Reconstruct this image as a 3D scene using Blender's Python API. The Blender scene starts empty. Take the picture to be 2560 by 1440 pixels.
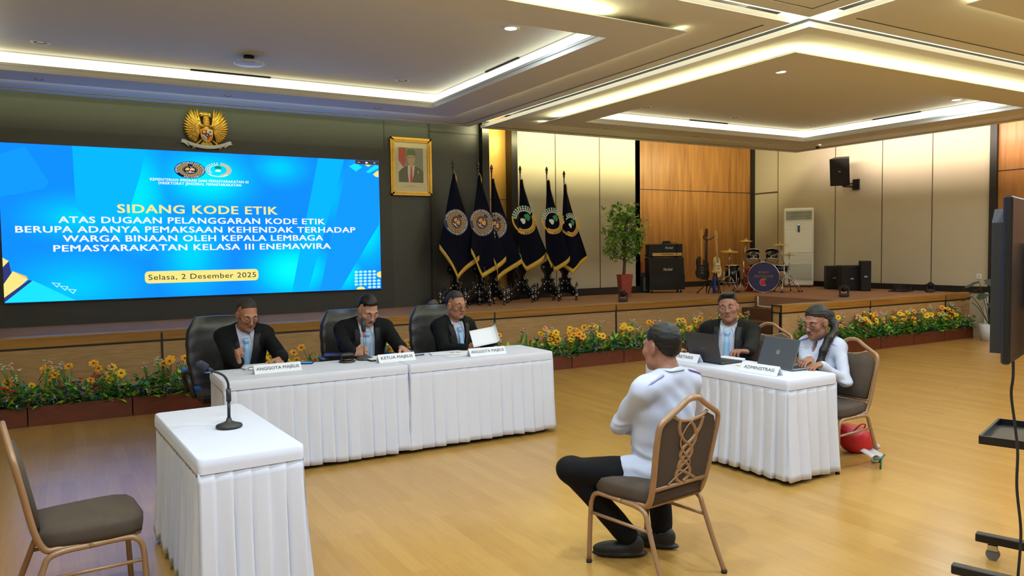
import bpy, bmesh, math, random, os
import numpy as np
from mathutils import Vector, Matrix, Euler, noise
import openvdb

# ------------------------------------------------------------------ camera
F = 1910.2
YAW, PITCH, ROLL = (math.radians(a) for a in (30.1656, 2.8357, 0.7585))
CAMZ = 1.70
SC = bpy.context.scene
COL = SC.collection
_f = Vector((math.sin(YAW) * math.cos(PITCH), math.cos(YAW) * math.cos(PITCH), -math.sin(PITCH)))
_r = Vector((math.cos(YAW), -math.sin(YAW), 0))
_d = _f.cross(_r)
CR = math.cos(ROLL) * _r + math.sin(ROLL) * _d
CD = -math.sin(ROLL) * _r + math.cos(ROLL) * _d
cam = bpy.data.cameras.new('camera')
cam.sensor_width = 36
cam.lens = F * 36 / 2560
cam.clip_start = 0.05
cam.clip_end = 100
camo = bpy.data.objects.new('camera', cam)
COL.objects.link(camo)
_m = Matrix((CR, -CD, -_f)).transposed().to_4x4()
_m.translation = (0, 0, CAMZ)
camo.matrix_world = _m
SC.camera = camo

# ------------------------------------------------------------------ exposure, world
SC.view_settings.view_transform = 'Standard'
SC.view_settings.look = 'None'
SC.view_settings.gamma = 1
SC.view_settings.use_curve_mapping = False
SC.view_settings.exposure = -0.36
W = bpy.data.worlds.new('world')
SC.world = W
W.use_nodes = True
W.node_tree.nodes['Background'].inputs[0].default_value = (0.9, 0.95, 1, 1)
W.node_tree.nodes['Background'].inputs[1].default_value = 0.02

WARM = (1.0, 0.95, 0.52)
COOL = (0.70, 0.85, 1.0)
H1 = 3.70                      # underside of the hanging ceiling fields
QUADS = [(5.93, 13.55, 4.74, 11.16), (-1.93, 5.69, 4.74, 11.10),
         (5.93, 13.55, -1.88, 4.55), (-1.93, 5.69, -1.88, 4.55)]

def area(name, loc, size, energy, color, direction=(0, 0, -1), spread=180):
    l = bpy.data.lights.new(name, 'AREA')
    l.shape = 'RECTANGLE'
    l.size, l.size_y = size
    l.energy = energy
    l.color = color
    l.spread = math.radians(spread)
    o = bpy.data.objects.new(name, l)
    COL.objects.link(o)
    o.location = loc
    d = Vector(direction).normalized()
    up = 'Y'
    o.rotation_euler = d.to_track_quat('-Z', up).to_euler()
    return o

def strip(name, p0, p1, w, energy, color, direction):
    """long thin LED strip from p0 to p1, shining along direction"""
    p0, p1 = Vector(p0), Vector(p1)
    l = bpy.data.lights.new(name, 'AREA')
    l.shape = 'RECTANGLE'
    l.size = (p1 - p0).length
    l.size_y = w
    l.energy = energy
    l.color = color
    o = bpy.data.objects.new(name, l)
    COL.objects.link(o)
    x = (p1 - p0).normalized()
    z = -Vector(direction).normalized()
    y = z.cross(x).normalized()
    z = x.cross(y)
    m = Matrix((x, y, z)).transposed().to_4x4()
    m.translation = (p0 + p1) / 2
    o.matrix_world = m
    return o

HR = 3.66                      # underside of the hanging rings
RINGS = [((6.44, 12.6, 5.32, 10.21), (6.99, 12.05, 5.91, 9.72)), ((-1.2, 4.95, 5.28, 10.19), (-.66, 4.41, 5.78, 9.68)),
         ((6.44, 12.6, -1.3, 3.62), (6.99, 12.05, -.75, 3.1)), ((-1.2, 4.95, -1.3, 3.62), (-.66, 4.41, -.75, 3.1))]
GLOW = 62.0                    # watts per metre of LED strip on the rings
for qi, ((x0, x1, y0, y1), _i) in enumerate(RINGS):
    zt, a = HR + 0.012, .02
    for k, (p, q, dr) in enumerate((((x0 + a, y0 + a), (x1 - a, y0 + a), (0, -.35, 1)), ((x0 + a, y1 - a), (x1 - a, y1 - a), (0, .35, 1)),
                       ((x0 + a, y0 + a), (x0 + a, y1 - a), (-.35, 0, 1)), ((x1 - a, y0 + a), (x1 - a, y1 - a), (.35, 0, 1)))):
        e, s0, s1 = GLOW, 0.0, 1.0
        if qi == 1: e, s1 = ((GLOW, .85), (GLOW * .3, 1), (GLOW, 1), (GLOW * .06, 1))[k]
        if qi == 0: e, s1 = ((GLOW, 1), (GLOW * .1, 1), (GLOW, .9), (GLOW * .2, 1))[k]
        if qi == 2: e = (GLOW, GLOW * .06, GLOW, GLOW)[k]; s0 = .08 if k == 2 else 0
        P = (p[0] + (q[0] - p[0]) * s0, p[1] + (q[1] - p[1]) * s0, zt)
        Q = (p[0] + (q[0] - p[0]) * s1, p[1] + (q[1] - p[1]) * s1, zt)
        if qi == 2 and k == 2: Q = (P[0], p[1] + (q[1] - p[1]) * .9, zt)
        strip('ring_cove_strip', P, Q, 0.03, e * math.dist(P, Q) / 2.2, WARM, dr)
# strips on top of the ceiling edge, washing the top of the walls
strip('wall_wash_strip', (6.1, 11.10, 3.80), (13.4, 11.10, 3.80), 0.04, 190, WARM, (0, 1, 0))
strip('wall_wash_strip', (13.49, -1.5, 3.80), (13.49, 11.0, 3.80), 0.04, 300, (1.0, 0.84, 0.72), (1, 0, 0))
strip('wall_wash_strip', (-1.9, 11.04, 3.80), (5.5, 11.04, 3.80), 0.04, 22, (0.90, 1.0, 0.55), (0, 1, 0))
# cool downlights over the hall (the lit ones in the ceiling panels)
for x in (-0.2, 1.9, 4.0):
    for y in (-0.6, 1.4, 3.0):
        area('hall_downlight', (x, y, 3.60), (0.12, 0.12), 50, COOL)
for x in (7.6, 9.8, 12.0):
    for y in (-0.6, 1.4, 3.0):
        area('hall_downlight', (x, y, 3.60), (0.12, 0.12), 50, COOL)

# ------------------------------------------------------------------ pixel -> world
def ray(px, py):
    return CR * ((px - 1280) / F) + CD * ((py - 720) / F) + _f

def at(px, py, z=None, Y=None, X=None):
    d = ray(px, py)
    if z is not None: t = (z - CAMZ) / d.z
    elif Y is not None: t = Y / d.y
    else: t = X / d.x
    return Vector((0, 0, CAMZ)) + d * t

# ------------------------------------------------------------------ helpers
def S(r, g, b):
    f = lambda c: (c / 12.92 if c <= .04045 else ((c + .055) / 1.055) ** 2.4)
    return tuple(f(c / 255) for c in (r, g, b))

MATS = {}
def mat(name, col=(.5, .5, .5), rough=.5, metal=0.0, emit=None, es=0, spec=.5, noise_amt=0, noise_scale=8, bump=0, bump_scale=60, coat=0, sheen=0, trans=0, stretch=(1, 1, 1)):
    if name in MATS: return MATS[name]
    m = bpy.data.materials.new(name)
    m.use_nodes = True
    nt = m.node_tree
    b = nt.nodes['Principled BSDF']
    b.inputs['Base Color'].default_value = (*col, 1)
    b.inputs['Roughness'].default_value = rough
    b.inputs['Metallic'].default_value = metal
    b.inputs['Specular IOR Level'].default_value = spec
    b.inputs['Coat Weight'].default_value = coat
    b.inputs['Sheen Weight'].default_value = sheen
    b.inputs['Transmission Weight'].default_value = trans
    if emit:
        b.inputs['Emission Color'].default_value = (*emit, 1)
        b.inputs['Emission Strength'].default_value = es
    if noise_amt or bump:
        tc = nt.nodes.new('ShaderNodeTexCoord')
        mp = nt.nodes.new('ShaderNodeMapping')
        mp.inputs['Scale'].default_value = stretch
        nt.links.new(tc.outputs['Object'], mp.inputs[0])
    if noise_amt:
        n = nt.nodes.new('ShaderNodeTexNoise')
        n.inputs['Scale'].default_value = noise_scale
        n.inputs['Detail'].default_value = 4
        nt.links.new(mp.outputs[0], n.inputs['Vector'])
        r = nt.nodes.new('ShaderNodeValToRGB')
        r.color_ramp.elements[0].position = .3
        r.color_ramp.elements[1].position = .7
        r.color_ramp.elements[0].color = (*[c * (1 - noise_amt) for c in col], 1)
        r.color_ramp.elements[1].color = (*[min(1, c * (1 + noise_amt)) for c in col], 1)
        nt.links.new(n.outputs['Fac'], r.inputs[0])
        nt.links.new(r.outputs[0], b.inputs['Base Color'])
    if bump:
        n = nt.nodes.new('ShaderNodeTexNoise')
        n.inputs['Scale'].default_value = bump_scale
        nt.links.new(mp.outputs[0], n.inputs['Vector'])
        bp = nt.nodes.new('ShaderNodeBump')
        bp.inputs['Strength'].default_value = bump
        bp.inputs['Distance'].default_value = .01
        nt.links.new(n.outputs['Fac'], bp.inputs['Height'])
        nt.links.new(bp.outputs[0], b.inputs['Normal'])
    MATS[name] = m
    return m

def rotz(a):
    return Matrix.Rotation(a, 3, 'Z')

class MB:
    """collects pieces into one mesh"""
    def __init__(s):
        s.v, s.f, s.m, s.s = [], [], [], []
    def add(s, vs, fs, mi=0, smooth=False, T=None):
        n = len(s.v)
        if T is not None: vs = [T @ Vector(p) for p in vs]
        s.v += [tuple(p) for p in vs]
        s.f += [tuple(i + n for i in f) for f in fs]
        s.m += [mi] * len(fs)
        s.s += [smooth] * len(fs)
        return s
    def box(s, c, d, mi=0, R=None, bev=0.0):
        c = Vector(c)
        hx, hy, hz = (k / 2 for k in d)
        R = R or Matrix.Identity(3)
        if bev <= 0:
            vs = [c + R @ Vector((x * hx, y * hy, z * hz)) for x in (-1, 1) for y in (-1, 1) for z in (-1, 1)]
            fs = [(0, 1, 3, 2), (4, 6, 7, 5), (0, 4, 5, 1), (2, 3, 7, 6), (0, 2, 6, 4), (1, 5, 7, 3)]
            return s.add(vs, fs, mi)
        b = min(bev, hx * .98, hy * .98, hz * .98)
        idx, vs = {}, []
        for x in (-1, 1):
            for y in (-1, 1):
                for z in (-1, 1):
                    for ax in range(3):
                        p = [x * hx, y * hy, z * hz]
                        for k in range(3):
                            if k != ax: p[k] -= (x, y, z)[k] * b
                        idx[(x, y, z, ax)] = len(vs)
                        vs.append(c + R @ Vector(p))
        fs = []
        for ax in range(3):
            o = [k for k in range(3) if k != ax]
            for sg in (-1, 1):
                q = []
                for a, bb in ((-1, -1), (1, -1), (1, 1), (-1, 1)):
                    t = [0, 0, 0]; t[ax] = sg; t[o[0]] = a; t[o[1]] = bb
                    q.append(idx[(*t, ax)])
                flip = (sg < 0) != (ax == 1)
                fs.append(tuple(reversed(q)) if flip else tuple(q))
        for ax in range(3):
            o = [k for k in range(3) if k != ax]
            for a in (-1, 1):
                for bb in (-1, 1):
                    q = []
                    for t_, ff in ((-1, o[0]), (1, o[0]), (1, o[1]), (-1, o[1])):
                        t = [0, 0, 0]; t[ax] = t_; t[o[0]] = a; t[o[1]] = bb
                        q.append(idx[(*t, ff)])
                    fs.append(tuple(q))
        for x in (-1, 1):
            for y in (-1, 1):
                for z in (-1, 1):
                    fs.append(tuple(idx[(x, y, z, k)] for k in range(3)))
        return s.add(vs, fs, mi)
    def cyl(s, p0, p1, r0, r1=None, n=16, mi=0, caps=True, smooth=True):
        return s.tube([p0, p1], [r0, r0 if r1 is None else r1], n, mi, caps, smooth)
    def tube(s, pts, r, n=8, mi=0, caps=True, smooth=True, closed=False, flat=None, up=None):
        pts = [Vector(p) for p in pts]
        k = len(pts)
        rs = r if isinstance(r, (list, tuple)) else [r] * k
        tg = []
        for i in range(k):
            if closed: t = pts[(i + 1) % k] - pts[i - 1]
            else: t = pts[min(i + 1, k - 1)] - pts[max(i - 1, 0)]
            tg.append(t.normalized())
        u = Vector(up) if up else tg[0].orthogonal()
        vs = []
        for i in range(k):
            u = u - tg[i] * u.dot(tg[i])
            if u.length < 1e-6: u = tg[i].orthogonal()
            u.normalize()
            w = tg[i].cross(u)
            for j in range(n):
                a = 2 * math.pi * (j + .5) / n
                ca, sa = math.cos(a), math.sin(a)
                if flat:
                    vs.append(pts[i] + u * ca * rs[i] * flat[0] + w * sa * rs[i] * flat[1])
                else:
                    vs.append(pts[i] + u * ca * rs[i] + w * sa * rs[i])
        fs = []
        for i in range(k if closed else k - 1):
            i2 = (i + 1) % k
            for j in range(n):
                j2 = (j + 1) % n
                fs.append((i * n + j, i * n + j2, i2 * n + j2, i2 * n + j))
        s.add(vs, fs, mi, smooth)
        if caps and not closed:
            b = len(s.v) - len(vs)
            s.f += [tuple(b + j for j in reversed(range(n))), tuple(b + (k - 1) * n + j for j in range(n))]
            s.m += [mi, mi]
            s.s += [False, False]
        return s
    def lathe(s, prof, c=(0, 0, 0), n=20, mi=0, R=None, smooth=True):
        c = Vector(c)
        R = R or Matrix.Identity(3)
        vs = []
        for r, z in prof:
            for j in range(n):
                a = 2 * math.pi * j / n
                vs.append(c + R @ Vector((r * math.cos(a), r * math.sin(a), z)))
        fs = []
        for i in range(len(prof) - 1):
            for j in range(n):
                j2 = (j + 1) % n
                fs.append((i * n + j, i * n + j2, (i + 1) * n + j2, (i + 1) * n + j))
        fs.append(tuple(reversed(range(n))))
        fs.append(tuple((len(prof) - 1) * n + j for j in range(n)))
        return s.add(vs, fs, mi, smooth)
    def ell(s, c, r, n=12, mi=0, R=None):
        if not isinstance(r, (tuple, list)): r = (r, r, r)
        c = Vector(c)
        R = R or Matrix.Identity(3)
        m = max(4, n // 2)
        vs = []
        for i in range(1, m):
            t = math.pi * i / m
            for j in range(n):
                a = 2 * math.pi * j / n
                vs.append(c + R @ Vector((r[0] * math.sin(t) * math.cos(a), r[1] * math.sin(t) * math.sin(a), r[2] * math.cos(t))))
        vs += [c + R @ Vector((0, 0, r[2])), c - R @ Vector((0, 0, r[2]))]
        N = len(vs)
        fs = []
        for i in range(m - 2):
            for j in range(n):
                j2 = (j + 1) % n
                fs.append((i * n + j, (i + 1) * n + j, (i + 1) * n + j2, i * n + j2))
        for j in range(n):
            j2 = (j + 1) % n
            fs.append((N - 2, j, j2))
            fs.append((N - 1, (m - 2) * n + j2, (m - 2) * n + j))
        return s.add(vs, fs, mi, True)
    def prism(s, poly, o, ux, uy, depth, mi=0, mi_side=None):
        """polygon (2d) in the plane o+ux,uy, extruded by depth along ux x uy"""
        o, ux, uy = Vector(o), Vector(ux), Vector(uy)
        nz = ux.cross(uy).normalized()
        n = len(poly)
        vs = [o + ux * a + uy * b for a, b in poly] + [o + ux * a + uy * b + nz * depth for a, b in poly]
        s.add(vs, [tuple(reversed(range(n))), tuple(range(n, 2 * n))], mi)
        b = len(s.v) - 2 * n
        ms = mi if mi_side is None else mi_side
        for i in range(n):
            j = (i + 1) % n
            s.f.append((b + i, b + j, b + n + j, b + n + i)); s.m.append(ms); s.s.append(False)
        return s
    def grid(s, fn, nu, nv, mi=0, closeu=False, smooth=True):
        vs = [fn(u / nu, v / nv) for v in range(nv + 1) for u in range(nu if closeu else nu + 1)]
        w = nu if closeu else nu + 1
        fs = []
        for v in range(nv):
            for u in range(nu):
                u2 = (u + 1) % w
                fs.append((v * w + u, v * w + u2, (v + 1) * w + u2, (v + 1) * w + u))
        return s.add(vs, fs, mi, smooth)
    def text(s, st, h, fn, mi=0, width=None, bold=0.0, shear=0.0, align='C', space=1.0):
        vs, fs = text_mesh(st, 0, shear, space)
        if not vs: return s
        if bold > 0:                                   # heavier weight: the same letters, shifted by hairs
            e, v0, f0 = bold * .85, vs, fs
            vs, fs = [], []
            for dx, dy in ((-e, -e * .6), (e, -e * .6), (e, e * .6), (-e, e * .6)):
                n = len(vs)
                vs = vs + [(x + dx, y + dy) for x, y in v0]
                fs = fs + [tuple(i + n for i in q) for q in f0]
        xs = [p[0] for p in vs]
        x0, x1 = min(xs), max(xs)
        k = h / 0.73
        kx = k if width is None else width / (x1 - x0)
        ox = {'C': (x0 + x1) / 2, 'L': x0, 'R': x1}[align]
        return s.add([fn((x - ox) * kx, y * k) for x, y in vs], fs, mi)
    def arc_text(s, st, h, r, a0, a1, fn, mi=0, bold=0.02, inside=False):
        """letters on a circle of radius r between angles a0..a1; fn maps 2d to 3d"""
        ws = [glyph_width(c, bold) for c in st]
        tot = sum(ws)
        acc = 0
        k = h / 0.73
        for c, w in zip(st, ws):
            t = (acc + w / 2) / tot
            acc += w
            if c == ' ': continue
            a = a0 + (a1 - a0) * t
            kx = abs(a1 - a0) * r / tot
            vs, fs = text_mesh(c, 0, 0, 1)
            vs, fs = vs + [(x + bold, y) for x, y in vs], fs + [tuple(i + len(vs) for i in q) for q in fs]
            mid = (min(p[0] for p in vs) + max(p[0] for p in vs)) / 2
            rd = Vector((math.cos(a), math.sin(a)))
            tn = Vector((math.sin(a), -math.cos(a)))
            if inside: rd, tn = -rd, -tn
            base = Vector((math.cos(a), math.sin(a))) * (r + (h if inside else 0))
            out = []
            for x, y in vs:
                p = base + tn * ((x - mid) * kx) + rd * (y * k)
                out.append(fn(p.x, p.y))
            s.add(out, fs, mi)
        return s
    def build(s, name, mats, parent=None, loc=None, rz=0):
        me = bpy.data.meshes.new(name)
        me.from_pydata(s.v, [], s.f)
        for m in (mats if isinstance(mats, (list, tuple)) else [mats]):
            me.materials.append(m)
        me.polygons.foreach_set('material_index', s.m)
        me.polygons.foreach_set('use_smooth', s.s)
        me.update()
        o = bpy.data.objects.new(name, me)
        COL.objects.link(o)
        if parent: o.parent = parent
        if loc is not None: o.location = loc
        if rz: o.rotation_euler.z = rz
        return o

_TX = {}
def text_mesh(st, bold=0.0, shear=0.0, space=1.0):
    key = (st, bold, shear, space)
    if key in _TX: return _TX[key]
    c = bpy.data.curves.new('t', 'FONT')
    c.body = st
    c.size = 1
    c.offset = bold
    c.shear = shear
    c.resolution_u = 3
    c.space_character = space
    o = bpy.data.objects.new('t', c)
    COL.objects.link(o)
    dg = bpy.context.evaluated_depsgraph_get()
    me = bpy.data.meshes.new_from_object(o.evaluated_get(dg))
    vs = [(v.co.x, v.co.y) for v in me.vertices]
    fs = [tuple(p.vertices) for p in me.polygons]
    bpy.data.objects.remove(o)
    bpy.data.curves.remove(c)
    bpy.data.meshes.remove(me)
    _TX[key] = (vs, fs)
    return vs, fs

_GW = {}
def glyph_width(c, bold=0.0):
    if c not in _GW:
        def w(t):
            v = text_mesh(t)[0]
            return max(p[0] for p in v) - min(p[0] for p in v)
        _GW[c] = w('H' + c + 'H') - w('HH')
    return _GW[c]

def plane_fn(o, ux, uy):
    o, ux, uy = Vector(o), Vector(ux), Vector(uy)
    return lambda x, y: o + ux * x + uy * y

def tag(o, label, cat, group=None, kind=None):
    o['label'] = label
    o['category'] = cat
    if group: o['group'] = group
    if kind: o['kind'] = kind
    return o

def thing(name, label, cat, loc=(0, 0, 0), rz=0, group=None):
    o = bpy.data.objects.new(name, None)
    COL.objects.link(o)
    o.empty_display_size = .1
    o.location = loc
    o.rotation_euler.z = rz
    return tag(o, label, cat, group)

def struct(name, mb, mats, label=None):
    o = mb.build(name, mats)
    o['kind'] = 'structure'
    if label: o['label'] = label
    return o

def dup(root, loc, rz, label, group=None):
    r = root.copy()
    COL.objects.link(r)
    r.location = loc
    r.rotation_euler.z = rz
    r['label'] = label
    if group: r['group'] = group
    for ch in list(root.children):
        c = ch.copy()
        COL.objects.link(c)
        c.parent = r
        for g in list(ch.children):
            d = g.copy()
            COL.objects.link(d)
            d.parent = c
    return r

def arc(c, r, a0, a1, n):
    return [(c[0] + r * math.cos(a0 + (a1 - a0) * i / n), c[1] + r * math.sin(a0 + (a1 - a0) * i / n)) for i in range(n + 1)]

def rrect(w, h, r, n=4):
    out = []
    for cx, cy, a in ((w / 2 - r, h / 2 - r, 0), (-w / 2 + r, h / 2 - r, .5), (-w / 2 + r, -h / 2 + r, 1), (w / 2 - r, -h / 2 + r, 1.5)):
        out += arc((cx, cy), r, a * math.pi, (a + .5) * math.pi, n)
    return out

def bez(pts, n=12):
    """Catmull-Rom through points"""
    P = [Vector(p) for p in pts]
    P = [P[0] * 2 - P[1]] + P + [P[-1] * 2 - P[-2]]
    out = []
    for i in range(1, len(P) - 2):
        for k in range(n):
            t = k / n
            a, b, c, d = P[i - 1], P[i], P[i + 1], P[i + 2]
            out.append(.5 * ((2 * b) + (c - a) * t + (2 * a - 5 * b + 4 * c - d) * t * t + (3 * b - a - 3 * c + d) * t ** 3))
    out.append(P[-2])
    return out
# ------------------------------------------------------------------ room materials
def tex_mat(name, fn, rough=.5, coat=0, spec=.5):
    m = bpy.data.materials.new(name)
    m.use_nodes = True
    nt = m.node_tree
    b = nt.nodes['Principled BSDF']
    b.inputs['Roughness'].default_value = rough
    b.inputs['Coat Weight'].default_value = coat
    b.inputs['Specular IOR Level'].default_value = spec
    tc = nt.nodes.new('ShaderNodeTexCoord')
    fn(nt, b, tc.outputs['Object'], nt.nodes.new, nt.links.new)
    MATS[name] = m
    return m

def ramp(nt, fac, stops):
    r = nt.nodes.new('ShaderNodeValToRGB')
    e = r.color_ramp.elements
    while len(e) < len(stops): e.new(.5)
    for k, (p, c) in enumerate(stops):
        e[k].position = p
        e[k].color = (*c, 1)
    nt.links.new(fac, r.inputs[0])
    return r.outputs[0]

def floor_nodes(nt, b, co, N, L):
    mp = N('ShaderNodeMapping')
    mp.inputs['Rotation'].default_value = (0, 0, math.pi / 2)
    L(co, mp.inputs[0])
    br = N('ShaderNodeTexBrick')
    br.offset = .37
    br.inputs['Color1'].default_value = (*S(186, 145, 76), 1)
    br.inputs['Color2'].default_value = (*S(177, 135, 67), 1)
    br.inputs['Mortar'].default_value = (*S(176, 130, 64), 1)
    br.inputs['Scale'].default_value = 1
    br.inputs['Mortar Size'].default_value = .0012
    br.inputs['Brick Width'].default_value = 1.1
    br.inputs['Row Height'].default_value = .095
    L(mp.outputs[0], br.inputs['Vector'])
    mp2 = N('ShaderNodeMapping')
    mp2.inputs['Scale'].default_value = (14, 1.1, 1)
    L(co, mp2.inputs[0])
    n = N('ShaderNodeTexNoise')
    n.inputs['Scale'].default_value = 3
    n.inputs['Detail'].default_value = 5
    L(mp2.outputs[0], n.inputs['Vector'])
    g = ramp(nt, n.outputs['Fac'], [(.3, (.92, .91, .89)), (.7, (1.04, 1.03, 1.02))])
    mx = N('ShaderNodeMix')
    mx.data_type = 'RGBA'
    mx.blend_type = 'MULTIPLY'
    mx.inputs[0].default_value = .8
    L(br.outputs['Color'], mx.inputs[6])
    L(g, mx.inputs[7])
    L(mx.outputs[2], b.inputs['Base Color'])
    n2 = N('ShaderNodeTexNoise')
    n2.inputs['Scale'].default_value = 1.3
    L(co, n2.inputs['Vector'])
    mr = N('ShaderNodeMapRange')
    mr.inputs[3].default_value = .20
    mr.inputs[4].default_value = .30
    L(n2.outputs['Fac'], mr.inputs[0])
    L(mr.outputs[0], b.inputs['Roughness'])

M_FLOOR = tex_mat('hall_floor_wood', floor_nodes, .25, 0, .5)

def wood_nodes(c1, c2, stretch, scale=2.2):
    def fn(nt, b, co, N, L):
        mp = N('ShaderNodeMapping')
        mp.inputs['Scale'].default_value = stretch
        L(co, mp.inputs[0])
        n = N('ShaderNodeTexNoise')
        n.inputs['Scale'].default_value = scale
        n.inputs['Detail'].default_value = 6
        n.inputs['Distortion'].default_value = .6
        L(mp.outputs[0], n.inputs['Vector'])
        L(ramp(nt, n.outputs['Fac'], [(.3, c1), (.72, c2)]), b.inputs['Base Color'])
    return fn

M_WALLWOOD = tex_mat('wall_wood_veneer', wood_nodes(S(136, 88, 42), S(180, 126, 66), (5, 5, .35)), .38)
M_BANDWOOD = tex_mat('stage_band_wood', wood_nodes(S(140, 96, 36), S(176, 128, 58), (.5, 4, 14)), .35)

def weave_nodes(c1, c2):
    def fn(nt, b, co, N, L):
        mp = N('ShaderNodeMapping')
        mp.inputs['Scale'].default_value = (3, 3, 60)
        L(co, mp.inputs[0])
        n = N('ShaderNodeTexNoise')
        n.inputs['Scale'].default_value = 2.2
        n.inputs['Detail'].default_value = 3
        L(mp.outputs[0], n.inputs['Vector'])
        L(ramp(nt, n.outputs['Fac'], [(.35, c1), (.65, c2)]), b.inputs['Base Color'])
        bp = N('ShaderNodeBump')
        bp.inputs['Strength'].default_value = .4
        bp.inputs['Distance'].default_value = .006
        L(n.outputs['Fac'], bp.inputs['Height'])
        L(bp.outputs[0], b.inputs['Normal'])
    return fn
M_WEAVE = tex_mat('stage_front_weave', weave_nodes(S(164, 130, 84), S(184, 150, 102)), .7, 0, .3)
M_CEIL = mat('ceiling_plaster', S(220, 220, 212), .85, spec=.2)
M_DARKWALL = mat('screen_wall_laminate', S(62, 62, 58), .42, spec=.35)
M_BEIGE = mat('wall_fabric_panel', S(192, 181, 158), .85, spec=.2, bump=.15, bump_scale=300)
M_BLACK = mat('black_trim', S(26, 24, 22), .5)
M_DARKMETAL = mat('dark_bronze_trim', S(44, 42, 38), .3, .6)
M_JOINT = mat('panel_joint_dark', S(80, 68, 48), .7)
M_CARPET = mat('stage_carpet', S(150, 112, 88), .95, spec=.1, noise_amt=.12, noise_scale=120, bump=.3, bump_scale=400)
M_STEP = mat('step_carpet_dark', S(98, 68, 48), .95, spec=.1, noise_amt=.1, noise_scale=100)
M_NOSE = mat('stage_nosing', S(176, 140, 92), .25, 0)
M_NICHEGLOW = mat('niche_wood_glow_tone', S(200, 150, 62), .35, .2)  # lit wood panel of the niche, orange glow put into the colour
M_LED = mat('cove_led_diffuser', (1, 1, 1), .5, emit=(1.0, 0.95, 0.70), es=2.3)
M_CHAN = mat('channel_led_diffuser', (1, 1, 1), .5, emit=(1.0, 0.95, 0.72), es=2.6)
M_VENT = mat('vent_black', S(22, 22, 20), .6)

XR, YS, YB, YW, HT = 14.5, 11.58, 12.1, 13.2, 4.3    # right wall, screen wall, fabric wall, wood wall, slab height
XL, YN = -4.5, -5.0
# floor
struct('floor', MB().box(((XL + XR) / 2, 4, -.1), (XR - XL + 1, 19, .2)), M_FLOOR)
struct('ceiling', MB().box(((XL + XR) / 2, 4, HT + .05), (XR - XL + 1, 19, .1)), M_CEIL, 'upper ceiling slab')
# walls
b = MB()
b.box(((XL + 6.12) / 2, YS + .1, HT / 2), (6.12 - XL, .2, HT))
struct('wall_back', b, M_DARKWALL)
b = MB()
xs = at(980, 500, Y=YS - .04).x
b.box(((XL + xs) / 2, YS - .02, (0.8 + 3.325) / 2), (xs - XL, .045, 3.325 - .8))
struct('trim_1', b, mat('screen_surround', S(54, 54, 52), .45, spec=.35))
b = MB()
xa = at(1075, 400, Y=YS - .01).x
b.box((xa, YS - .003, (3.52 + HT) / 2), (.03, .012, HT - 3.52))
b.box((xa, YS - .003, 1.7), (.03, .012, 1.8))
b.box(((xa + 6.12) / 2, YS - .003, at(1130, 332, Y=YS).z), (6.12 - xa, .012, .025))
b.box((4.42, YS - .003, 3.6), (.012, .008, .6))
struct('trim_2', b, M_BLACK)
# niche between two dark posts; its orange glow is painted on, no lamp inside
b = MB()
b.box((6.19, YS + .06, HT / 2 + .4), (.13, .34, HT - .8))
b.box((7.02, YB - .07, HT / 2 + .4), (.12, .22, HT - .8))
struct('trim_3', b, M_DARKMETAL)
b = MB()
b.box((6.6, YB + .1, HT / 2 + .4), (1.0, .1, HT - .8))
struct('wall_niche', b, M_NICHEGLOW)
b = MB()
b.box((6.6, YB + .045, 2.62), (.8, .012, .012))
struct('trim_4', b, M_JOINT)
# beige fabric wall, wood wall, right wall
x16 = at(1600, 500, Y=YB).x
b = MB()
b.box(((6.98 + x16) / 2, YB + .06, HT / 2 + .4), (x16 - 6.98, .12, HT - .8))
b.box((x16 - .06, (YB + YW) / 2, HT / 2 + .4), (.12, YW - YB, HT - .8))
struct('wall_fabric', b, M_BEIGE)
b = MB()
for px in (1389, 1499):
    b.box((at(px, 480, Y=YB).x, YB - .002, 2.5), (.014, .008, 3.3))
struct('trim_5', b, M_JOINT)
struct('wall_wood', MB().box(((x16 + XR) / 2, YW + .05, HT / 2), (XR - x16 + .4, .1, HT)), M_WALLWOOD)
b = MB()
b.box(((x16 + XR) / 2, YW - .004, at(1740, 478, Y=YW).z), (XR - x16, .01, .012))
b.box((XR - .05, YW - .03, 2.5), (.1, .06, 3.4))
struct('trim_6', b, M_BLACK)
yk = at(2480, 500, X=XR).y
struct('wall_right', MB().box((XR + .1, (yk + YW) / 2, HT / 2), (.2, YW - yk, HT)), M_BEIGE)
struct('wall_right_wood', MB().box((XR + .1, (YN + yk) / 2, HT / 2), (.2, yk - YN, HT)), M_WALLWOOD)
b = MB()
for px in (1945, 2088, 2205, 2330):
    b.box((XR - .002, at(px, 540, X=XR).y, 2.4), (.008, .014, 3.3))
y0_, y1_ = at(1945, 480, X=XR).y, YW
b.box((XR - .002, (y0_ + y1_) / 2, at(1910, 483, X=XR).z), (.02, y1_ - y0_, .03))
struct('trim_7', b, M_JOINT)
b = MB()
b.box((XR - .02, yk - .04, HT / 2), (.08, .12, HT))
b.box((XR - .003, yk - .6, at(2520, 425, X=XR).z), (.012, 1.1, .012))
struct('trim_8', b, M_BLACK)
b = MB()
b.box((XR - .01, (yk + YW) / 2, .86), (.03, YW - yk, .12))
b.box(((x16 + XR) / 2, YW - .01, .86), (XR - x16, .03, .12))
b.box(((7.05 + x16) / 2, YB - .01, .87), (x16 - 7.05 + .03, .03, .14))
struct('baseboard_stage', b, M_BLACK)
struct('wall_left', MB().box((XL - .1, 4, HT / 2), (.2, 19, HT)), M_BEIGE)
struct('wall_front', MB().box(((XL + XR) / 2, YN - .1, HT / 2), (XR - XL, .2, HT)), M_BEIGE)

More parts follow.
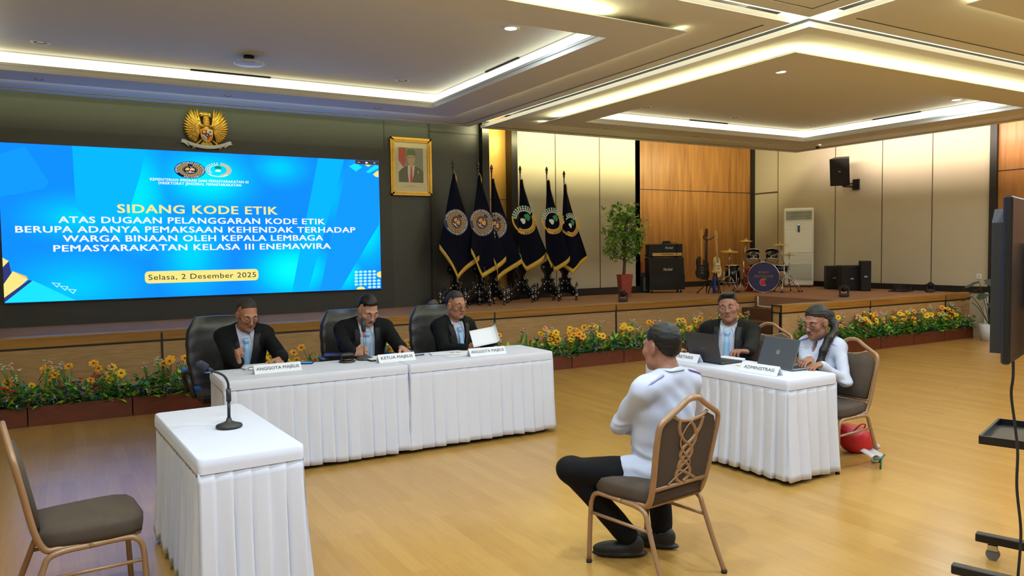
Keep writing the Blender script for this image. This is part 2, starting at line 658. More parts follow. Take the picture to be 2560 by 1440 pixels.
# ------------------------------------------------------------------ stage
SZ = .80
Y1, Y2 = 9.98, 8.03                    # fronts of the left and right part
XE = at(1883, 745, Y=Y1).x             # right end of the left front
XF = at(1948, 770, Y=Y2).x             # left end of the right front
b = MB()
b.box(((XL + XE) / 2, (Y1 + YW) / 2, SZ / 2), (XE - XL, YW - Y1, SZ))
b.box(((XE + XR) / 2, (Y2 + .02 + YW) / 2, SZ / 2), (XR - XE, YW - Y2 - .02, SZ))
struct('floor_stage', b, M_CARPET)
def fascia(x0, x1, y, joints, name):
    b = MB()
    b.box(((x0 + x1) / 2, y - .02, (SZ - .12) / 2), (x1 - x0, .04, SZ - .12), 0)
    b.box(((x0 + x1) / 2, y - .025, SZ - .055), (x1 - x0, .05, .105), 1)
    b.box(((x0 + x1) / 2, y + .02, SZ + .004), (x1 - x0, .14, .012), 3)
    b.box(((x0 + x1) / 2, y - .023, SZ - .118), (x1 - x0, .045, .022), 2)
    for j in joints:
        b.box((j, y - .025, SZ / 2 - .01), (.022, .056, SZ - .02), 2)
    return struct(name, b, [M_WEAVE, M_BANDWOOD, M_BLACK, M_NOSE])
fascia(XL, XE, Y1, [at(px, 800, Y=Y1).x for px in (402, 818, 1233, 1536, 1792)], 'trim_stage_left')
fascia(XF, XR, Y2, [at(px, 790, Y=Y2).x for px in (2169, 2357)], 'trim_stage_right')
b = MB()
b.box((XF + .08, Y2 + .06, SZ / 2), (.16, .16, SZ), 0)
b.box((XF + .075, Y2 + .055, SZ - .05), (.154, .152, .106), 1)
for yy in (Y2 - .04, Y2 + .13):
    b.box((XF - .004, yy, SZ / 2), (.02, .02, SZ), 2)
b.box((XF - .004, Y2 + .05, SZ - .004), (.02, .19, .014), 2)
b.box((XF - .004, Y2 + .05, SZ - .115), (.02, .19, .018), 2)
b.box(((XF + XE) / 2 + .03, Y2 + .06, SZ / 2 - .02), (XE - XF - .1, .13, SZ - .04), 0)
struct('trim_stair_side', b, [M_WEAVE, M_BANDWOOD, M_BLACK])
b = MB()
for k in range(3):
    x0 = XE - .34 * (k + 1)
    b.box((x0 + .17, (Y1 + Y2) / 2, (SZ - .2 * (k + 1)) / 2), (.34, Y1 - Y2 - .1, SZ - .2 * (k + 1)))
struct('floor_steps', b, M_STEP)

# ------------------------------------------------------------------ ceiling fields
def ring(b, r, i0, i1, z0, z1, mi=0):
    x0, x1, y0, y1 = r
    a, c = (x0 + i0, x1 - i0, y0 + i0, y1 - i0), (x0 + i1, x1 - i1, y0 + i1, y1 - i1)
    zc, dz = (z0 + z1) / 2, z1 - z0
    b.box(((a[0] + a[1]) / 2, (a[2] + c[2]) / 2, zc), (a[1] - a[0], c[2] - a[2], dz), mi)
    b.box(((a[0] + a[1]) / 2, (a[3] + c[3]) / 2, zc), (a[1] - a[0], a[3] - c[3], dz), mi)
    b.box(((a[0] + c[0]) / 2, (c[2] + c[3]) / 2, zc), (c[0] - a[0], c[3] - c[2], dz), mi)
    b.box(((a[1] + c[1]) / 2, (c[2] + c[3]) / 2, zc), (a[1] - c[1], c[3] - c[2], dz), mi)
def rect(b, o, i, z0, z1, mi=0):
    zc, dz = (z0 + z1) / 2, z1 - z0
    b.box(((o[0] + o[1]) / 2, (o[2] + i[2]) / 2, zc), (o[1] - o[0], i[2] - o[2], dz), mi)
    b.box(((o[0] + o[1]) / 2, (o[3] + i[3]) / 2, zc), (o[1] - o[0], o[3] - i[3], dz), mi)
    b.box(((o[0] + i[0]) / 2, (i[2] + i[3]) / 2, zc), (i[0] - o[0], i[3] - i[2], dz), mi)
    b.box(((o[1] + i[1]) / 2, (i[2] + i[3]) / 2, zc), (o[1] - i[1], i[3] - i[2], dz), mi)
for qi, r in enumerate(QUADS):
    x0, x1, y0, y1 = r
    (ox0, ox1, oy0, oy1), inn = RINGS[qi]
    b = MB()
    ring(b, r, 0, .16, H1, H1 + .05)
    b.box(((x0 + x1) / 2, (y0 + y1) / 2, H1 + .24), (x1 - x0 - .3, y1 - y0 - .3, .02))
    rect(b, (x0 + .15, x1 - .15, y0 + .15, y1 - .15), inn, H1 + .012, H1 + .04)
    rect(b, (ox0, ox1, oy0, oy1), [inn[0] - .03, inn[1] + .03, inn[2] - .03, inn[3] + .03], HR, HR + .008)                # hanging ring
    rect(b, [inn[0] - .03, inn[1] + .03, inn[2] - .03, inn[3] + .03], inn, HR, HR + .042)
    rect(b, [inn[0] - .14, inn[1] + .14, inn[2] - .14, inn[3] + .14], [inn[0] - .1, inn[1] + .1, inn[2] - .1, inn[3] + .1], HR + .009, HR + .25)
    b.box(((inn[0] + inn[1]) / 2, (inn[2] + inn[3]) / 2, HR + .235), (inn[1] - inn[0] + .2, inn[3] - inn[2] + .2, .03))
    struct('ceiling_field', b, M_CEIL, 'hanging ceiling field')
    b = MB()
    rect(b, [inn[0] - .1, inn[1] + .1, inn[2] - .1, inn[3] + .1], [inn[0] - .095, inn[1] + .095, inn[2] - .095, inn[3] + .095], HR + .03, HR + .205)
    struct('ceiling_cove_light', b, M_LED, 'glowing light cove round the ceiling panel')
    b = MB()
    ring(b, r, .155, .161, H1 + .002, H1 + .011)
    struct('ceiling_groove', b, M_JOINT)
b = MB()
b.box((5.81, 4.6, H1 + .10), (.30, 12.8, .02))
b.box((5.81, 4.645, H1 + .10), (15.4, .26, .02))
struct('ceiling_channel_light', b, M_CHAN, 'crossing light channels between the ceiling fields')
# slots of the air outlets in the recess walls
for (qi, pa, pb) in ((1, (478, 172), (680, 191)), (1, (1178, 176), (1262, 140)), (0, (1737, 297), (1825, 308)), (0, (2180, 299), (2302, 279))):
    x0, x1, y0, y1 = QUADS[qi]
    zz = HR + .212
    inn = RINGS[qi][1]
    b = MB()
    A, B_ = at(*pa, z=zz), at(*pb, z=zz)
    if abs(A.x - B_.x) > abs(A.y - B_.y):
        b.box(((A.x + B_.x) / 2, inn[3] + .09, zz), (abs(A.x - B_.x), .03, .022))
    else:
        b.box((inn[1] + .09, (A.y + B_.y) / 2, zz), (.03, abs(A.y - B_.y), .022))
    o = b.build('air_slot', M_VENT)
    tag(o, {0: 'black air slot over the left cove of the screen-side ceiling', 1: 'black air slot in the cove left of the lit downlight',
            2: 'black air slot in the cove above the wood wall', 3: 'black air slot in the cove facing the fabric wall on the right'}[[(478), (1178), (1737), (2180)].index(pa[0])], 'air vent')
# ------------------------------------------------------------------ skirted tables
M_CLOTH = mat('table_linen', S(216, 219, 230), .8, spec=.2, sheen=.2)
M_TTOP = mat('table_board', S(150, 120, 80), .5)
M_TLEG = mat('table_steel', S(40, 40, 42), .4, .6)

def skirted_table(cx, cy, lx, ly, rz, label, tlabel, seed, group=None, H=.75, period=.107, amp=.026, flare=.03, sides='all'):
    rnd = random.Random(seed)
    t = thing('folding_table', tlabel, 'table', (cx, cy, 0), rz)
    b = MB().box((0, 0, H - .02), (lx - .03, ly - .03, .03))
    b.build('tabletop', M_TTOP, t)
    for sx in (-1, 1):
        for sy in (-1, 1):
            b = MB()
            b.cyl((sx * (lx / 2 - .07), sy * (ly / 2 - .10), 0), (sx * (lx / 2 - .07), sy * (ly / 2 - .10), H - .04), .014, n=10)
            b.cyl((sx * (lx / 2 - .07), sy * (ly / 2 - .10), 0), (sx * (lx / 2 - .07), sy * (ly / 2 - .10), .03), .02, n=10)
            b.build('leg', M_TLEG, t)
    c = thing('tablecloth', label, 'tablecloth', (cx, cy, 0), rz, group)
    # top cover with its band
    b = MB()
    hx, hy, r = lx / 2, ly / 2, .03
    out = rrect(lx, ly, r, 4)
    n = len(out)
    vs, fs = [], []
    lv = [(1, H + .004, -.006), (1, H - .002, 0), (1, H - .035, .002), (1, H - .068, .001)]
    for _, z, off in lv:
        for i, (x, y) in enumerate(out):
            l = math.hypot(x, y)
            nx, ny = (1 if x > 0 else -1) * (abs(abs(x) - hx) < r), (1 if y > 0 else -1) * (abs(abs(y) - hy) < r)
            w = .0022 * math.sin(i * 1.7 + z * 40 + seed)
            vs.append((x + nx * (off + w * (z < H - .01)), y + ny * (off + w * (z < H - .01)), z))
    for k in range(len(lv) - 1):
        for i in range(n):
            j = (i + 1) % n
            fs.append((k * n + i, (k + 1) * n + i, (k + 1) * n + j, k * n + j))
    b.add(vs, fs, 0, True)
    b.add(vs[:n], [tuple(range(n))], 0)
    b.build('top_cover', M_CLOTH, c)
    # pleated skirt
    b = MB()
    per = []
    PR = ((0, 0), (.2, .3), (.45, .62), (.70, .92), (.84, 1), (.92, -.55))
    N = 6
    edges = [((-hx, -hy), (hx, -hy)), ((hx, -hy), (hx, hy)), ((hx, hy), (-hx, hy)), ((-hx, hy), (-hx, -hy))]
    for (p, q) in edges:
        L = math.dist(p, q)
        k = max(2, round(L / period))
        nx, ny = (q[1] - p[1]) / L, -(q[0] - p[0]) / L
        for i in range(k * N):
            s = i // N + PR[i % N][0]
            saw = PR[i % N][1]
            per.append((p[0] + (q[0] - p[0]) * s / k, p[1] + (q[1] - p[1]) * s / k, nx, ny, saw, int(s) + seed * 13, min(s, k - s)))
    rows = [0, .08, .2, .4, .6, .8, .93, 1]
    vs, fs = [], []
    for v in rows:
        for (x, y, nx, ny, saw, pid, ed) in per:
            rr = random.Random(pid)
            ph, am = rr.uniform(0, 6), rr.uniform(.6, 1.3)
            o = -.006 * (1 - v) + amp * am * (saw - .35) * (.12 + .88 * min(1, v * 1.6)) + flare * v * v * .6 + .007 * v * math.sin(ph + 3 * v + x * 9 + y * 7)
            corner = max(0, 1 - ed / .5)
            # ease the corners outward on both sides
            z = H - .06 - (H - .06 - .035) * v + .006 * math.sin(x * 11 + y * 13 + ph) * v
            vs.append((x + nx * o + .012 * corner * v * (1 if x > 0 else -1), y + ny * o + .012 * corner * v * (1 if y > 0 else -1), z))
    n = len(per)
    for k in range(len(rows) - 1):
        for i in range(n):
            j = (i + 1) % n
            fs.append((k * n + i, (k + 1) * n + i, (k + 1) * n + j, k * n + j))
    b.add(vs, fs, 0, True)
    o = b.build('pleated_skirt', M_CLOTH, c)
    sm = o.modifiers.new('thickness', 'SOLIDIFY')
    sm.thickness = .002
    return t, c

FT_Y0, FT_Y1 = 5.93, 6.55
skirted_table(1.70, (FT_Y0 + FT_Y1) / 2, 1.475, FT_Y1 - FT_Y0, 0, 'white pleated tablecloth in front of the left and middle judges',
              'folding table under the white cloth of the left judge', 1)
skirted_table(3.165, (FT_Y0 + FT_Y1) / 2, 1.44, FT_Y1 - FT_Y0, 0, 'white pleated tablecloth on the right half of the judges bench',
              'folding table under the white cloth of the right judge', 2)
skirted_table(.70, 4.375, .50, 1.275, math.radians(3), 'white pleated tablecloth on the small table with the lone gooseneck microphone',
              'folding table under the lone gooseneck microphone', 3, period=.085, amp=.020)
ST = (4.615, 4.40)
skirted_table(ST[0], ST[1], .55, 1.50, math.radians(1.5), 'white pleated tablecloth under the two laptops',
              'folding table carrying the two laptops', 4)

# ------------------------------------------------------------------ banquet chairs
M_BRONZE = mat('chair_bronze_paint', S(156, 122, 90), .38, .2, spec=.5)
M_FAB = mat('chair_brown_fabric', S(76, 66, 58), .85, spec=.25, noise_amt=.08, noise_scale=250, bump=.2, bump_scale=500)
M_RUB = mat('rubber_black', S(22, 22, 22), .7)

def back_pt(x, z, off=0.0):
    """point of the leaning chair back; y runs backwards with height"""
    return Vector((x, -.20 - (z - .46) * .20 - off, z))

def banquet_chair(loc, rz, label, group=None):
    t = thing('banquet_chair', label, 'chair', loc, rz, group)
    T = .0135
    # back frame: one bent tube from seat side round the top and down again
    half = [(.195, .40), (.205, .50), (.222, .70), (.226, .80), (.214, .842), (.18, .866), (.10, .91), (.05, .942), (.02, .952)]
    path = [Vector((.20, -.02, .405)), Vector((.198, -.12, .403)), Vector((.196, -.17, .412))] + [back_pt(x, z) for x, z in half[1:]]
    path = bez(path, 5)
    full = path + [Vector((-p.x, p.y, p.z)) for p in reversed(path)]
    MB().tube(full, .0165, 8, flat=(1, .85)).build('back_frame', M_BRONZE, t)
    # upholstered pad
    pad = [(-.185, .505), (.185, .505), (.204, .70), (.207, .79), (.19, .83), (.12, .862), (.085, .85), (.05, .842), (-.05, .842), (-.085, .85), (-.12, .862), (-.19, .83), (-.207, .79), (-.204, .70)]
    b = MB()
    vs, fs = [], []
    n = len(pad)
    cx, cz = 0, .68
    for sc, off in ((.98, -.004), (1, .0), (1, .012), (.93, .030), (.6, .036)):
        for x, z in pad:
            p = back_pt(cx + (x - cx) * sc, cz + (z - cz) * sc)
            p.y += off
            vs.append(p)
    for k in range(4):
        for i in range(n):
            j = (i + 1) % n
            fs.append((k * n + i, k * n + j, (k + 1) * n + j, (k + 1) * n + i))
    b.add(vs, fs, 0, True)
    b.add(vs[:n], [tuple(reversed(range(n)))], 0)
    b.add(vs[4 * n:], [tuple(range(n))], 0, True)
    b.build('backrest', M_FAB, t)
    # rails framing the pad
    MB().tube([back_pt(-.2, .497), back_pt(.2, .497)], .013, 6).build('back_rail', M_BRONZE, t)
    b = MB()
    b.tube(bez([back_pt(-.125, .868), back_pt(-.08, .845), back_pt(0, .835), back_pt(.08, .845), back_pt(.125, .868)], 4), .010, 6)
    b.build('grip_rail', M_BRONZE, t)
    # interlaced ornament on the back of the pad
    b = MB()
    def orn(pts):
        b.tube([back_pt(x, z, .006) for x, z in [(p.x, p.y) for p in bez([(x, z, 0) for x, z in pts], 5)]], .0105, 6, flat=(.45, 1))
    for s in (-1, 1):
        orn([(s * .088, .845), (s * .078, .79), (s * .034, .735), (-s * .022, .70), (-s * .042, .665), (-s * .026, .63), (s * .026, .595), (s * .052, .555), (s * .040, .525), (s * .012, .507)])
        orn([(s * .014, .835), (-s * .028, .80), (-s * .056, .745), (-s * .044, .70), (s * .0, .655), (s * .040, .615), (s * .036, .58), (-s * .016, .555), (-s * .065, .53), (-s * .10, .508)])
    b.build('ornament', M_BRONZE, t)
    # seat
    prof = [(.80, -.012), (.985, -.01), (1.0, .012), (1.0, .048), (.965, .066), (.80, .076), (.4, .08)]
    o = [(-.19, -.19), (.19, -.19), (.212, -.10), (.228, .08), (.225, .17), (.19, .225), (.10, .245), (-.10, .245), (-.19, .225), (-.225, .17), (-.228, .08), (-.212, -.10)]
    b = MB()
    vs = [(x * s, .02 + (y - .02) * s, .42 + z) for s, z in prof for x, y in o]
    n = len(o)
    fs = [(k * n + i, k * n + (i + 1) % n, (k + 1) * n + (i + 1) % n, (k + 1) * n + i) for k in range(len(prof) - 1) for i in range(n)]
    b.add(vs, fs, 0, True)
    b.add(vs[-n:], [tuple(range(n))], 0, True)
    b.add(vs[:n], [tuple(reversed(range(n)))], 0)
    b.build('seat', M_FAB, t)
    b = MB()
    b.tube([(x * .9, .01 + y * .9, .40) for x, y in o], .012, 6, closed=True)
    b.build('seat_frame', M_BRONZE, t)
    # each side: front leg and rear leg meeting on top, with a stretcher
    for s in (-1, 1):
        fl = bez([(s * .225, .235, .012), (s * .222, .225, .25), (s * .22, .215, .35), (s * .218, .18, .392), (s * .215, .11, .398), (s * .213, 0, .396)], 5)
        MB().tube(fl, T, 8).cyl((s * .225, .235, 0), (s * .225, .235, .015), .016, n=10, mi=1).build('leg', [M_BRONZE, M_RUB], t)
        rl = bez([(s * .213, 0, .396), (s * .212, -.10, .394), (s * .212, -.16, .375), (s * .214, -.185, .32), (s * .222, -.25, .15), (s * .228, -.31, .012)], 5)
        MB().tube(rl, T, 8).cyl((s * .228, -.31, 0), (s * .228, -.31, .015), .016, n=10, mi=1).build('leg', [M_BRONZE, M_RUB], t)
        MB().tube([(s * .222, .222, .28), (s * .215, -.195, .285)], .009, 6).build('stretcher', M_BRONZE, t)
    return t

# local +y is the sitting direction
WIT = (2.647, 3.119)
WIT_RZ = math.radians(7)
ch = banquet_chair((WIT[0], WIT[1], 0), WIT_RZ, 'bronze framed banquet chair under the man seen from behind')
_e = at(206, 1296, z=.46)
E_CH = dup(ch, (_e.x, _e.y, 0), math.radians(-84), 'empty bronze framed banquet chair at the left edge of the picture')
W_CH = dup(ch, (5.133, 3.888, 0), math.radians(93), 'bronze framed banquet chair the woman in the white shirt sits on')
M_CH = dup(ch, (5.62, 5.05, 0), math.radians(112), 'bronze framed banquet chair behind the man at the black laptop')

# ------------------------------------------------------------------ leather armchairs of the judges
M_LEATH = mat('black_leather', S(36, 36, 38), .38, spec=.5, bump=.35, bump_scale=18)
def exec_chair(loc, rz, label):
    t = thing('office_armchair', label, 'chair', loc, rz)
    b = MB()
    def bk(u, v):
        a = 2 * math.pi * u
        ca, sa = math.cos(a), math.sin(a)
        sx = abs(ca) ** .45 * (1 if ca > 0 else -1)
        sy = abs(sa) ** .6 * (1 if sa > 0 else -1)
        z = .50 + .62 * v
        w = .29 * (1 - .30 * max(0, (v - .62) / .38) ** 2.2) * (.86 + .14 * min(1, v * 3))
        d = .075 * (1 - .55 * max(0, (v - .8) / .2) ** 2)
        wr = .0022 * math.sin(v * 30 + 3.0 * math.sin(2 * ca)) * (.4 + .6 * abs(ca))
        curve = .06 * abs(sx) ** 2
        return Vector((sx * (w + wr), -.24 - (z - .5) * .16 + sy * (d + wr) + curve, z))
    b.grid(bk, 32, 30, closeu=True)
    vs = [bk(i / 32, 1) for i in range(32)]
    b.add(vs, [tuple(range(32))], 0, True)
    b.build('backrest', M_LEATH, t)
    MB().box((0, 0, .46), (.54, .52, .13), bev=.05).build('seat', M_LEATH, t)
    for s in (-1, 1):
        b = MB()
        b.tube(bez([(s * .29, -.2, .45), (s * .33, -.12, .62), (s * .33, .05, .66), (s * .32, .16, .60), (s * .28, .16, .45)], 4), .022, 8)
        b.box((s * .33, .0, .672), (.06, .26, .035), bev=.015)
        b.build('armrest', M_LEATH, t)
    MB().cyl((0, 0, .10), (0, 0, .42), .03).build('pedestal', M_TLEG, t)
    b = MB()
    for k in range(5):
        a = 2 * math.pi * k / 5 + .3
        b.tube([(0, 0, .12), (.28 * math.cos(a), .28 * math.sin(a), .075)], [.03, .018], 6)
    b.build('star_base', M_TLEG, t)
    for k in range(5):
        a = 2 * math.pi * k / 5 + .3
        p = Vector((.28 * math.cos(a), .28 * math.sin(a), .03))
        w = Vector((-math.sin(a), math.cos(a), 0)) * .02
        MB().cyl(p - w, p + w, .03, n=12).build('caster', M_RUB, t)
    return t

JX = [at(618, 800, Y=7.02).x, at(922, 790, Y=7.02).x, at(1152, 780, Y=7.02).x]
exec_chair((at(560, 850, Y=7.25).x, 7.28, 0), math.radians(180), 'black leather armchair behind the leftmost judge')
exec_chair((at(893, 840, Y=7.25).x, 7.28, 0), math.radians(180), 'black leather armchair behind the middle judge')
exec_chair((at(1105, 830, Y=7.25).x, 7.28, 0), math.radians(168), 'black leather armchair behind the judge with the curling sheet')

# ------------------------------------------------------------------ LED wall with the slide
SY = 11.50
sa, sb, sc_ = at(945.8, 402.5, Y=SY), at(953.7, 721.9, Y=SY), at(3, 757.8, Y=SY)
SX0, SX1, SZ0, SZ1 = -.70, (sa.x + sb.x) / 2, (sb.z + sc_.z) / 2, sa.z
def emit_mat(name, col, s=1.0):
    m = bpy.data.materials.new(name)
    m.use_nodes = True
    nt = m.node_tree
    nt.nodes.clear()
    e = nt.nodes.new('ShaderNodeEmission')
    o = nt.nodes.new('ShaderNodeOutputMaterial')
    e.inputs[0].default_value = (*col, 1)
    e.inputs[1].default_value = s
    nt.links.new(e.outputs[0], o.inputs[0])
    return m
def slide_mat():
    m = emit_mat('slide_backdrop', (0, .5, 1), 1.0)
    nt = m.node_tree
    e = nt.nodes['Emission']
    tc = nt.nodes.new('ShaderNodeTexCoord')
    acc = None
    blobs = [(.85, 2.55, .5, .9, .75), (1.75, 2.75, .75, .5, .85), (1.5, 1.7, .5, .7, .6), (2.9, 1.45, .7, .5, 1.0), (4.0, 2.1, .5, .7, .9),
             (3.7, 1.4, .35, .4, .8), (.1, 2.2, .7, .35, .55), (2.75, 2.95, .5, .3, .55), (.1, 1.3, .9, .5, .5), (3.55, 2.6, .3, .6, .4)]
    for (x, z, rx, rz, w) in blobs:
        mp = nt.nodes.new('ShaderNodeMapping')
        mp.inputs['Location'].default_value = (-x / rx, 0, -z / rz)
        mp.inputs['Scale'].default_value = (1 / rx, 0, 1 / rz)
        nt.links.new(tc.outputs['Object'], mp.inputs[0])
        ln = nt.nodes.new('ShaderNodeVectorMath')
        ln.operation = 'LENGTH'
        nt.links.new(mp.outputs[0], ln.inputs[0])
        mr = nt.nodes.new('ShaderNodeMapRange')
        mr.interpolation_type = 'SMOOTHSTEP'
        mr.inputs[1].default_value = 0
        mr.inputs[2].default_value = 1.25
        mr.inputs[3].default_value = w
        mr.inputs[4].default_value = 0
        nt.links.new(ln.outputs['Value'], mr.inputs[0])
        if acc is None: acc = mr.outputs[0]
        else:
            ad = nt.nodes.new('ShaderNodeMath')
            ad.operation = 'MAXIMUM'
            nt.links.new(acc, ad.inputs[0])
            nt.links.new(mr.outputs[0], ad.inputs[1])
            acc = ad.outputs[0]
    lz = lambda c: (c[0] * 1.25, c[1] * 1.5, c[2] * 2.2)
    nt.links.new(ramp(nt, acc, [(0, lz(S(18, 136, 240))), (.35, lz(S(10, 170, 252))), (.7, lz(S(0, 215, 255))), (1, lz(S(10, 240, 255)))]), e.inputs[0])
    return m
scr = thing('led_wall', 'wide LED wall showing a blue slide with white and yellow lettering', 'screen', (0, 0, 0))
b = MB()
b.box(((SX0 + SX1) / 2, SY + .024, (SZ0 + SZ1) / 2), (SX1 - SX0 + .03, .046, SZ1 - SZ0 + .03))
b.build('bezel', mat('screen_bezel', S(12, 14, 26), .4), scr)
pl = lambda y: (lambda x, z: Vector((x, SY - y, z)))
b = MB()
b.add([(SX0, SY - .001, SZ0), (SX1, SY - .001, SZ0), (SX1, SY - .001, SZ1), (SX0, SY - .001, SZ1)], [(0, 1, 2, 3)])
b.build('backdrop', slide_mat(), scr)
def P2(px, py):
    p = at(px, py, Y=SY)
    return (min(max(p.x, SX0), SX1), min(max(p.z, SZ0), SZ1))
def flat(b, pts, y, mi=0):
    b.add([(x, SY - y, z) for x, z in pts], [tuple(range(len(pts)))], mi)
ME = {k: emit_mat('slide_' + k, (c[0], c[1], c[2] * (1.8 if k in ('cyan', 'sky', 'azure') else 1)), 1.25) for k, c in dict(white=S(250, 252, 255), yellow=S(255, 240, 140), cyan=S(30, 235, 255), sky=S(10, 190, 255), azure=S(20, 160, 250),
      navy=S(52, 62, 130), grey=S(70, 66, 66), gold=S(235, 200, 90), green=S(20, 150, 70), red=S(200, 50, 40), ink=S(20, 30, 80), orange=S(245, 190, 110), pale=S(190, 250, 255)).items()}
sh = MB()
flat(sh, [P2(0, 385), P2(62, 366), P2(122, 455), P2(112, 470), P2(60, 482), P2(0, 492)], .002, 2)
flat(sh, [P2(795, 395), P2(860, 399), P2(770, 729), P2(730, 730)], .002, 1)
flat(sh, [P2(870, 399), P2(946, 402), P2(948, 560), P2(850, 726), P2(800, 728)], .002, 2)
flat(sh, [P2(180, 362), P2(365, 373), P2(350, 440), P2(300, 600), P2(190, 520)], .002, 1)
b = sh.build('slide_shape', [ME['azure'], ME['sky'], ME['azure']], scr)
b = MB()
flat(b, [P2(0, 644), P2(22, 653), P2(0, 668)], .003, 0)
flat(b, [P2(0, 668), P2(22, 653), P2(30, 690), P2(0, 716)], .003, 1)
flat(b, [P2(0, 711), P2(32, 678), P2(70, 698), P2(0, 752)], .004, 0)
flat(b, [P2(70, 698), P2(32, 678), P2(66, 690)], .005, 2)
flat(b, [P2(0, 745), P2(72, 700), P2(85, 703), P2(3, 757)], .0045, 1)
flat(b, [P2(2, 757), P2(82, 701), P2(190, 751)], .005, 3)
b.build('corner_graphic', [ME['yellow'], ME['navy'], ME['orange'], ME['cyan']], scr)
b = MB()
for k in range(3):
    x, y = 128 + 20 * k, 706 + 8 * k
    T3 = [P2(x, y), P2(x + 24, y + 2), P2(x + 15, y + 13)]
    c = (sum(p[0] for p in T3) / 3, sum(p[1] for p in T3) / 3)
    I3 = [(c[0] + (p[0] - c[0]) * .6, c[1] + (p[1] - c[1]) * .6) for p in T3]
    for i in range(3):
        j = (i + 1) % 3
        flat(b, [T3[i], T3[j], I3[j], I3[i]], .006)
for r in range(6):
    for c in range(6):
        if (c == 5 and r < 3) or (c < 3 and r == 5): continue
        x, z = P2(890.5 + 11.2 * c, 680 + 7.8 * r - .4 * c)
        flat(b, [(x + .03 * math.cos(a), z + .019 * math.sin(a)) for a in [i * math.pi / 5 for i in range(10)]], .004)
b.build('slide_marks', ME['pale'], scr)
b = MB()
cx, cz = P2(953, 686)
flat(b, [(min(SX1, cx + .075 * math.cos(a)), cz + .05 * math.sin(a)) for a in [math.pi * (.5 + i / 12) for i in range(13)]], .005)
cx, cz = P2(902, 725)
flat(b, [(cx + .07 * math.cos(a), max(SZ0, cz + .045 * math.sin(a))) for a in [math.pi * i / 12 for i in range(13)]], .005)
flat(b, [P2(932, 436), P2(943, 427), P2(946, 428), P2(946, 443), P2(939, 442)], .004)
flat(b, [P2(911, 411), P2(928, 412), P2(920, 417)], .004)
b.build('corner_dot', ME['yellow'], scr)
b = MB()
flat(b, [P2(872, 416), P2(890, 407), P2(905, 418), P2(890, 429)], .003)
flat(b, [P2(914, 430), P2(938, 412), P2(946, 415), P2(946, 420), P2(922, 433)], .003)
b.build('corner_tile', ME['cyan'], scr)
b = MB()
flat(b, [P2(888, 400), P2(946, 403), P2(946, 413), P2(888, 410)], .006, 0)
b.build('window_bar', ME['grey'], scr)
b = MB()
flat(b, [P2(894, 405), P2(899, 405.3), P2(899, 406.3), P2(894, 406)], .008)
x, z = P2(916, 407)
flat(b, [(x + .022 * math.cos(i * .63), z + .014 * math.sin(i * .63)) for i in range(10)], .008)
b.text('X', .03, pl(.008), width=.03)
n_ = len(b.v)
x, z = P2(935.5, 407.6)
b.v = [(p[0] + x, p[1], p[2] + z - .015) if i >= n_ - len(text_mesh('X')[0]) else p for i, p in enumerate(b.v)]
b.build('window_buttons', ME['white'], scr)
def slide_line(st, xa, xb, yc, hpx, m, bold, name, y=.004):
    p, q = at(xa, yc, Y=SY), at(xb, yc, Y=SY)
    mid = ((xa + xb) / 2)
    c = at(mid, yc, Y=SY)
    c.x = (p.x + q.x) / 2
    hw = (at(mid, yc - hpx / 2, Y=SY) - at(mid, yc + hpx / 2, Y=SY)).z
    b = MB()
    b.text(st, hw, plane_fn((c.x, SY - y, c.z - hw / 2), (1, 0, 0), (0, 0, 1)), width=q.x - p.x, bold=bold, space=1.08)
    return b.build(name, ME[m], scr)
slide_line('SIDANG KODE ETIK', 293, 694, 523.5, 21, 'yellow', .026, 'title_line')
slide_line('ATAS DUGAAN PELANGGARAN KODE ETIK', 146, 812, 551, 15.5, 'white', .026, 'text_line')
slide_line('BERUPA ADANYA PEMAKSAAN KEHENDAK TERHADAP', 38, 888, 573.5, 15.5, 'white', .026, 'text_line')
slide_line('WARGA BINAAN OLEH KEPALA LEMBAGA', 157, 808, 595, 15.5, 'white', .026, 'text_line')
slide_line('PEMASYARAKATAN KELASA III ENEMAWIRA', 133, 827, 617.5, 15.5, 'white', .026, 'text_line')
slide_line('KEMENTERIAN IMIGRASI DAN PEMASYARAKATAN RI', 375, 621, 451.5, 6.5, 'white', .03, 'caption_line')
slide_line('DIREKTORAT JENDERAL PEMASYARAKATAN', 396, 603, 460, 6.5, 'white', .03, 'caption_line')
b = MB()
p, q = at(362, 692, Y=SY), at(646, 688, Y=SY)
c = ((p.x + q.x) / 2, (p.z + q.z) / 2)
flat(b, [(c[0] + x, c[1] + z) for x, z in rrect(q.x - p.x, .165, .05, 4)], .003)
b.build('date_box', ME['yellow'], scr)
slide_line('Selasa, 2 Desember 2025', 371, 640, 689.5, 13.5, 'grey', .006, 'date_line', .005)

# --- emblems, drawn through a 2d -> 3d map
def disc(b, fn, r, mi, n=32, cx=0, cy=0, ry=None):
    k = 5 if r > .1 else 1
    vs = [fn(cx, cy)] + [fn(cx + r * j / k * math.cos(2 * math.pi * i / n), cy + (ry or r) * j / k * math.sin(2 * math.pi * i / n)) for j in range(1, k + 1) for i in range(n)]
    fs = [(0, 1 + i, 1 + (i + 1) % n) for i in range(n)]
    for j in range(k - 1):
        fs += [(1 + j * n + i, 1 + (j + 1) * n + i, 1 + (j + 1) * n + (i + 1) % n, 1 + j * n + (i + 1) % n) for i in range(n)]
    b.add(vs, fs, mi)
def annulus(b, fn, r0, r1, mi, a0=0, a1=2 * math.pi, n=40):
    vs = []
    for i in range(n + 1):
        a = a0 + (a1 - a0) * i / n
        vs += [fn(r0 * math.cos(a), r0 * math.sin(a)), fn(r1 * math.cos(a), r1 * math.sin(a))]
    b.add(vs, [(2 * i, 2 * i + 1, 2 * i + 3, 2 * i + 2) for i in range(n)], mi)
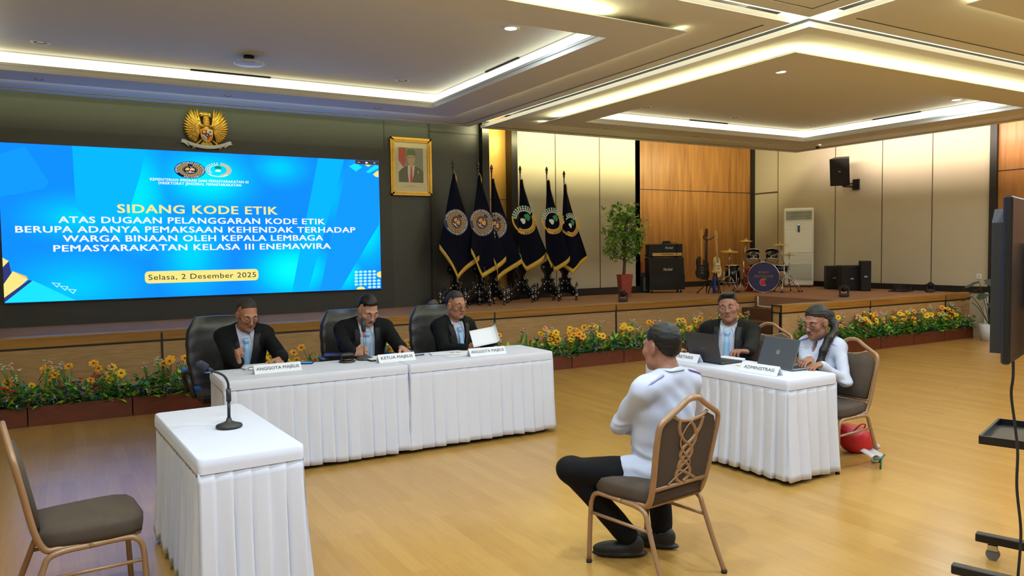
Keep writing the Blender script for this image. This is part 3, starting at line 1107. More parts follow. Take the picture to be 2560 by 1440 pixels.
def poly2(b, fn, pts, mi):
    b.add([fn(x, y) for x, y in pts], [tuple(range(len(pts)))], mi)
def leaf2(b, fn, c, a, l, w, mi):
    ca, sa_ = math.cos(a), math.sin(a)
    pts = [(0, 0), (.35 * l, w / 2), (.75 * l, w / 2.6), (l, 0), (.75 * l, -w / 2.6), (.35 * l, -w / 2)]
    poly2(b, fn, [(c[0] + x * ca - y * sa_, c[1] + x * sa_ + y * ca) for x, y in pts], mi)
def ministry_emblem(b, f, r, mi):
    """mi: navy, white, gold, red;  f(layer)(x, y)"""
    navy, white, gold, red = mi
    disc(b, f(0), r, navy)
    b.arc_text('KEMENTERIAN IMIGRASI DAN PEMASYARAKATAN', r * .17, r * .79, math.radians(205), math.radians(-62), f(1), white, bold=.03)
    b.arc_text('REPUBLIK INDONESIA', r * .15, r * .79, math.radians(-118), math.radians(-72) + .25, f(1), white, bold=.03, inside=True)
    annulus(b, f(1), r * .70, r * .745, gold)
    for k in range(26):
        a = math.radians(105 + k * 330 / 26)
        for s in (-1, 1):
            leaf2(b, f(2), (r * .585 * math.cos(a), r * .585 * math.sin(a)), a + math.pi / 2 + s * .75, r * .13, r * .07, gold)
    annulus(b, f(2), r * .44, r * .455, gold)
    for s in (-1, 1):
        for k in range(6):
            leaf2(b, f(3), (s * r * .05, -r * .02), math.pi / 2 - s * (.25 + k * .27), r * (.36 - .015 * k), r * .085, gold)
    poly2(b, f(4), [(-r * .09, r * .06), (r * .09, r * .06), (r * .09, -r * .07), (0, -r * .16), (-r * .09, -r * .07)], red)
    poly2(b, f(5), [(0, r * .05), (r * .08, r * .05), (r * .08, -r * .03), (0, -r * .03)], white)
    disc(b, f(4), r * .05, gold, 10, 0, r * .13)
    poly2(b, f(3), [(-r * .06, -r * .12), (r * .06, -r * .12), (r * .1, -r * .28), (-r * .1, -r * .28)], gold)
    poly2(b, f(5), [(-r * .27, -r * .20), (-r * .1, -r * .25), (r * .1, -r * .25), (r * .27, -r * .20), (r * .25, -r * .27), (0, -r * .32), (-r * .25, -r * .27)], white)
    sx, sy = r * .05, r * .33
    poly2(b, f(3), [(sx + r * .06 * (1 if i % 2 == 0 else .4) * math.sin(i * math.pi / 5), sy + r * .06 * (1 if i % 2 == 0 else .4) * math.cos(i * math.pi / 5)) for i in range(10)], white)
def corrections_emblem(b, f, r, mi):
    """wreath of cotton (left) and rice (right) round a tree and a lotus; mi: green, white, gold"""
    green, white, gold = mi[:3]
    for row in range(3):
        for k in range(11):
            a = math.radians(95 + k * 12.5)
            rr = r * (.98 - .15 * row)
            p = (rr * math.cos(a), rr * math.sin(a))
            disc(b, f(2), r * .062, white, 8, *p)
            leaf2(b, f(1), (p[0], p[1]), a + .9, r * .15, r * .09, green)
    for row in range(3):
        for k in range(16):
            a = math.radians(78 - k * 9.5)
            rr = r * (.98 - .14 * row)
            leaf2(b, f(1), (rr * math.cos(a), rr * math.sin(a)), a - math.pi / 2 + .5, r * .19, r * .12, gold)
    for (x, y, q) in ((0, .38, .17), (-.15, .28, .13), (.15, .28, .13), (-.10, .42, .12), (.10, .42, .12)):
        disc(b, f(1), r * q, green, 10, r * x, r * y)
    poly2(b, f(1), [(-r * .03, r * .3), (r * .03, r * .3), (r * .05, r * .0), (-r * .05, r * .0)], green)
    for k in range(7):
        a = math.pi / 2 + (k - 3) * .42
        leaf2(b, f(2), (0, -r * .24), a, r * (.36 - .03 * abs(k - 3)), r * .13, white)
    rib = [(math.cos(a), math.sin(a)) for a in [math.radians(210 + i * 12) for i in range(11)]]
    vs = []
    for (x, y) in rib:
        vs += [f(2)(x * r * .86, y * r * .62 - r * .30 + r * .06), f(2)(x * r * .86, y * r * .62 - r * .30 - r * .09)]
    b.add(vs, [(2 * i, 2 * i + 1, 2 * i + 3, 2 * i + 2) for i in range(10)], white if len(mi) < 4 else mi[3])
    b.arc_text('PENGAYOMAN', r * .085, r * .80, math.radians(240), math.radians(300), lambda x, y: f(3)(x, y * .74 - r * .30), mi[4] if len(mi) > 4 else green, bold=.02, inside=True)
b = MB()
lc, lc2 = at(475, 425, Y=SY), at(545, 425, Y=SY)
ministry_emblem(b, lambda l: (lambda x, z: Vector((lc.x + x * 1.72, SY - .004 - l * .0008, lc.z + z))), .118, (0, 1, 2, 3))
corrections_emblem(b, lambda l: (lambda x, z: Vector((lc2.x + x * 1.72, SY - .004 - l * .0008, lc2.z + z))), .098, (4, 1, 2))
b.build('slide_emblem', [ME['ink'], ME['white'], ME['gold'], ME['red'], ME['green']], scr)
# ------------------------------------------------------------------ people: smooth distance-field bodies
class Sdf:
    def __init__(s): s.o = []
    def cap(s, a, b, ra, rb=None, k=.02, m='u'):
        a, b = np.array(a, float), np.array(b, float)
        rb = ra if rb is None else rb
        ba = b - a
        L = max(float(ba @ ba), 1e-9)
        def f(X, Y, Z):
            px, py, pz = X - a[0], Y - a[1], Z - a[2]
            h = np.clip((px * ba[0] + py * ba[1] + pz * ba[2]) / L, 0, 1)
            return np.sqrt((px - ba[0] * h) ** 2 + (py - ba[1] * h) ** 2 + (pz - ba[2] * h) ** 2) - (ra + (rb - ra) * h)
        R = max(ra, rb)
        s.o.append((f, np.minimum(a, b) - R, np.maximum(a, b) + R, k, m))
        return s
    def chain(s, pts, rs, k=.02, m='u'):
        for i in range(len(pts) - 1): s.cap(pts[i], pts[i + 1], rs[i], rs[i + 1], k, m)
        return s
    def ell(s, c, r, R=None, k=.02, m='u'):
        c, r = np.array(c, float), np.array(r if hasattr(r, '__len__') else (r, r, r), float)
        R = np.eye(3) if R is None else np.array(R)
        def f(X, Y, Z):
            px, py, pz = X - c[0], Y - c[1], Z - c[2]
            q = [(R[0, i] * px + R[1, i] * py + R[2, i] * pz) for i in range(3)]
            k0 = np.sqrt(sum((q[i] / r[i]) ** 2 for i in range(3)))
            k1 = np.sqrt(sum((q[i] / r[i] ** 2) ** 2 for i in range(3)))
            return np.where(k1 > 1e-6, k0 * (k0 - 1) / np.maximum(k1, 1e-6), -r.min())
        e = np.sqrt(((R * r) ** 2).sum(1))
        s.o.append((f, c - e, c + e, k, m))
        return s
    def fn(s, f, lo, hi, k=.01, m='i'):
        s.o.append((f, np.array(lo, float), np.array(hi, float), k, m))
        return s
    @staticmethod
    def comb(D, d, k, m):
        if m == 'u':
            h = np.clip(.5 + .5 * (D - d) / k, 0, 1)
            return D + (d - D) * h - k * h * (1 - h)
        if m == 'w': return D + d
        if m == 's': d = -d
        h = np.clip(.5 - .5 * (D - d) / k, 0, 1)
        return D + (d - D) * h + k * h * (1 - h)
    def mesh(s, vs, noise_f=None, bounds=None):
        U = [o for o in s.o if o[4] == 'u']
        lo = np.min([o[1] for o in U], 0) - .03
        hi = np.max([o[2] for o in U], 0) + .03
        if bounds: lo, hi = np.maximum(lo, bounds[0]), np.minimum(hi, bounds[1])
        n = np.ceil((hi - lo) / vs).astype(int) + 1
        ax = [(lo[i] + vs * np.arange(n[i])).astype(np.float32) for i in range(3)]
        D = np.full(n, .12, np.float32)
        for f, a, b, k, m in s.o:
            if m in 'iw': sl = (slice(0, n[0]), slice(0, n[1]), slice(0, n[2]))
            else:
                i0 = np.clip(np.floor((a - k - .025 - lo) / vs).astype(int), 0, n)
                i1 = np.clip(np.ceil((b + k + .025 - lo) / vs).astype(int) + 1, 0, n)
                if (i1 <= i0).any(): continue
                sl = tuple(slice(i0[i], i1[i]) for i in range(3))
            X, Y, Z = ax[0][sl[0]][:, None, None], ax[1][sl[1]][None, :, None], ax[2][sl[2]][None, None, :]
            D[sl] = Sdf.comb(D[sl], f(X, Y, Z).astype(np.float32), k, m)
        if noise_f:
            I = np.nonzero(np.abs(D) < .03)
            D[I] += noise_f(ax[0][I[0]], ax[1][I[1]], ax[2][I[2]])
        g = openvdb.FloatGrid(.12)
        g.copyFromArray(np.ascontiguousarray(D))
        P, Q = g.convertToQuads(isovalue=0.0)
        P = np.array(P, float) * vs + lo
        Q = np.array(Q)
        p0, p1, p2 = P[Q[:, 0]], P[Q[:, 1]], P[Q[:, 2]]
        vol = np.einsum('ij,ij->', p0, np.cross(p1 - p0, p2 - p0)) 
        if vol < 0: Q = Q[:, ::-1]
        return P, Q

def raw_mesh(name, P, Q, mats, parent, mi=None):
    me = bpy.data.meshes.new(name)
    me.from_pydata(P.tolist(), [], Q.tolist())
    for m in (mats if isinstance(mats, (list, tuple)) else [mats]): me.materials.append(m)
    me.polygons.foreach_set('use_smooth', [True] * len(Q))
    if mi is not None: me.polygons.foreach_set('material_index', np.asarray(mi, np.int32).tolist())
    me.update()
    o = bpy.data.objects.new(name, me)
    COL.objects.link(o)
    if parent is not None: o.parent = parent
    return o

def wr(seed, amp, fr):
    rs = np.random.RandomState(seed)
    A = rs.normal(size=(5, 3)); ph = rs.uniform(0, 6, 5)
    A /= np.linalg.norm(A, axis=1)[:, None]
    def f(X, Y, Z):
        v = 0
        for i in range(5):
            q = fr * (.7 + .25 * i) * (A[i, 0] * X + A[i, 1] * Y + A[i, 2] * Z) + ph[i]
            v = v + np.sin(q + 1.3 * np.sin(q * .37 + i)) / (1 + .4 * i)
        return (amp * v / 2).astype(np.float32)
    return f

def skin(name, rgb):
    return mat(name, S(*rgb), .48, spec=.4, noise_amt=.05, noise_scale=30)
M_LIP = mat('lip', S(136, 78, 70), .45)
M_EYE = mat('eye_white', S(225, 220, 214), .2)
M_IRIS = mat('iris_dark', S(30, 20, 16), .2)
M_HAIR = mat('hair_black', S(20, 18, 18), .5, spec=.35, noise_amt=.3, noise_scale=60, bump=.2, bump_scale=160, stretch=(1, .25, 1))
M_HAIRG = mat('hair_greying', S(46, 42, 40), .6, spec=.3, noise_amt=.35, noise_scale=80, bump=.2, bump_scale=160, stretch=(1, .25, 1))
M_SUIT = mat('suit_black', S(15, 16, 19), .8, spec=.15, sheen=0, bump=.1, bump_scale=500)
M_SHIRT = mat('shirt_white', S(194, 200, 217), .8, spec=.2)
M_TIE = mat('tie_sky_blue', S(150, 196, 236), .5, spec=.4, noise_amt=.06, noise_scale=150)
M_TROU = mat('trousers_black', S(20, 20, 23), .85, spec=.15)
M_SHOE = mat('shoe_black', S(18, 18, 19), .55, bump=.2, bump_scale=200)
M_GLASSF = mat('spectacle_frame', S(34, 28, 26), .35)
M_LENS = mat('spectacle_lens', (1, 1, 1), .02, spec=.5, trans=1.0)
M_LENS.node_tree.nodes['Principled BSDF'].inputs['IOR'].default_value = 1.06
M_WATCH = mat('watch_steel', S(120, 120, 124), .3, .9)

def npm(M): return np.array([list(r) for r in M])

def person(cfg):
    """seated figure; local frame: +y forward, +x its right hand side"""
    s = cfg.get('s', 1.0)
    rz = math.radians(cfg['rz'])
    lean, side, tw = math.radians(cfg.get('lean', 8)), math.radians(cfg.get('side', 0)), math.radians(cfg.get('twist', 0))
    hy, hp, hr = (math.radians(a) for a in cfg.get('head', (0, 0, 0)))
    w, bl = cfg.get('w', 1.0), cfg.get('belly', 1.0)
    pel = np.array([0, 0, cfg.get('pelvis', .56)])
    TR = npm(Matrix.Rotation(tw, 3, 'Z') @ Matrix.Rotation(side, 3, 'Y') @ Matrix.Rotation(-lean, 3, 'X'))
    HR_ = npm(Matrix.Rotation(hy, 3, 'Z') @ Matrix.Rotation(-hp, 3, 'X') @ Matrix.Rotation(hr, 3, 'Y'))
    def T(x, y, z): return pel + TR @ np.array([x, y, z])
    neck0 = T(0, -.025, .475)
    hc = neck0 + TR @ np.array([0, .012, .066]) + HR_ @ np.array([0, .028, .085])
    # placement: the head centre goes to the wanted world point
    tgt = Vector(cfg['head_at'])
    RW = Matrix.Rotation(rz, 3, 'Z')
    if 'loc' in cfg: loc = Vector((*cfg['loc'], 0))
    else:
        off = RW @ (Vector(hc) * s)
        loc = Vector((tgt.x - off.x, tgt.y - off.y, 0))
        dz = (tgt.z - off.z) / s
        pel[2] += dz; neck0[2] += dz; hc[2] += dz
        cfg['_dz'] = dz
    def loc2(p):
        return np.array(RW.transposed() @ (Vector(p) - loc)) / s
    def H(x, y, z): return hc + HR_ @ np.array([x, y, z])
    B = Sdf()
    f = cfg.get('fem', 0)
    fat = cfg.get('face', 1.0)
    # ---- head
    B.ell(H(0, -.018, .038), (.074, .094, .084), HR_)
    B.ell(H(0, .022, -.028), (.060 * fat, .068, .092), HR_, .03)
    B.ell(H(0, .035, -.082), (.046 * fat, .046, .034), HR_, .03)
    B.ell(H(0, .072, -.104), (.020 * fat, .018, .017), HR_, .025)
    for q in (-1, 1):
        B.ell(H(q * .043 * fat, .058, -.022), (.023, .022, .022), HR_, .025)
        B.ell(H(q * .044 * fat, .02, -.075), (.018, .03, .025), HR_, .03)
        B.cap(H(q * .014, .083, .026), H(q * .046, .068, .026), .0115, .010, .018)
        B.ell(H(q * .031, .099, .004), (.018, .020, .011), HR_, .012, 's')
        B.ell(H(q * .031, .0745, .003), (.0155, .0145, .0135), HR_, .004)
        B.ell(H(q * .0135, .100, -.034), (.0095, .010, .0075), HR_, .007)
        B.ell(H(q * .0775, -.010, -.006), (.0095, .0215, .033), HR_ @ npm(Matrix.Rotation(q * .35, 3, 'Z') @ Matrix.Rotation(.18, 3, 'X')), .008)
        B.ell(H(q * .089, -.004, .0), (.006, .011, .018), HR_, .006, 's')
    B.cap(H(0, .090, .014), H(0, .108, -.028), .0075, .0115, .012)
    B.ell(H(0, .110, -.030), (.0115, .011, .009), HR_, .008)
    B.ell(H(0, .0885, -.0575), (.024, .011, .0068), HR_, .006)
    B.ell(H(0, .0865, -.069), (.020, .011, .0075), HR_, .006)
    B.cap(H(-.022, .0965, -.0632), H(.022, .0965, -.0632), .0022, None, .003, 's')
    # ---- neck, trunk
    B.cap(H(0, -.030, -.065), neck0 + TR @ np.array([0, -.01, .0]), .052 if not f else .044, .060 if not f else .05, .03)
    def trunk(D, e, k=.05, low=True):
        D.ell(T(0, -.005, .0), (.165 * w + e, .125 + e, .13 + e), TR, k)
        D.ell(T(0, .02 * bl, .15), (.148 * w + e, .108 * bl + e, .16 + e), TR, k)
        D.ell(T(0, .006, .30), (.165 * w + e, .106 + e, .16 + e), TR, k)
        D.cap(T(-.140 * w, -.018, .425), T(.140 * w, -.018, .425), .056 + e, None, k)
        for q in (-1, 1): D.cap(T(q * .13 * w, -.03, .442), T(q * .02, -.035, .475), .038 + e, .046 + e, .035)
        if f:
            for q in (-1, 1): D.ell(T(q * .075, .095, .27), (.062 + e, .055 + e, .06 + e), TR, .04)
    trunk(B, -.006)
    tsd = Sdf()
    trunk(tsd, 0)
    def trunk_d(X, Y, Z):
        D_ = None
        for f_, a_, b_, k_, m_ in tsd.o:
            d_ = f_(X, Y, Z)
            D_ = d_ if D_ is None else Sdf.comb(D_, d_, k_, 'u')
        return D_
    def push(p, e):
        """move a point outwards until it lies e outside the trunk"""
        p = np.array(p, float)
        for _ in range(4):
            d = float(trunk_d(*p))
            if d >= e: break
            h = .003
            g = np.array([float(trunk_d(*(p + np.eye(3)[i] * h))) - d for i in range(3)]) / h
            p = p + g / max(np.linalg.norm(g), 1e-6) * (e - d)
        return p
    def front_y(x, z, e=.006):
        """front of the trunk, grown by e, at trunk coordinates x, z"""
        lo, hi = 0.0, .35
        for _ in range(16):
            m = (lo + hi) / 2
            if float(trunk_d(*T(x, m, z))) < e: lo = m
            else: hi = m
        return lo
    # ---- arms by two-bone reach
    L1, L2 = .285, .255
    arms = {}
    for nm, q in (('R', 1), ('L', -1)):
        a = cfg[nm]
        Sh = T(q * .178 * w, -.014, .418)
        Wp = loc2(a['wrist'])
        d = Wp - Sh
        D_ = np.linalg.norm(d)
        if D_ > L1 + L2 - .005:
            Wp = Sh + d / D_ * (L1 + L2 - .005); d = Wp - Sh; D_ = np.linalg.norm(d)
        x = (L1 * L1 - L2 * L2 + D_ * D_) / (2 * D_)
        h = math.sqrt(max(0, L1 * L1 - x * x))
        pole = np.array(a.get('pole', (q * .8, -.3, -.6)), float)
        u = d / D_
        pole = pole - u * (pole @ u); pole /= np.linalg.norm(pole)
        El = Sh + u * x + pole * h
        arms[q] = (Sh, El, Wp)
        ka = .8 if f else 1
        B.cap(Sh, El, .047 * ka, .039 * ka, .03).cap(El, Wp, .038 * ka, .026, .02)
        # ---- hand
        fd = np.array(RW.transposed() @ Vector(a['dir'])) if 'dir' in a else (Wp - El)
        fd = fd / np.linalg.norm(fd)
        pn = np.array(RW.transposed() @ Vector(a.get('palm', (0, 0, -1))), float)
        pn = pn - fd * (pn @ fd); pn /= np.linalg.norm(pn)
        lat = np.cross(fd, pn) * q                     # towards the thumb side
        lat /= np.linalg.norm(lat)
        hs = .92 if f else 1.0
        curl = a.get('curl', (.35, .35, .35, .35))
        kn = []
        for i, (o_, fw) in enumerate(((.031, .088), (.011, .092), (-.010, .088), (-.029, .080))):
            K = Wp + (fd * fw + lat * o_) * hs
            kn.append(K)
            B.cap(Wp + (fd * .012 + lat * o_ * .55) * hs, K, .0165 * hs, .0125 * hs, .012)
        for i, ln in enumerate((.072, .080, .075, .060)):
            p, dcur = kn[i], fd + lat * (.08, .02, -.05, -.12)[i]
            dcur = dcur / np.linalg.norm(dcur)
            cv = curl[i]
            ang = 0
            for j, fr in enumerate((.45, .30, .25)):
                ang += cv * (1.0, 1.15, .8)[j]
                dd = dcur * math.cos(ang) + pn * math.sin(ang)
                p2 = p + dd * ln * fr * hs
                B.cap(p, p2, (.0098, .0090, .0082)[j] * hs, (.0092, .0083, .0070)[j] * hs, .004)
                p = p2
        tc = a.get('thumb', .5)
        p = Wp + (fd * .028 + lat * .026 + pn * .006) * hs
        dd = fd * .62 + lat * .72 + pn * .25 * tc
        for j, (ln, ra_, rb_) in enumerate(((.042, .0155, .0115), (.032, .0112, .0098), (.026, .0098, .0078))):
            dn = dd / np.linalg.norm(dd)
            p2 = p + dn * ln * hs
            B.cap(p, p2, ra_ * hs, rb_ * hs, .008)
            p = p2
            dd = dd - lat * .55 * tc + pn * .55 * tc + fd * .2
    # ---- legs
    legs = []
    for q in (1, -1):
        Hp = pel + np.array([q * .09, .03, -.03])
        kd, fdn = cfg.get('knees', {}), cfg.get('feet', {})
        K = loc2(kd[q]) if q in kd else np.array([q * .12, .47, .50])
        A = loc2(fdn[q]) if q in fdn else np.array([q * .12, .50, .10])
        td = np.array(RW.transposed() @ Vector(cfg['toes'][q])) if 'toes' in cfg else np.array([q * .1, 1, 0])
        td = td / np.linalg.norm(td)
        legs.append((q, Hp, K, A, td))
        B.cap(Hp, K, .080, .056, .04).cap(K, A, .052, .036, .02)
        B.cap(A - td * .02 - np.array([0, 0, .04]), A + td * .14 - np.array([0, 0, .07]), .034, .026, .02)
    # lips get their own colour
    P, Q = B.mesh(cfg.get('vox', .0042))
    ctr = P[Q].mean(1)
    hl = (ctr - hc) @ HR_
    mi = ((np.abs(hl[:, 0]) < .022 * (1 - ((hl[:, 2] + .064) / .012) ** 2).clip(0, 1)) & (hl[:, 1] > .088) & (np.abs(hl[:, 2] + .064) < .012)).astype(int)
    sk = skin(*cfg['skin'])
    body = raw_mesh('person', P * s, Q, [sk, M_LIP], None, mi)
    body.location = loc
    body.rotation_euler.z = rz
    tag(body, cfg['label'], 'person')
    def put(name, D, m, vs=.006, nf=None, bounds=None):
        P, Q = D.mesh(vs, nf, bounds)
        return raw_mesh(name, P * s, Q, m, body)
    # ---- eyes, brows
    for q in (-1, 1):
        b = MB()
        open_ = cfg.get('open', 1.0)
        c = H(q * .031, .0772, .0025 - .002 * (1 - open_))
        b.ell([v * s for v in c], (.0128 * s, .0122 * s, .0054 * open_ * s), 12, 0, Matrix(HR_.tolist()))
        gz = np.array([cfg.get('gaze', 0) * .005, .0105, -.001])
        b.ell([v * s for v in (c + HR_ @ gz)], (.0052 * s, .0032 * s, .0049 * open_ * s), 10, 1, Matrix(HR_.tolist()))
        b.build('eye', [M_EYE, M_IRIS], body)
        D = Sdf()
        D.chain([H(q * .014, .0915, .0265), H(q * .032, .0895, .0315), H(q * .049, .073, .0265)], [.0032, .0038, .0022], .004)
        put('eyebrow', D, M_HAIR, .003)
    # ---- hair
    hm = cfg.get('hair_mat', M_HAIR)
    D = Sdf()
    th = cfg.get('hair_t', .011)
    D.ell(H(0, -.026, .044), (.074 + th * .5, .092 + th * .8, .082 + th * 1.2), HR_)
    D.ell(H(0, -.050, -.01), (.064 + th * .3, .058 + th * .3, .075), HR_, .02)
    if cfg.get('quiff'): D.ell(H(cfg['quiff'] * .02, .035, .108), (.056, .048, .026), HR_, .02)
    za, zb = cfg.get('hairline', (.004, .70))
    if f: za, zb = .000, .85
    def cut(X, Y, Z):
        px, py, pz = X - hc[0], Y - hc[1], Z - hc[2]
        x = HR_[0, 0] * px + HR_[1, 0] * py + HR_[2, 0] * pz
        y = HR_[0, 1] * px + HR_[1, 1] * py + HR_[2, 1] * pz
        z = HR_[0, 2] * px + HR_[1, 2] * py + HR_[2, 2] * pz
        corner = cfg.get('recede', .35)
        line = za + zb * y + corner * np.maximum(0, np.abs(x) - .035) * np.clip(y / .05, 0, 1)
        line = np.where(y < -.02, np.maximum(line, -.085 + (0 if not f else -.02)), line)
        side = .032 * np.exp(-((y + .004) / .028) ** 2) * (np.abs(x) > .05) - (.024 * np.exp(-((y - .024) / .013) ** 2) * np.clip((np.abs(x) - .045) / .015, 0, 1) if not f else 0)
        c = (line + side - z) * .8 + .0035 * np.sin(x * 310 + y * 190) * np.sin(y * 260 + z * 90)
        return np.where(c > 0, .05, (th * 1.25 + .006) * np.clip(1 + c / (.030 if not f else .02), 0, 1) ** 2 - .0008 * f)
    D.fn(cut, (0, 0, 0), (0, 0, 0), .012, 'w')
    if f:
        D.ell(H(0, -.118, .03), (.028, .03, .028), HR_, .015)
        tail = [H(0, -.112, .038), H(-.030, -.140, .025), H(-.065, -.120, -.05), T(-.105, -.045, .545), T(-.115, .045, .515), T(-.112, .118, .44), T(-.105, .160, .36), T(-.095, .172, .29), T(-.085, .170, .25)]
        D.chain(tail, [.020, .026, .028, .028, .028, .027, .025, .019, .008], .02)
    put('hair', D, hm, .0036, wr(5, .0010, 260))
    if cfg.get('beard'):
        D = Sdf()
        D.ell(H(0, .074, -.110), (.017, .0185, .017), HR_)
        D.ell(H(0, .074, -.124), (.010, .012, .014), HR_, .015)
        put('beard', D, cfg.get('beard_mat', mat('beard_grey', S(112, 104, 98), .7)), .003, wr(3, .0015, 260))
    # ---- spectacles
    if cfg.get('glasses'):
        g = MB()
        ln = MB()
        hv = lambda x, y, z: Vector(H(x, y, z)) * s
        drop = cfg.get('drop', 0)
        for q in (-1, 1):
            ring_ = [hv(q * (.033 + .0245 * math.cos(a)), .1065 - .006 * abs(math.cos(a)), -.003 - drop + .0125 * max(-1, min(1, 1.25 * math.sin(a)))) for a in [2 * math.pi * i / 20 for i in range(20)]]
            g.tube(ring_, .0013 * s, 5, closed=True)
            ln.add(ring_, [tuple(range(20))], 0)
            g.tube([hv(q * .057, .100, .002 - drop), hv(q * .073, .08, .004 - drop * .5), hv(q * .0775, -.005, .012)], .0014 * s, 5)
        g.tube([hv(-.010, .107, .0 - drop), hv(0, .110, .003 - drop), hv(.010, .107, .0 - drop)], .0013 * s, 5)
        go = g.build('eyeglasses', M_GLASSF, body)
        lo_ = ln.build('lens', M_LENS, go)
    # ---- clothes
    def sleeve(D, e, q, cut_=.03, k=.035, end=1.0):
        Sh, El, Wp = arms[q]
        E2 = Wp + (El - Wp) * cut_
        D.cap(Sh, El, .052 + e, .043 + e, .04)
        D.cap(El, E2, .043 + e, .032 + e * end, .02)
    nv = T(0, 0, .40)
    suit = cfg['wear'] == 'suit'
    hem = cfg.get('hem', -.02)
    sh = Sdf()
    trunk(sh, .006 if suit else .016)
    if not suit:
        for q in (1, -1): sleeve(sh, .004 if not f else -.004, q, .02, end=1.4)
        # cuff bands
        for q in (1, -1):
            Sh, El, Wp = arms[q]
            sh.cap(Wp + (El - Wp) * .05, Wp + (El - Wp) * .20, .037, None, .01)
        sh.ell(T(0, .025, -.04), (.172 * w, .118 * bl, .11), TR, .05)       # loose tails over the hips
        for q, Hp, K, A, td in legs:
            sh.cap(Hp, Hp + (K - Hp) * .28, .098, .088, .04)
        for q in (1, -1):                                                # folds hanging from shoulder and elbow
            Sh, El, Wp = arms[q]
            for (t0, off) in ((.82, .02), (.95, .0), (1.08, .02)):
                c = Sh + (El - Sh) * min(t0, 1) + (Wp - El) * max(0, t0 - 1)
                sh.ell(c, (.056, .056, .016), npm(Matrix.Rotation(.5 * q, 3, 'Y')), .02)
    nfo = wr(11 + cfg['id'], .0048, 30)
    def folds(X, Y, Z):
        px, py, pz = X - pel[0], Y - pel[1], Z - pel[2]
        z = TR[0, 2] * px + TR[1, 2] * py + TR[2, 2] * pz
        q = np.sin(95 * z + 9 * X + 5 * np.sin(14 * X + 9 * Y)) * np.exp(-((z - .06) / .07) ** 2)
        q2 = np.sin(70 * (X * .8 + z) + 3 * np.sin(11 * z)) * np.exp(-((z - .30) / .12) ** 2) * .5
        return nfo(X, Y, Z) + (.0055 * q + .005 * q2).astype(np.float32)
    # opening for the neck
    sh.cap(neck0 + TR @ np.array([0, .0, .005]), H(0, -.02, -.05), .050 if f else .056, .07, .01, 's')
    if not suit: sh.ell(T(0, .06, .44), (.022, .05, .05), TR, .01, 's')
    put('shirt', sh, M_SHIRT, .0055, wr(11 + cfg['id'], .0012, 30) if suit else folds)
    # collar
    col = Sdf()
    pts = []
    for i in range(15):
        a = math.radians(-158 + 316 * i / 14)           # open at the front
        ca = math.cos(a)
        pts.append(T(.066 * math.sin(a), -.034 - (.062 if ca > 0 else .090) * ca, .528 - .062 * (1 - ca) / 2))
    e_ = .012 if suit else .022
    low = [push(q_ + TR @ np.array([0, 0, -.026 + .008 * abs(i - 7) / 7]) + (q_ - T(0, -.03, .48)) * .12, e_) for i, q_ in enumerate(pts)]
    pts = [push(q_, -.004) for q_ in pts]
    mid_ = [push((u_ + v_) / 2, e_ - .004) for u_, v_ in zip(pts, low)]
    cb_ = MB()
    nodes = []
    for i in range(15):
        q = 1 if i >= 7 else -1
        tip = T(q * .056, front_y(.056, .385, e_ + .006), .385)
        t = max(0, (abs(i - 7) - 3) / 4) ** 1.6
        bot = push(low[i] + (tip - low[i]) * t, e_ + .005)
        inn = pts[i] + (T(0, -.03, .47) - pts[i]) * .12 + TR @ np.array([0, 0, -.022])
        cen = push((pts[i] + bot) / 2, e_ + .006)
        up_ = pts[i] + (pts[i] - T(0, -.03, .50)) * .03 + TR @ np.array([0, 0, .004])
        nodes.append([inn, pts[i], up_, cen, bot])
    vs = [Vector(v) * s for row in nodes for v in row]
    cb_.add(vs, [(i * 5 + k, i * 5 + k + 1, i * 5 + k + 6, i * 5 + k + 5) for i in range(14) for k in range(4)], 0, True)
    o = cb_.build('collar', M_SHIRT, body)
    o.modifiers.new('t', 'SOLIDIFY').thickness = .004
    sb_ = o.modifiers.new('s', 'SUBSURF')
    sb_.levels = sb_.render_levels = 1
    if suit:
        jk = Sdf()
        trunk(jk, .024)
        for q in (1, -1):
            sleeve(jk, .014, q, .06, end=1.0)
            jk.ell(T(q * .178 * w, -.014, .442), (.066, .066, .045), TR, .03)
            jk.cap(T(q * .17 * w, -.02, .462), T(q * .07, -.03, .478), .034, .034, .03)
        jk.ell(T(0, .01, -.03), (.19 * w, .16 * bl, .13), TR, .05)
        vb = cfg.get('vbottom', .02)
        def vcut(X, Y, Z):
            px, py, pz = X - pel[0], Y - pel[1], Z - pel[2]
            x = TR[0, 0] * px + TR[1, 0] * py + TR[2, 0] * pz
            y = TR[0, 1] * px + TR[1, 1] * py + TR[2, 1] * pz
            z = TR[0, 2] * px + TR[1, 2] * py + TR[2, 2] * pz
            half = np.clip((z - vb) * cfg.get('vslope', .20), -.05, .070)
            return np.maximum((np.abs(x - cfg.get('vx', 0)) - half) * .97, -y + .01)
        # lapels: raised band beside the opening
        def lap(X, Y, Z):
            v = vcut(X, Y, Z)
            D_ = trunk_d(X, Y, Z)
            return np.maximum(np.maximum(v - .05, D_ - .0295), -v)
        jk.fn(lap, T(0, .1, .25) - .3, T(0, .1, .25) + .3, .004, 'u')
        jk.fn(vcut, T(0, .1, .25) - .35, T(0, .1, .25) + .35, .004, 's')
        jk.cap(T(0, -.03, .49), H(0, -.02, -.03), .070, .085, .01, 's')
        put('jacket', jk, M_SUIT, .0058, wr(23 + cfg['id'], .0042, 28))
        # lapels with their notch
        vx_ = cfg.get('vx', 0)
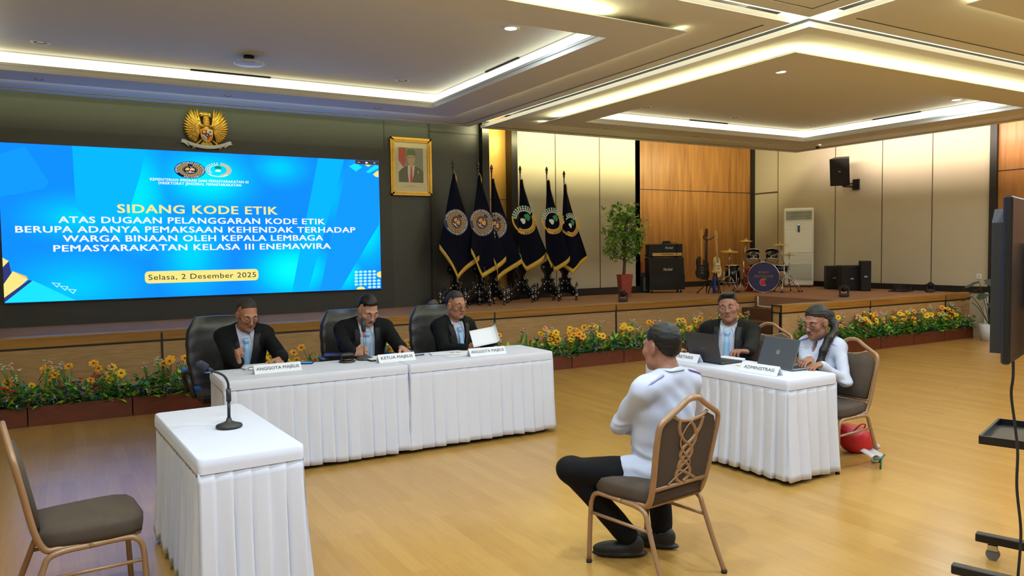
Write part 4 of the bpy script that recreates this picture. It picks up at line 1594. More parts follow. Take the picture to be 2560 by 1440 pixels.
        for q in (1, -1):
            rows = []
            zl = [.47, .44, .41, .385, .372, .365, .34, .30, .25, .20, .15, .10, .05]
            for z in [z for z in zl if z > vb + .03]:
                hf = min(.070, (z - vb) * cfg.get('vslope', .20))
                lw = .050 if z > .37 else .020 + .062 * max(0, min(1, (z - vb - .02) / (.36 - vb)))
                for k in range(4):
                    x = vx_ + q * (hf - .004 + lw * k / 3)
                    rows.append(Vector(T(x, front_y(x, z, .0325 + .002 * (k == 3)), z)) * s)
            b = MB()
            nr = len(rows) // 4
            b.add(rows, [(i * 4 + k, i * 4 + k + 1, i * 4 + k + 5, i * 4 + k + 4) for i in range(nr - 1) for k in range(3)], 0, True)
            o = b.build('lapel', mat('lapel_black', S(22, 23, 27), .6, spec=.3), body)
            o.modifiers.new('t', 'SOLIDIFY').thickness = .005
        # shirt cuffs
        for q in (1, -1):
            Sh, El, Wp = arms[q]
            D = Sdf()
            D.cap(Wp + (El - Wp) * .03, Wp + (El - Wp) * .14, .034, .036, .01)
            put('shirt_cuff', D, M_SHIRT, .005)
        # tie
        tb = MB()
        kx = cfg.get('vx', 0) * .5
        kz = .418
        ky = front_y(0, .418)
        prof = [(kz + .022, .022, .004), (kz + .012, .026, .018), (kz - .012, .020, .018), (kz - .026, .017, .008)]
        rows = []
        for z, hw, dp in prof: rows.append((z, hw, ky + .005 + dp, dp + .006))
        zt, zb_ = kz - .028, cfg.get('tie_end', .03)
        for i in range(10):
            t = i / 9
            z = zt + (zb_ - zt) * t
            rows.append((z, .018 + .022 * t, front_y(0, z) + .012 + cfg.get('tie_bow', .0) * math.sin(math.pi * t), .008))
        rows.append((zb_ - .03, .004, front_y(0, zb_ - .03) + .011, .006))
        vs, fs = [], []
        for (z, hw, y, d) in rows:
            xo = cfg.get('vx', 0) * .6 + cfg.get('tie_swing', 0) * max(0, kz - z)
            for x_, y_ in ((-hw, y - d), (-hw * .92, y), (0, y + .004), (hw * .92, y), (hw, y - d)):
                vs.append(Vector(T(x_ + xo, y_, z)) * s)
        for k in range(len(rows) - 1):
            for i in range(5):
                j = (i + 1) % 5
                fs.append((k * 5 + i, k * 5 + j, (k + 1) * 5 + j, (k + 1) * 5 + i))
        tb.add(vs, fs, 0, True)
        tb.build('necktie', M_TIE, body)
    if not suit:
        M_EP = mat('epaulette_lilac', S(168, 156, 214), .8)
        for q in (1, -1):
            b = MB()
            rows = []
            for t in (0, .33, .66, 1):
                x = (.085 + .10 * t) * w
                for yy in (-.052, .012):
                    rows.append(Vector(push(T(q * x, yy, .47 - .03 * t), .026)) * s)
            b.add(rows, [(2 * i, 2 * i + 1, 2 * i + 3, 2 * i + 2) for i in range(3)], 0, True)
            o = b.build('epaulette', M_EP, body)
            o.modifiers.new('t', 'SOLIDIFY').thickness = .007
    if cfg.get('badge'):
        b = MB()
        x0_, x1_, z0_, z1_ = cfg['badge']
        e_ = .030 if not suit else .014
        C4 = [Vector(T(x, front_y(x, z, e_), z)) * s for x, z in ((x0_, z0_), (x1_, z0_), (x1_, z1_), (x0_, z1_))]
        b.add(C4, [(0, 1, 2, 3)])
        o = b.build('name_tag', mat('badge_black', S(30, 28, 24), .5), body)
        o.modifiers.new('t', 'SOLIDIFY').thickness = .004
        ux, uy = (C4[1] - C4[0]), (C4[3] - C4[0])
        nz = ux.cross(uy).normalized() * .004
        if nz.dot(Vector(TR @ np.array([0, 1, 0]))) < 0: nz = -nz
        b = MB()
        b.add([C4[0] + nz + ux * a_ + uy * b_ for a_, b_ in ((.12, .3), (.88, .3), (.88, .7), (.12, .7))], [(0, 1, 2, 3)])
        b.build('name_strip', mat('badge_gold', S(190, 176, 120), .5), o)
    # trousers
    tr = Sdf()
    tr.ell(pel + np.array([0, 0, -.02]), (.168 * w, .135, .10), None)
    for q, Hp, K, A, td in legs:
        tr.cap(Hp, K, .094, .068, .04).cap(K, A + (K - A) * .06, .066, .056, .03)
        tr.ell(K + np.array([0, .01, .01]), (.064, .064, .062), None, .03)
    put('trousers', tr, M_TROU, .007, wr(31, .004, 34))
    for q, Hp, K, A, td in legs:
        D = Sdf()
        up = np.array([0, 0, 1.])
        sd = np.cross(td, up)
        base = np.array([A[0], A[1], 0.])
        RR = np.stack([sd, td, up], 1)
        D.ell(base + td * .075 + up * .042, (.046, .125, .040), RR)
        D.ell(base - td * .02 + up * .065, (.040, .055, .055), RR, .03)
        D.ell(base + td * .055 + up * .018, (.050, .150, .020), RR, .012)
        D.fn(lambda X, Y, Z: .002 - Z, (0, 0, 0), (0, 0, 0), .004, 'i')
        put('shoe', D, M_SHOE, .005)
    if cfg.get('watch'):
        q = cfg['watch']
        Sh, El, Wp = arms[q]
        u = (El - Wp) / np.linalg.norm(El - Wp)
        c0 = (Wp + u * .022) * s
        D = MB()
        a_ = Vector(u).orthogonal().normalized()
        b_ = Vector(u).cross(a_)
        D.tube([Vector(c0) + (a_ * math.cos(t) + b_ * math.sin(t)) * .0315 * s for t in [2 * math.pi * i / 18 for i in range(18)]], .006 * s, 6, closed=True, flat=(1.4, .6), up=Vector(u))
        up = Vector((0, .3, 1)).normalized()
        up = (up - Vector(u) * up.dot(Vector(u))).normalized()
        D.cyl(Vector(c0) + up * .028 * s, Vector(c0) + up * .040 * s, .018 * s, n=14)
        D.build('wristwatch', M_WATCH, body)
    cfg['T'], cfg['H'], cfg['scale'], cfg['body'], cfg['front'] = T, H, s, body, None
    cfg['loc_'] = loc
    print('PERSON', cfg['label'][:40], 'loc', tuple(round(v, 2) for v in loc), 'dz', round(cfg.get('_dz', 0), 3), 'hc', [round(v, 2) for v in hc])
    return body

BROWN = ('skin_tan', (166, 116, 90))
FAIR = ('skin_light_tan', (184, 136, 112))
DEEP = ('skin_brown', (150, 104, 82))

J1 = dict(id=1, s=1.08, rz=176, lean=16, head=(14, 24, 0), head_at=at(618, 787, Y=6.98), skin=BROWN, wear='suit', vbottom=.06, vslope=.17, glasses=1, drop=.012,
          beard=1, hair_t=.008, hair_mat=M_HAIRG, open=.35, w=.94, hairline=(.034, .62), tie_end=.05,
          label='person in black suit and glasses reading papers, leftmost at the front table',
          R=dict(wrist=at(600, 912, Y=6.50), dir=(-.15, -.25, .95), palm=(1, .1, .1), curl=(1.25, 1.3, 1.3, 1.3), thumb=1.2, pole=(.45, -.5, -.7)),
          L=dict(wrist=at(703, 893, Y=6.56), dir=(-.35, -.5, -.75), palm=(-.5, .6, -.4), curl=(.45, .5, .5, .5), pole=(-.45, -.5, -.7)))
J2 = dict(id=2, s=1.10, rz=177, lean=18, head=(10, 30, 0), head_at=at(920, 776, Y=6.98), skin=FAIR, wear='suit', vbottom=-.06, vslope=.26, face=1.14, w=1.10, belly=1.2,
          hair_t=.012, quiff=1, open=.15, hairline=(.026, .66), tie_end=-.02, watch=None,
          label='person in black suit speaking into the desk microphone, middle of the front table',
          R=dict(wrist=at(884, 884, Y=6.52), dir=(.75, -.55, .1), palm=(.35, .6, -.35), curl=(.95, 1.0, 1.0, 1.0), thumb=1.0, pole=(.6, -.4, -.7)),
          L=dict(wrist=at(1003, 868, Y=6.55), dir=(.25, -.8, -.35), palm=(-.2, 0, -1), curl=(.35, .4, .45, .5), pole=(-.55, -.4, -.7)))
J3 = dict(id=3, s=1.09, rz=190, lean=10, head=(1, 4, -2), head_at=at(1141, 764, Y=6.98), skin=BROWN, wear='suit', vbottom=.03, vslope=.17, glasses=1, drop=.008,
          beard=1, beard_mat=M_HAIR, hair_t=.012, hair_mat=M_HAIRG, open=.9, gaze=-.6, hairline=(.026, .66), w=.96, tie_end=.05, tie_bow=.03, watch=1,
          label='person in black suit and glasses holding a curling sheet, right end of the front table',
          R=dict(wrist=at(1166, 872, Y=6.50), dir=(.95, -.2, .02), palm=(0, .5, -.6), curl=(.45, .75, .9, 1.0), thumb=.6, pole=(.45, -.5, -.7)),
          L=dict(wrist=at(1236, 868, Y=6.72), dir=(.4, -.5, -.1), palm=(0, -.2, -1), curl=(.5, .5, .5, .5), pole=(-.5, -.4, -.7)))
SEC = dict(id=4, s=1.13, rz=122, lean=2, twist=0, head=(6, -1, 8), head_at=at(1820, 769, X=5.42), skin=DEEP, wear='suit', vbottom=-.05, vslope=.20, face=1.04, w=1.02,
           hair_t=.011, quiff=-1, open=.85, gaze=.7, hairline=(.014, .70), tie_end=-.02, watch=-1,
           label='person in black suit with a blue tie behind the black laptop, looking sideways',
           R=dict(wrist=at(1712, 880, X=4.98), dir=(-.75, .1, .25), palm=(.1, -.3, -.9), curl=(.6, .7, .7, .7), pole=(.45, -.4, -.8)),
           L=dict(wrist=at(1866, 893, X=4.98), dir=(-.95, .25, .12), palm=(.15, -.1, -1), curl=(.45, .5, .6, .7), pole=(-.45, -.4, -.8)))
WOM = dict(id=5, s=1.08, rz=92, fem=1, lean=10, head=(0, 14, 0), head_at=at(2040, 806, X=5.28), skin=DEEP, wear='uniform', glasses=1, drop=.006, w=.86, face=.93, open=.4, badge=(.035, .115, .315, .335),
           label='person with a long black ponytail and white uniform shirt typing on the grey laptop',
           tail=[at(2057, 868, X=5.40), at(2058, 935, X=5.28), at(2050, 968, X=5.22), at(2042, 992, X=5.2)],
           R=dict(wrist=at(2026, 898, X=4.97), dir=(-.9, -.1, -.1), palm=(0, 0, -1), curl=(.4, .4, .4, .45), pole=(.4, -.4, -.8)),
           L=dict(wrist=at(2052, 912, X=4.98), dir=(-.95, .05, -.05), palm=(0, 0, -1), curl=(.4, .4, .4, .45), pole=(-.4, -.4, -.8)))
WITN = dict(id=6, s=1.03, rz=9, lean=3, head=(0, 4, 0), head_at=at(1652, 868, Y=3.17), skin=DEEP, wear='uniform', w=1.14, belly=1.30, face=1.08, hair_t=.010,
            hairline=(-.006, .50), recede=.2,
            label='person in white shirt and black trousers seated on a chair, seen from behind',
            R=dict(wrist=(2.90, 3.38, .66), dir=(-.8, .3, -.2), palm=(0, -.3, -1), curl=(.4, .4, .4, .4), pole=(.9, -.3, -.3)),
            L=dict(wrist=(2.79, 3.45, .66), dir=(.8, .3, -.2), palm=(0, -.3, -1), curl=(.5, .5, .5, .5), pole=(-1, -.1, -.2)),
            knees={-1: at(1428, 1176, z=.50), 1: (2.98, 3.44, .50)},
            feet={-1: at(1575, 1345, z=.10), 1: at(1655, 1325, z=.10)},
            toes={-1: (-.75, .5, 0), 1: (-.55, .75, 0)})
PEOPLE = [J1, J2, J3, SEC, WOM, WITN]
for c_ in PEOPLE: person(c_)
# ------------------------------------------------------------------ wall pieces: emblem, portrait
M_GOLD = mat('gold_leaf', S(222, 176, 74), .34, .6, noise_amt=.15, noise_scale=40)
M_WHITE = mat('paint_white', S(232, 228, 218), .5)
M_RED = mat('paint_red', S(186, 36, 34), .5)
M_BLK = mat('paint_black', S(20, 20, 20), .45)
GX, GZ0 = at(515, 320, Y=11.53).x, None
ga, gb = at(515, 275, Y=11.53), at(515, 375, Y=11.53)
GS = (ga.z - gb.z) / 1.0                     # emblem height
G = thing('garuda_emblem', 'golden eagle emblem with a shield and white ribbon above the LED wall', 'emblem', (GX, 11.53, gb.z))
def gp(x, z, y=0): return Vector((x * GS * 1.06, -y * GS, z * GS))
for q in (-1, 1):
    b = MB()
    # wing: three layers of feathers fanned round the shoulder
    for layer, (n, l0, l1, w_, yy) in enumerate(((17, .50, .34, .044, .03), (13, .37, .25, .042, .06), (10, .23, .16, .040, .085))):
        for k in range(n):
            t = k / (n - 1)
            a = math.radians(80 - 150 * t)
            l = l0 + (l1 - l0) * t ** 1.2 - .05 * (t < .08)
            o = (q * (.13 + .03 * t), .52 - .05 * t)
            d = Vector((q * math.cos(a) * .82, math.sin(a)))
            pts = [gp(o[0] + d.x * l * s_, o[1] + d.y * l * s_ + .05 * s_ * s_ * (1 - t), yy + .035 * math.sin(math.pi * s_)) for s_ in (0, .3, .6, .85, 1)]
            b.tube(pts, [w_ * GS * r for r in (.7, 1, 1, .85, .40)], 6, flat=(1, .55))
    b.tube([gp(q * .06, .56, .1), gp(q * .14, .60, .12), gp(q * .22, .68, .10), gp(q * .30, .82, .08), gp(q * .36, .97, .04)], [.035 * GS, .035 * GS, .03 * GS, .024 * GS, .01 * GS], 8)
    b.build('wing', M_GOLD, G)
    b = MB()
    b.tube([gp(q * .10, .26, .06), gp(q * .20, .16, .09), gp(q * .27, .08, .08)], [.032 * GS, .026 * GS, .02 * GS], 8)
    for k in (-1, 0, 1): b.tube([gp(q * .27, .09, .08), gp(q * (.29 + .02 * k), .05, .12), gp(q * (.30 + .03 * k), .0, .08)], [.014 * GS, .014 * GS, .004 * GS], 6)
    b.build('leg', M_GOLD, G)
b = MB()
b.ell(gp(0, .42, .04), (.15 * GS, .07 * GS, .23 * GS), 16)
for k in range(5): b.lathe([(.085 * GS - .004 * k * GS, -.01 * GS), (.092 * GS - .004 * k * GS, .012 * GS), (.074 * GS - .004 * k * GS, .04 * GS)], gp(0, .60 + k * .045, .05), 14)
b.ell(gp(-.02, .87, .07), (.095 * GS, .075 * GS, .065 * GS), 14)
b.tube([gp(-.06, .89, .07), gp(-.13, .885, .08), gp(-.165, .85, .08)], [.045 * GS, .034 * GS, .006 * GS], 8)
b.tube([gp(-.06, .855, .07), gp(-.10, .84, .08), gp(-.13, .825, .08)], [.026 * GS, .018 * GS, .005 * GS], 8)
for k in range(4): b.tube([gp(.02, .90 - .015 * k, .07), gp(.08, .895 - .02 * k, .07), gp(.125, .90 - .03 * k, .06)], [.02 * GS, .018 * GS, .005 * GS], 6)
b.build('eagle_body', M_GOLD, G)
b = MB()
for k in range(9):
    x = (k - 4) / 4
    b.tube([gp(x * .05, .24, .05), gp(x * .12, .12, .07), gp(x * .17, .01 + .02 * abs(x), .04)], [.02 * GS, .024 * GS, .006 * GS], 6)
b.build('tail', M_GOLD, G)
b = MB()
sp = [(-.135, .50), (.135, .50), (.135, .34), (.115, .27), (.06, .215), (0, .19), (-.06, .215), (-.115, .27), (-.135, .34)]
def shape(pts, y, mi): b.add([gp(x, z, y) for x, z in pts], [tuple(reversed(range(len(pts))))], mi)
b.prism([(x * GS * 1.06, z * GS) for x, z in sp], (0, -.10 * GS, 0), (1, 0, 0), (0, 0, 1), -.03 * GS, 0)
b.build('shield_rim', M_GOLD, G)
b = MB()
shape([(-.118, .485), (0, .485), (0, .365), (-.118, .365)], .135, 1)
shape([(0, .485), (.118, .485), (.118, .365), (0, .365)], .135, 0)
shape([(-.118, .36), (0, .36), (0, .21), (-.055, .235), (-.10, .28), (-.118, .34)], .135, 0)
shape([(0, .36), (.118, .36), (.118, .34), (.10, .28), (.055, .235), (0, .21)], .135, 1)
shape([(-.05, .40), (.05, .40), (.05, .345), (0, .295), (-.05, .345)], .14, 2)
shape([(.03 * (1 if i % 2 == 0 else .42) * math.sin(i * math.pi / 5), .352 + .03 * (1 if i % 2 == 0 else .42) * math.cos(i * math.pi / 5)) for i in range(10)], .146, 3)
shape([(.035, .43), (.06, .455), (.095, .45), (.10, .425), (.07, .41)], .14, 4)
shape([(-.095, .455), (-.035, .46), (-.03, .43), (-.05, .40), (-.085, .42)], .14, 3)
shape([(.03, .25), (.09, .33), (.10, .32), (.04, .235)], .14, 3)
shape([(-.09, .33), (-.03, .24), (-.04, .235), (-.10, .31)], .14, 4)
b.build('shield', [M_WHITE, M_RED, M_BLK, M_GOLD, mat('paint_green', S(70, 96, 50), .5)], G)
b = MB()
def rib(u, v):
    x = (u - .5) * .84
    return gp(x, .055 + .55 * x * x - .03 * (v - .5) * 3, .10 + .03 * math.sin(u * 3.14))
b.grid(rib, 20, 2)
for q in (-1, 1):
    P_ = [(.37, .19), (.44, .24), (.52, .27), (.56, .25), (.55, .21), (.585, .19), (.50, .17), (.44, .12), (.40, .09)]
    b.add([gp(q * x, z - .03, .07) for x, z in P_], [tuple(range(9)) if q < 0 else tuple(reversed(range(9)))])
o = b.build('ribbon', M_WHITE, G)
o.modifiers.new('t', 'SOLIDIFY').thickness = .008
b = MB()
b.text('BHINNEKA TUNGGAL IKA', .045 * GS, lambda x, z: rib(.5 + x / (.84 * GS * 1.06), .5) + Vector((0, -.007, z - .022 * GS)), width=.62 * GS)
b.build('motto', mat('motto_bronze', S(150, 120, 70), .5), G)

# portrait
pa, pb = at(975, 341, Y=11.52), at(1080, 490, Y=11.52)
pc_ = at(977, 487, Y=11.52)
PX, PZ, PW, PH = (pa.x + pb.x) / 2, (pa.z + pc_.z) / 2 - .003, pb.x - pa.x, pa.z - pc_.z
pt = thing('framed_portrait', 'gold framed portrait of a person in a dark cap beside the LED wall', 'picture', (PX, 11.56, PZ))
b = MB()
for w0, w1, y0, y1 in ((0, .028, .02, .055), (.022, .045, .02, .07), (.042, .066, .02, .05)):
    for q in (-1, 1):
        hw, hh = PW / 2, PH / 2
        wd = w1 - w0
        b.box((q * (hw - (w0 + w1) / 2), -(y0 + y1) / 2, 0), (wd, y1 - y0, 2 * (hh - w0)))
        b.box((0, -(y0 + y1) / 2, q * (hh - (w0 + w1) / 2)), (2 * (hw - w0), y1 - y0, wd))
for q in (-1, 1):
    for k in range(36):
        b.ell((q * (PW / 2 - .036), -.07, -PH / 2 + .05 + k * (PH - .1) / 35), .008, 6)
    for k in range(24):
        b.ell((-PW / 2 + .05 + k * (PW - .1) / 23, -.07, q * (PH / 2 - .036)), .008, 6)
b.build('frame', M_GOLD, pt)
b = MB().box((0, -.015, 0), (PW - .04, .02, PH - .04))
b.build('mount', mat('mount_cream', S(226, 216, 180), .7), pt)
b = MB()
iw, ih, iz = PW * .60, PH * .60, .03 * PH
def pq(pts, y, mi): b.add([(x * iw, -.026 - y * .001, iz + z * ih) for x, z in pts], [tuple(reversed(range(len(pts))))] if False else [tuple(range(len(pts)))], mi)
pq([(-.5, -.5), (.5, -.5), (.5, .5), (-.5, .5)], 0, 0)
pq([(-.5, .5), (-.2, .5), (-.22, .1), (-.30, -.08), (-.5, .12)], 1, 1)
pq([(-.5, .12), (-.30, -.08), (-.5, -.2)], 1, 2)
pq([(-.5, -.5), (.5, -.5), (.5, -.18), (.40, -.10), (.16, -.02), (-.14, -.02), (-.40, -.12), (-.5, -.22)], 2, 3)
pq([(-.13, .0), (.16, .0), (.10, -.3), (.0, -.5), (-.10, -.5), (-.14, -.2)], 3, 2)
pq([(-.03, -.02), (.05, -.02), (.04, -.07), (.06, -.5), (-.06, -.5), (-.02, -.07)], 4, 1)
pq([(.16 * math.cos(a) + .01, .20 + .165 * math.sin(a) * (1.15 if math.sin(a) < 0 else 1)) for a in [i * math.pi / 10 for i in range(20)]], 5, 4)
pq([(-.07, .08), (.09, .08), (.08, -.03), (.01, -.06), (-.06, -.03)], 4.5, 4)
pq([(-.17, .27), (-.165, .40), (-.10, .46), (.10, .46), (.18, .40), (.19, .27), (.10, .29), (-.08, .29)], 6, 5)
for q in (-1, 1): pq([(.01 + q * .03, .225), (.01 + q * .11, .225), (.01 + q * .10, .24), (.01 + q * .04, .24)], 6.5, 6)
pq([(-.04, .10), (.06, .10), (.05, .09), (-.03, .09)], 6.5, 1)
pq([(.27, -.24), (.30, -.24), (.30, -.16), (.27, -.16)], 6, 2)
b.build('photograph', [mat('photo_grey', S(150, 150, 140), .5), mat('photo_red', S(190, 92, 80), .5), mat('photo_white', S(226, 222, 204), .5), mat('photo_suit', S(98, 98, 74), .5),
                       mat('photo_skin', S(206, 178, 142), .5), mat('photo_cap', S(104, 128, 84), .5), mat('photo_brow', S(96, 82, 66), .5)], pt)
b = MB()
for k, w_ in enumerate((.24, .42)):
    for i in range(int(w_ * 24)):
        b.box((-w_ * PW / 2 + (i + .5) * PW / 24, -.0265, -PH * .325 - k * .022), (PW / 34, .001, .006))
b.build('caption', mat('caption_grey', S(150, 144, 122), .7), pt)

# ------------------------------------------------------------------ flags on carved stands
M_FLAG = mat('flag_navy_velvet', S(9, 11, 27), .9, spec=.1, sheen=0)
M_FRINGE = mat('flag_fringe_gold', S(206, 166, 58), .6, noise_amt=.2, noise_scale=120)
M_EBONY = mat('ebony_wood', S(20, 18, 18), .25, spec=.6, coat=.4)
M_PEARL = mat('inlay_pearl', S(200, 196, 180), .4)
FM = {k: mat('flag_' + k, c, .6) for k, c in dict(navy=S(30, 36, 84), white=S(226, 226, 222), gold=S(214, 172, 72), red=S(186, 44, 38), green=S(34, 130, 76)).items()}

def flag_stand(front_px, pole_px, tilt, label):
    """carved stand; the front foot and the pole are read off the photo"""
    fx, fy = front_px
    p = at(fx, fy, z=SZ)
    r = ray(pole_px, 600)
    Yc = min(p.y + .24, 11.2 if pole_px < 1240 else 11.6)
    c = at(pole_px, 650, Y=Yc)
    t = thing('flag_stand', label, 'flag stand', (c.x, c.y, SZ), tilt)
    half = [(0, .12), (.10, .125), (.15, .115), (.20, .075), (.26, .09), (.285, .09), (.285, .20), (.22, .215), (.165, .245), (.14, .285), (.125, .335), (.15, .36), (.145, .385),
            (.105, .385), (.075, .41), (.065, .455), (.085, .49), (.13, .535), (.155, .585), (.15, .63), (.115, .655), (.085, .64), (.08, .67), (.05, .69), (0, .695)]
    poly = half + [(-x, z) for x, z in reversed(half[1:-1])]
    for k in range(2):
        u = Vector((math.cos(k * math.pi / 2), math.sin(k * math.pi / 2), 0))
        n = u.cross(Vector((0, 0, 1)))
        b = MB()
        b.prism(poly, -n * .012, u, (0, 0, 1), .024)
        # scroll rims
        for q in (-1, 1):
            b.tube([u * q * x + Vector((0, 0, z)) for x, z in half[6:14]], .008, 6)
            b.tube([u * q * x + Vector((0, 0, z)) for x, z in half[15:22]], .008, 6)
            b.tube([u * q * x + Vector((0, 0, z)) for x, z in half[1:6]], .007, 6)
        o = b.build('carved_panel', M_EBONY, t)
        b = MB()
        for x, z in ((-.09, .30), (.09, .30), (-.085, .21), (.085, .21), (-.23, .15), (.23, .15), (-.10, .60), (.10, .60), (-.05, .34), (.05, .34)):
            for sd in (-1, 1):
                cc = u * x + Vector((0, 0, z)) + n * sd * .0135
                b.add([cc + u * .013, cc + Vector((0, 0, .016)), cc - u * .013, cc - Vector((0, 0, .016))], [(0, 1, 2, 3)])
        b.build('inlay_pattern', M_PEARL, o)
    for k in range(4):
        a = k * math.pi / 2
        b = MB()
        prof = [(.016, 0), (.022, .01), (.016, .03), (.012, .05), (.02, .07), (.022, .10), (.014, .115), (.02, .13), (.02, .16), (.014, .175), (.021, .19), (.022, .225), (.013, .24), (.016, .26), (.018, .275), (.010, .29), (.004, .31)]
        pc = Vector((.29 * math.cos(a), .29 * math.sin(a), 0))
        b.lathe(prof, pc, 12, 0)
        for z in (.115, .175, .24): b.lathe([(.0165, z - .003), (.0165, z + .003)], pc, 12, 1)
        for z in (.088, .208):
            for d in (Vector((0, -1, 0)), Vector((-1, 0, 0))):
                d2 = rotz(-tilt) @ d
                sd = d2.cross(Vector((0, 0, 1)))
                cc = pc + d2 * .0235 + Vector((0, 0, z))
                b.add([cc + sd * .014, cc + Vector((0, 0, .016)), cc - sd * .014, cc - Vector((0, 0, .016))], [(0, 1, 2, 3)], 1)
        b.build('turned_post', [M_EBONY, M_PEARL], t)
    return t, c

def flag(c, apex, left, tip, right, emb, er, rot, kind, label, plabel, seed):
    """cloth hanging from its pole: outline corners given as photo pixels on the plane through the pole"""
    Yc = c.y - .03
    A, Lp, Tp, Rp = (at(*q, Y=Yc) for q in (apex, left, tip, right))
    top = at(apex[0], apex[1] - 14, Y=c.y)
    pole = thing('flag_pole', plabel, 'pole', (c.x, c.y, SZ + .36))
    b = MB()
    hgt = top.z - SZ - .36
    b.cyl((0, 0, 0), (0, 0, hgt), .014, .012, 12)
    b.build('shaft', M_EBONY, pole)
    b = MB()
    b.lathe([(.010, 0), (.024, .015), (.012, .03), (.022, .045), (.026, .065), (.016, .10), (.003, .125)], (0, 0, hgt), 12)
    b.build('finial', M_EBONY, pole)
    rnd = random.Random(seed)
    ph = rnd.uniform(0, 6)
    f = thing('flag', label, 'flag', (A.x, Yc, A.z))
    O = A
    def surf(s, t, e=0.0):
        """s across 0..1, t down 0..1"""
        edge = Lp.lerp(Tp, s / .45) if s < .45 else Tp.lerp(Rp, (s - .45) / .55)
        p = A.lerp(edge, t)
        w_ = .018 + .03 * t * (1 + 1.2 * max(0, t - .7))
        y = -w_ * math.sin(2 * math.pi * (1.2 * s + .1) + ph) * t - .04 * math.sin(math.pi * s) - .13 * t * t - e
        return Vector((p.x - O.x + .012 * math.sin(5 * t + ph) * t, y, p.z - O.z))
    b = MB()
    b.grid(lambda u, v: surf(u, .015 + .985 * v), 40, 30)
    o = b.build('cloth', M_FLAG, f)
    o.modifiers.new('t', 'SOLIDIFY').thickness = .006
    b = MB()
    b.grid(lambda u, v: surf(u, 1) + Vector((0, -.002 - .002 * math.sin(u * 300), .012 - .085 * v)), 80, 1)
    o = b.build('fringe', M_FRINGE, f)
    o.modifiers.new('t', 'SOLIDIFY').thickness = .004
    b = MB()
    for k in range(5):
        b.tube([(.0, -.02, .02), (.012 + .004 * k, -.045, -.03 - .012 * k), (.016 + .004 * k, -.045, -.10 - .012 * k)], .004, 5)
    b.build('tassel', M_FRINGE, f)
    # emblem on the cloth
    E_ = at(*emb, Y=Yc)
    rr = er
    ux, uz = math.cos(rot), math.sin(rot)
    def mapf(layer):
        def g(x, y):
            X = E_.x - O.x + x * ux - y * uz
            Z = E_.z - O.z + x * uz + y * ux
            lo, hi = 0.0, 1.0
            for _ in range(18):                            # the ray from the tip of the pole through this place
                s = (lo + hi) / 2
                e = (Lp.lerp(Tp, s / .45) if s < .45 else Tp.lerp(Rp, (s - .45) / .55)) - O
                if e.x / e.z > X / Z: lo = s
                else: hi = s
            t = max(.02, min(1, Z / e.z))
            q = surf(s, t)
            return Vector((X, q.y - .009 - layer * .0015, Z))
        return g
    b = MB()
    if kind == 0:
        ministry_emblem(b, mapf, rr, (0, 1, 2, 3))
    else:
        corrections_emblem(b, mapf, rr, (4, 1, 2, 2, 3))
    b.build('emblem', [FM['navy'], FM['white'], FM['gold'], FM['red'], FM['green']], f)
    return f

FL = [((1110, 763), 1136, .15, (1134, 432), (1093, 612), (1132, 687), (1187, 640), (1136, 556), .215, -.6, 0),
      ((1186, 762), 1198, .12, (1197, 436), (1165, 622), (1199, 684), (1254, 642), (1199, 557), .225, -.6, 0),
      ((1242, 760), 1232, .15, (1231, 444), (1222, 640), (1234, 690), (1291, 648), (1233, 564), .225, -.6, 0),
      ((1300, 757), 1303, .15, (1302, 446), (1285, 634), (1307, 667), (1357, 630), (1305, 550), .235, -.9, 1),
      ((1350, 755), 1369, .12, (1369, 448), (1352, 634), (1378, 668), (1417, 636), (1376, 552), .22, -.9, 1),
      ((1407, 752), 1412, .15, (1411, 458), (1398, 654), (1412, 674), (1459, 640), (1421, 562), .20, -.9, 1)]
wh = ['leftmost of the six', 'second from the left', 'third from the left, partly covered', 'fourth from the left', 'fifth from the left', 'rightmost of the six']
for i, (fp, pp, tilt, apx, lf, tp, rt, em, er, rot, kind) in enumerate(FL):
    st, c = flag_stand(fp, pp, tilt, 'black carved flag stand with pearl inlay, ' + wh[i])
    st['group'] = 'carved flag stands on the stage'
    fl = flag(c, apx, lf, tp, rt, em, er, rot, kind, 'navy flag with a %s emblem and gold fringe, %s' % (['round lettered', 'green and gold wreath'][kind], wh[i]),
              'dark flag pole with a turned finial, ' + wh[i], i)
    fl['group'] = 'navy flags on the stage'

# ------------------------------------------------------------------ potted tree
M_BARK = mat('bark_brown', S(84, 60, 46), .85, noise_amt=.25, noise_scale=30, bump=.5, bump_scale=40)
M_LEAF = mat('leaf_green', S(74, 118, 30), .55, noise_amt=.3, noise_scale=8)
M_LEAF2 = mat('leaf_light', S(134, 164, 50), .5, noise_amt=.25, noise_scale=10)
M_POT = mat('pot_terracotta', S(150, 62, 44), .55, noise_amt=.1, noise_scale=20)
pl_ = at(1562, 742, z=SZ)
tree = thing('potted_maple', 'potted artificial tree with maple leaves in a square terracotta planter', 'plant', (pl_.x, pl_.y, SZ))
px_m = F / ((pl_ - Vector((0, 0, CAMZ))).dot(_f))
def pz(py): return at(1562, py, Y=pl_.y).z - SZ
b = MB()
ht = pz(686)
b.lathe([(.12, 0), (.165, ht), (.15, ht), (.145, ht - .03), (.01, ht - .03)], (0, 0, 0), 4, 0, rotz(.5), smooth=False)
b.build('planter', M_POT, tree)
b = MB()
rnd = random.Random(4)
trunk = bez([(-.02, 0, ht - .04), (0, 0, ht + .25), (-.02, 0, ht + .55), (.03, .02, ht + .85), (.02, 0, pz(545))], 5)
b.tube(trunk, [.032 - .02 * i / len(trunk) for i in range(len(trunk))], 8)
ends = []
tz0, tz1 = pz(640), pz(525)
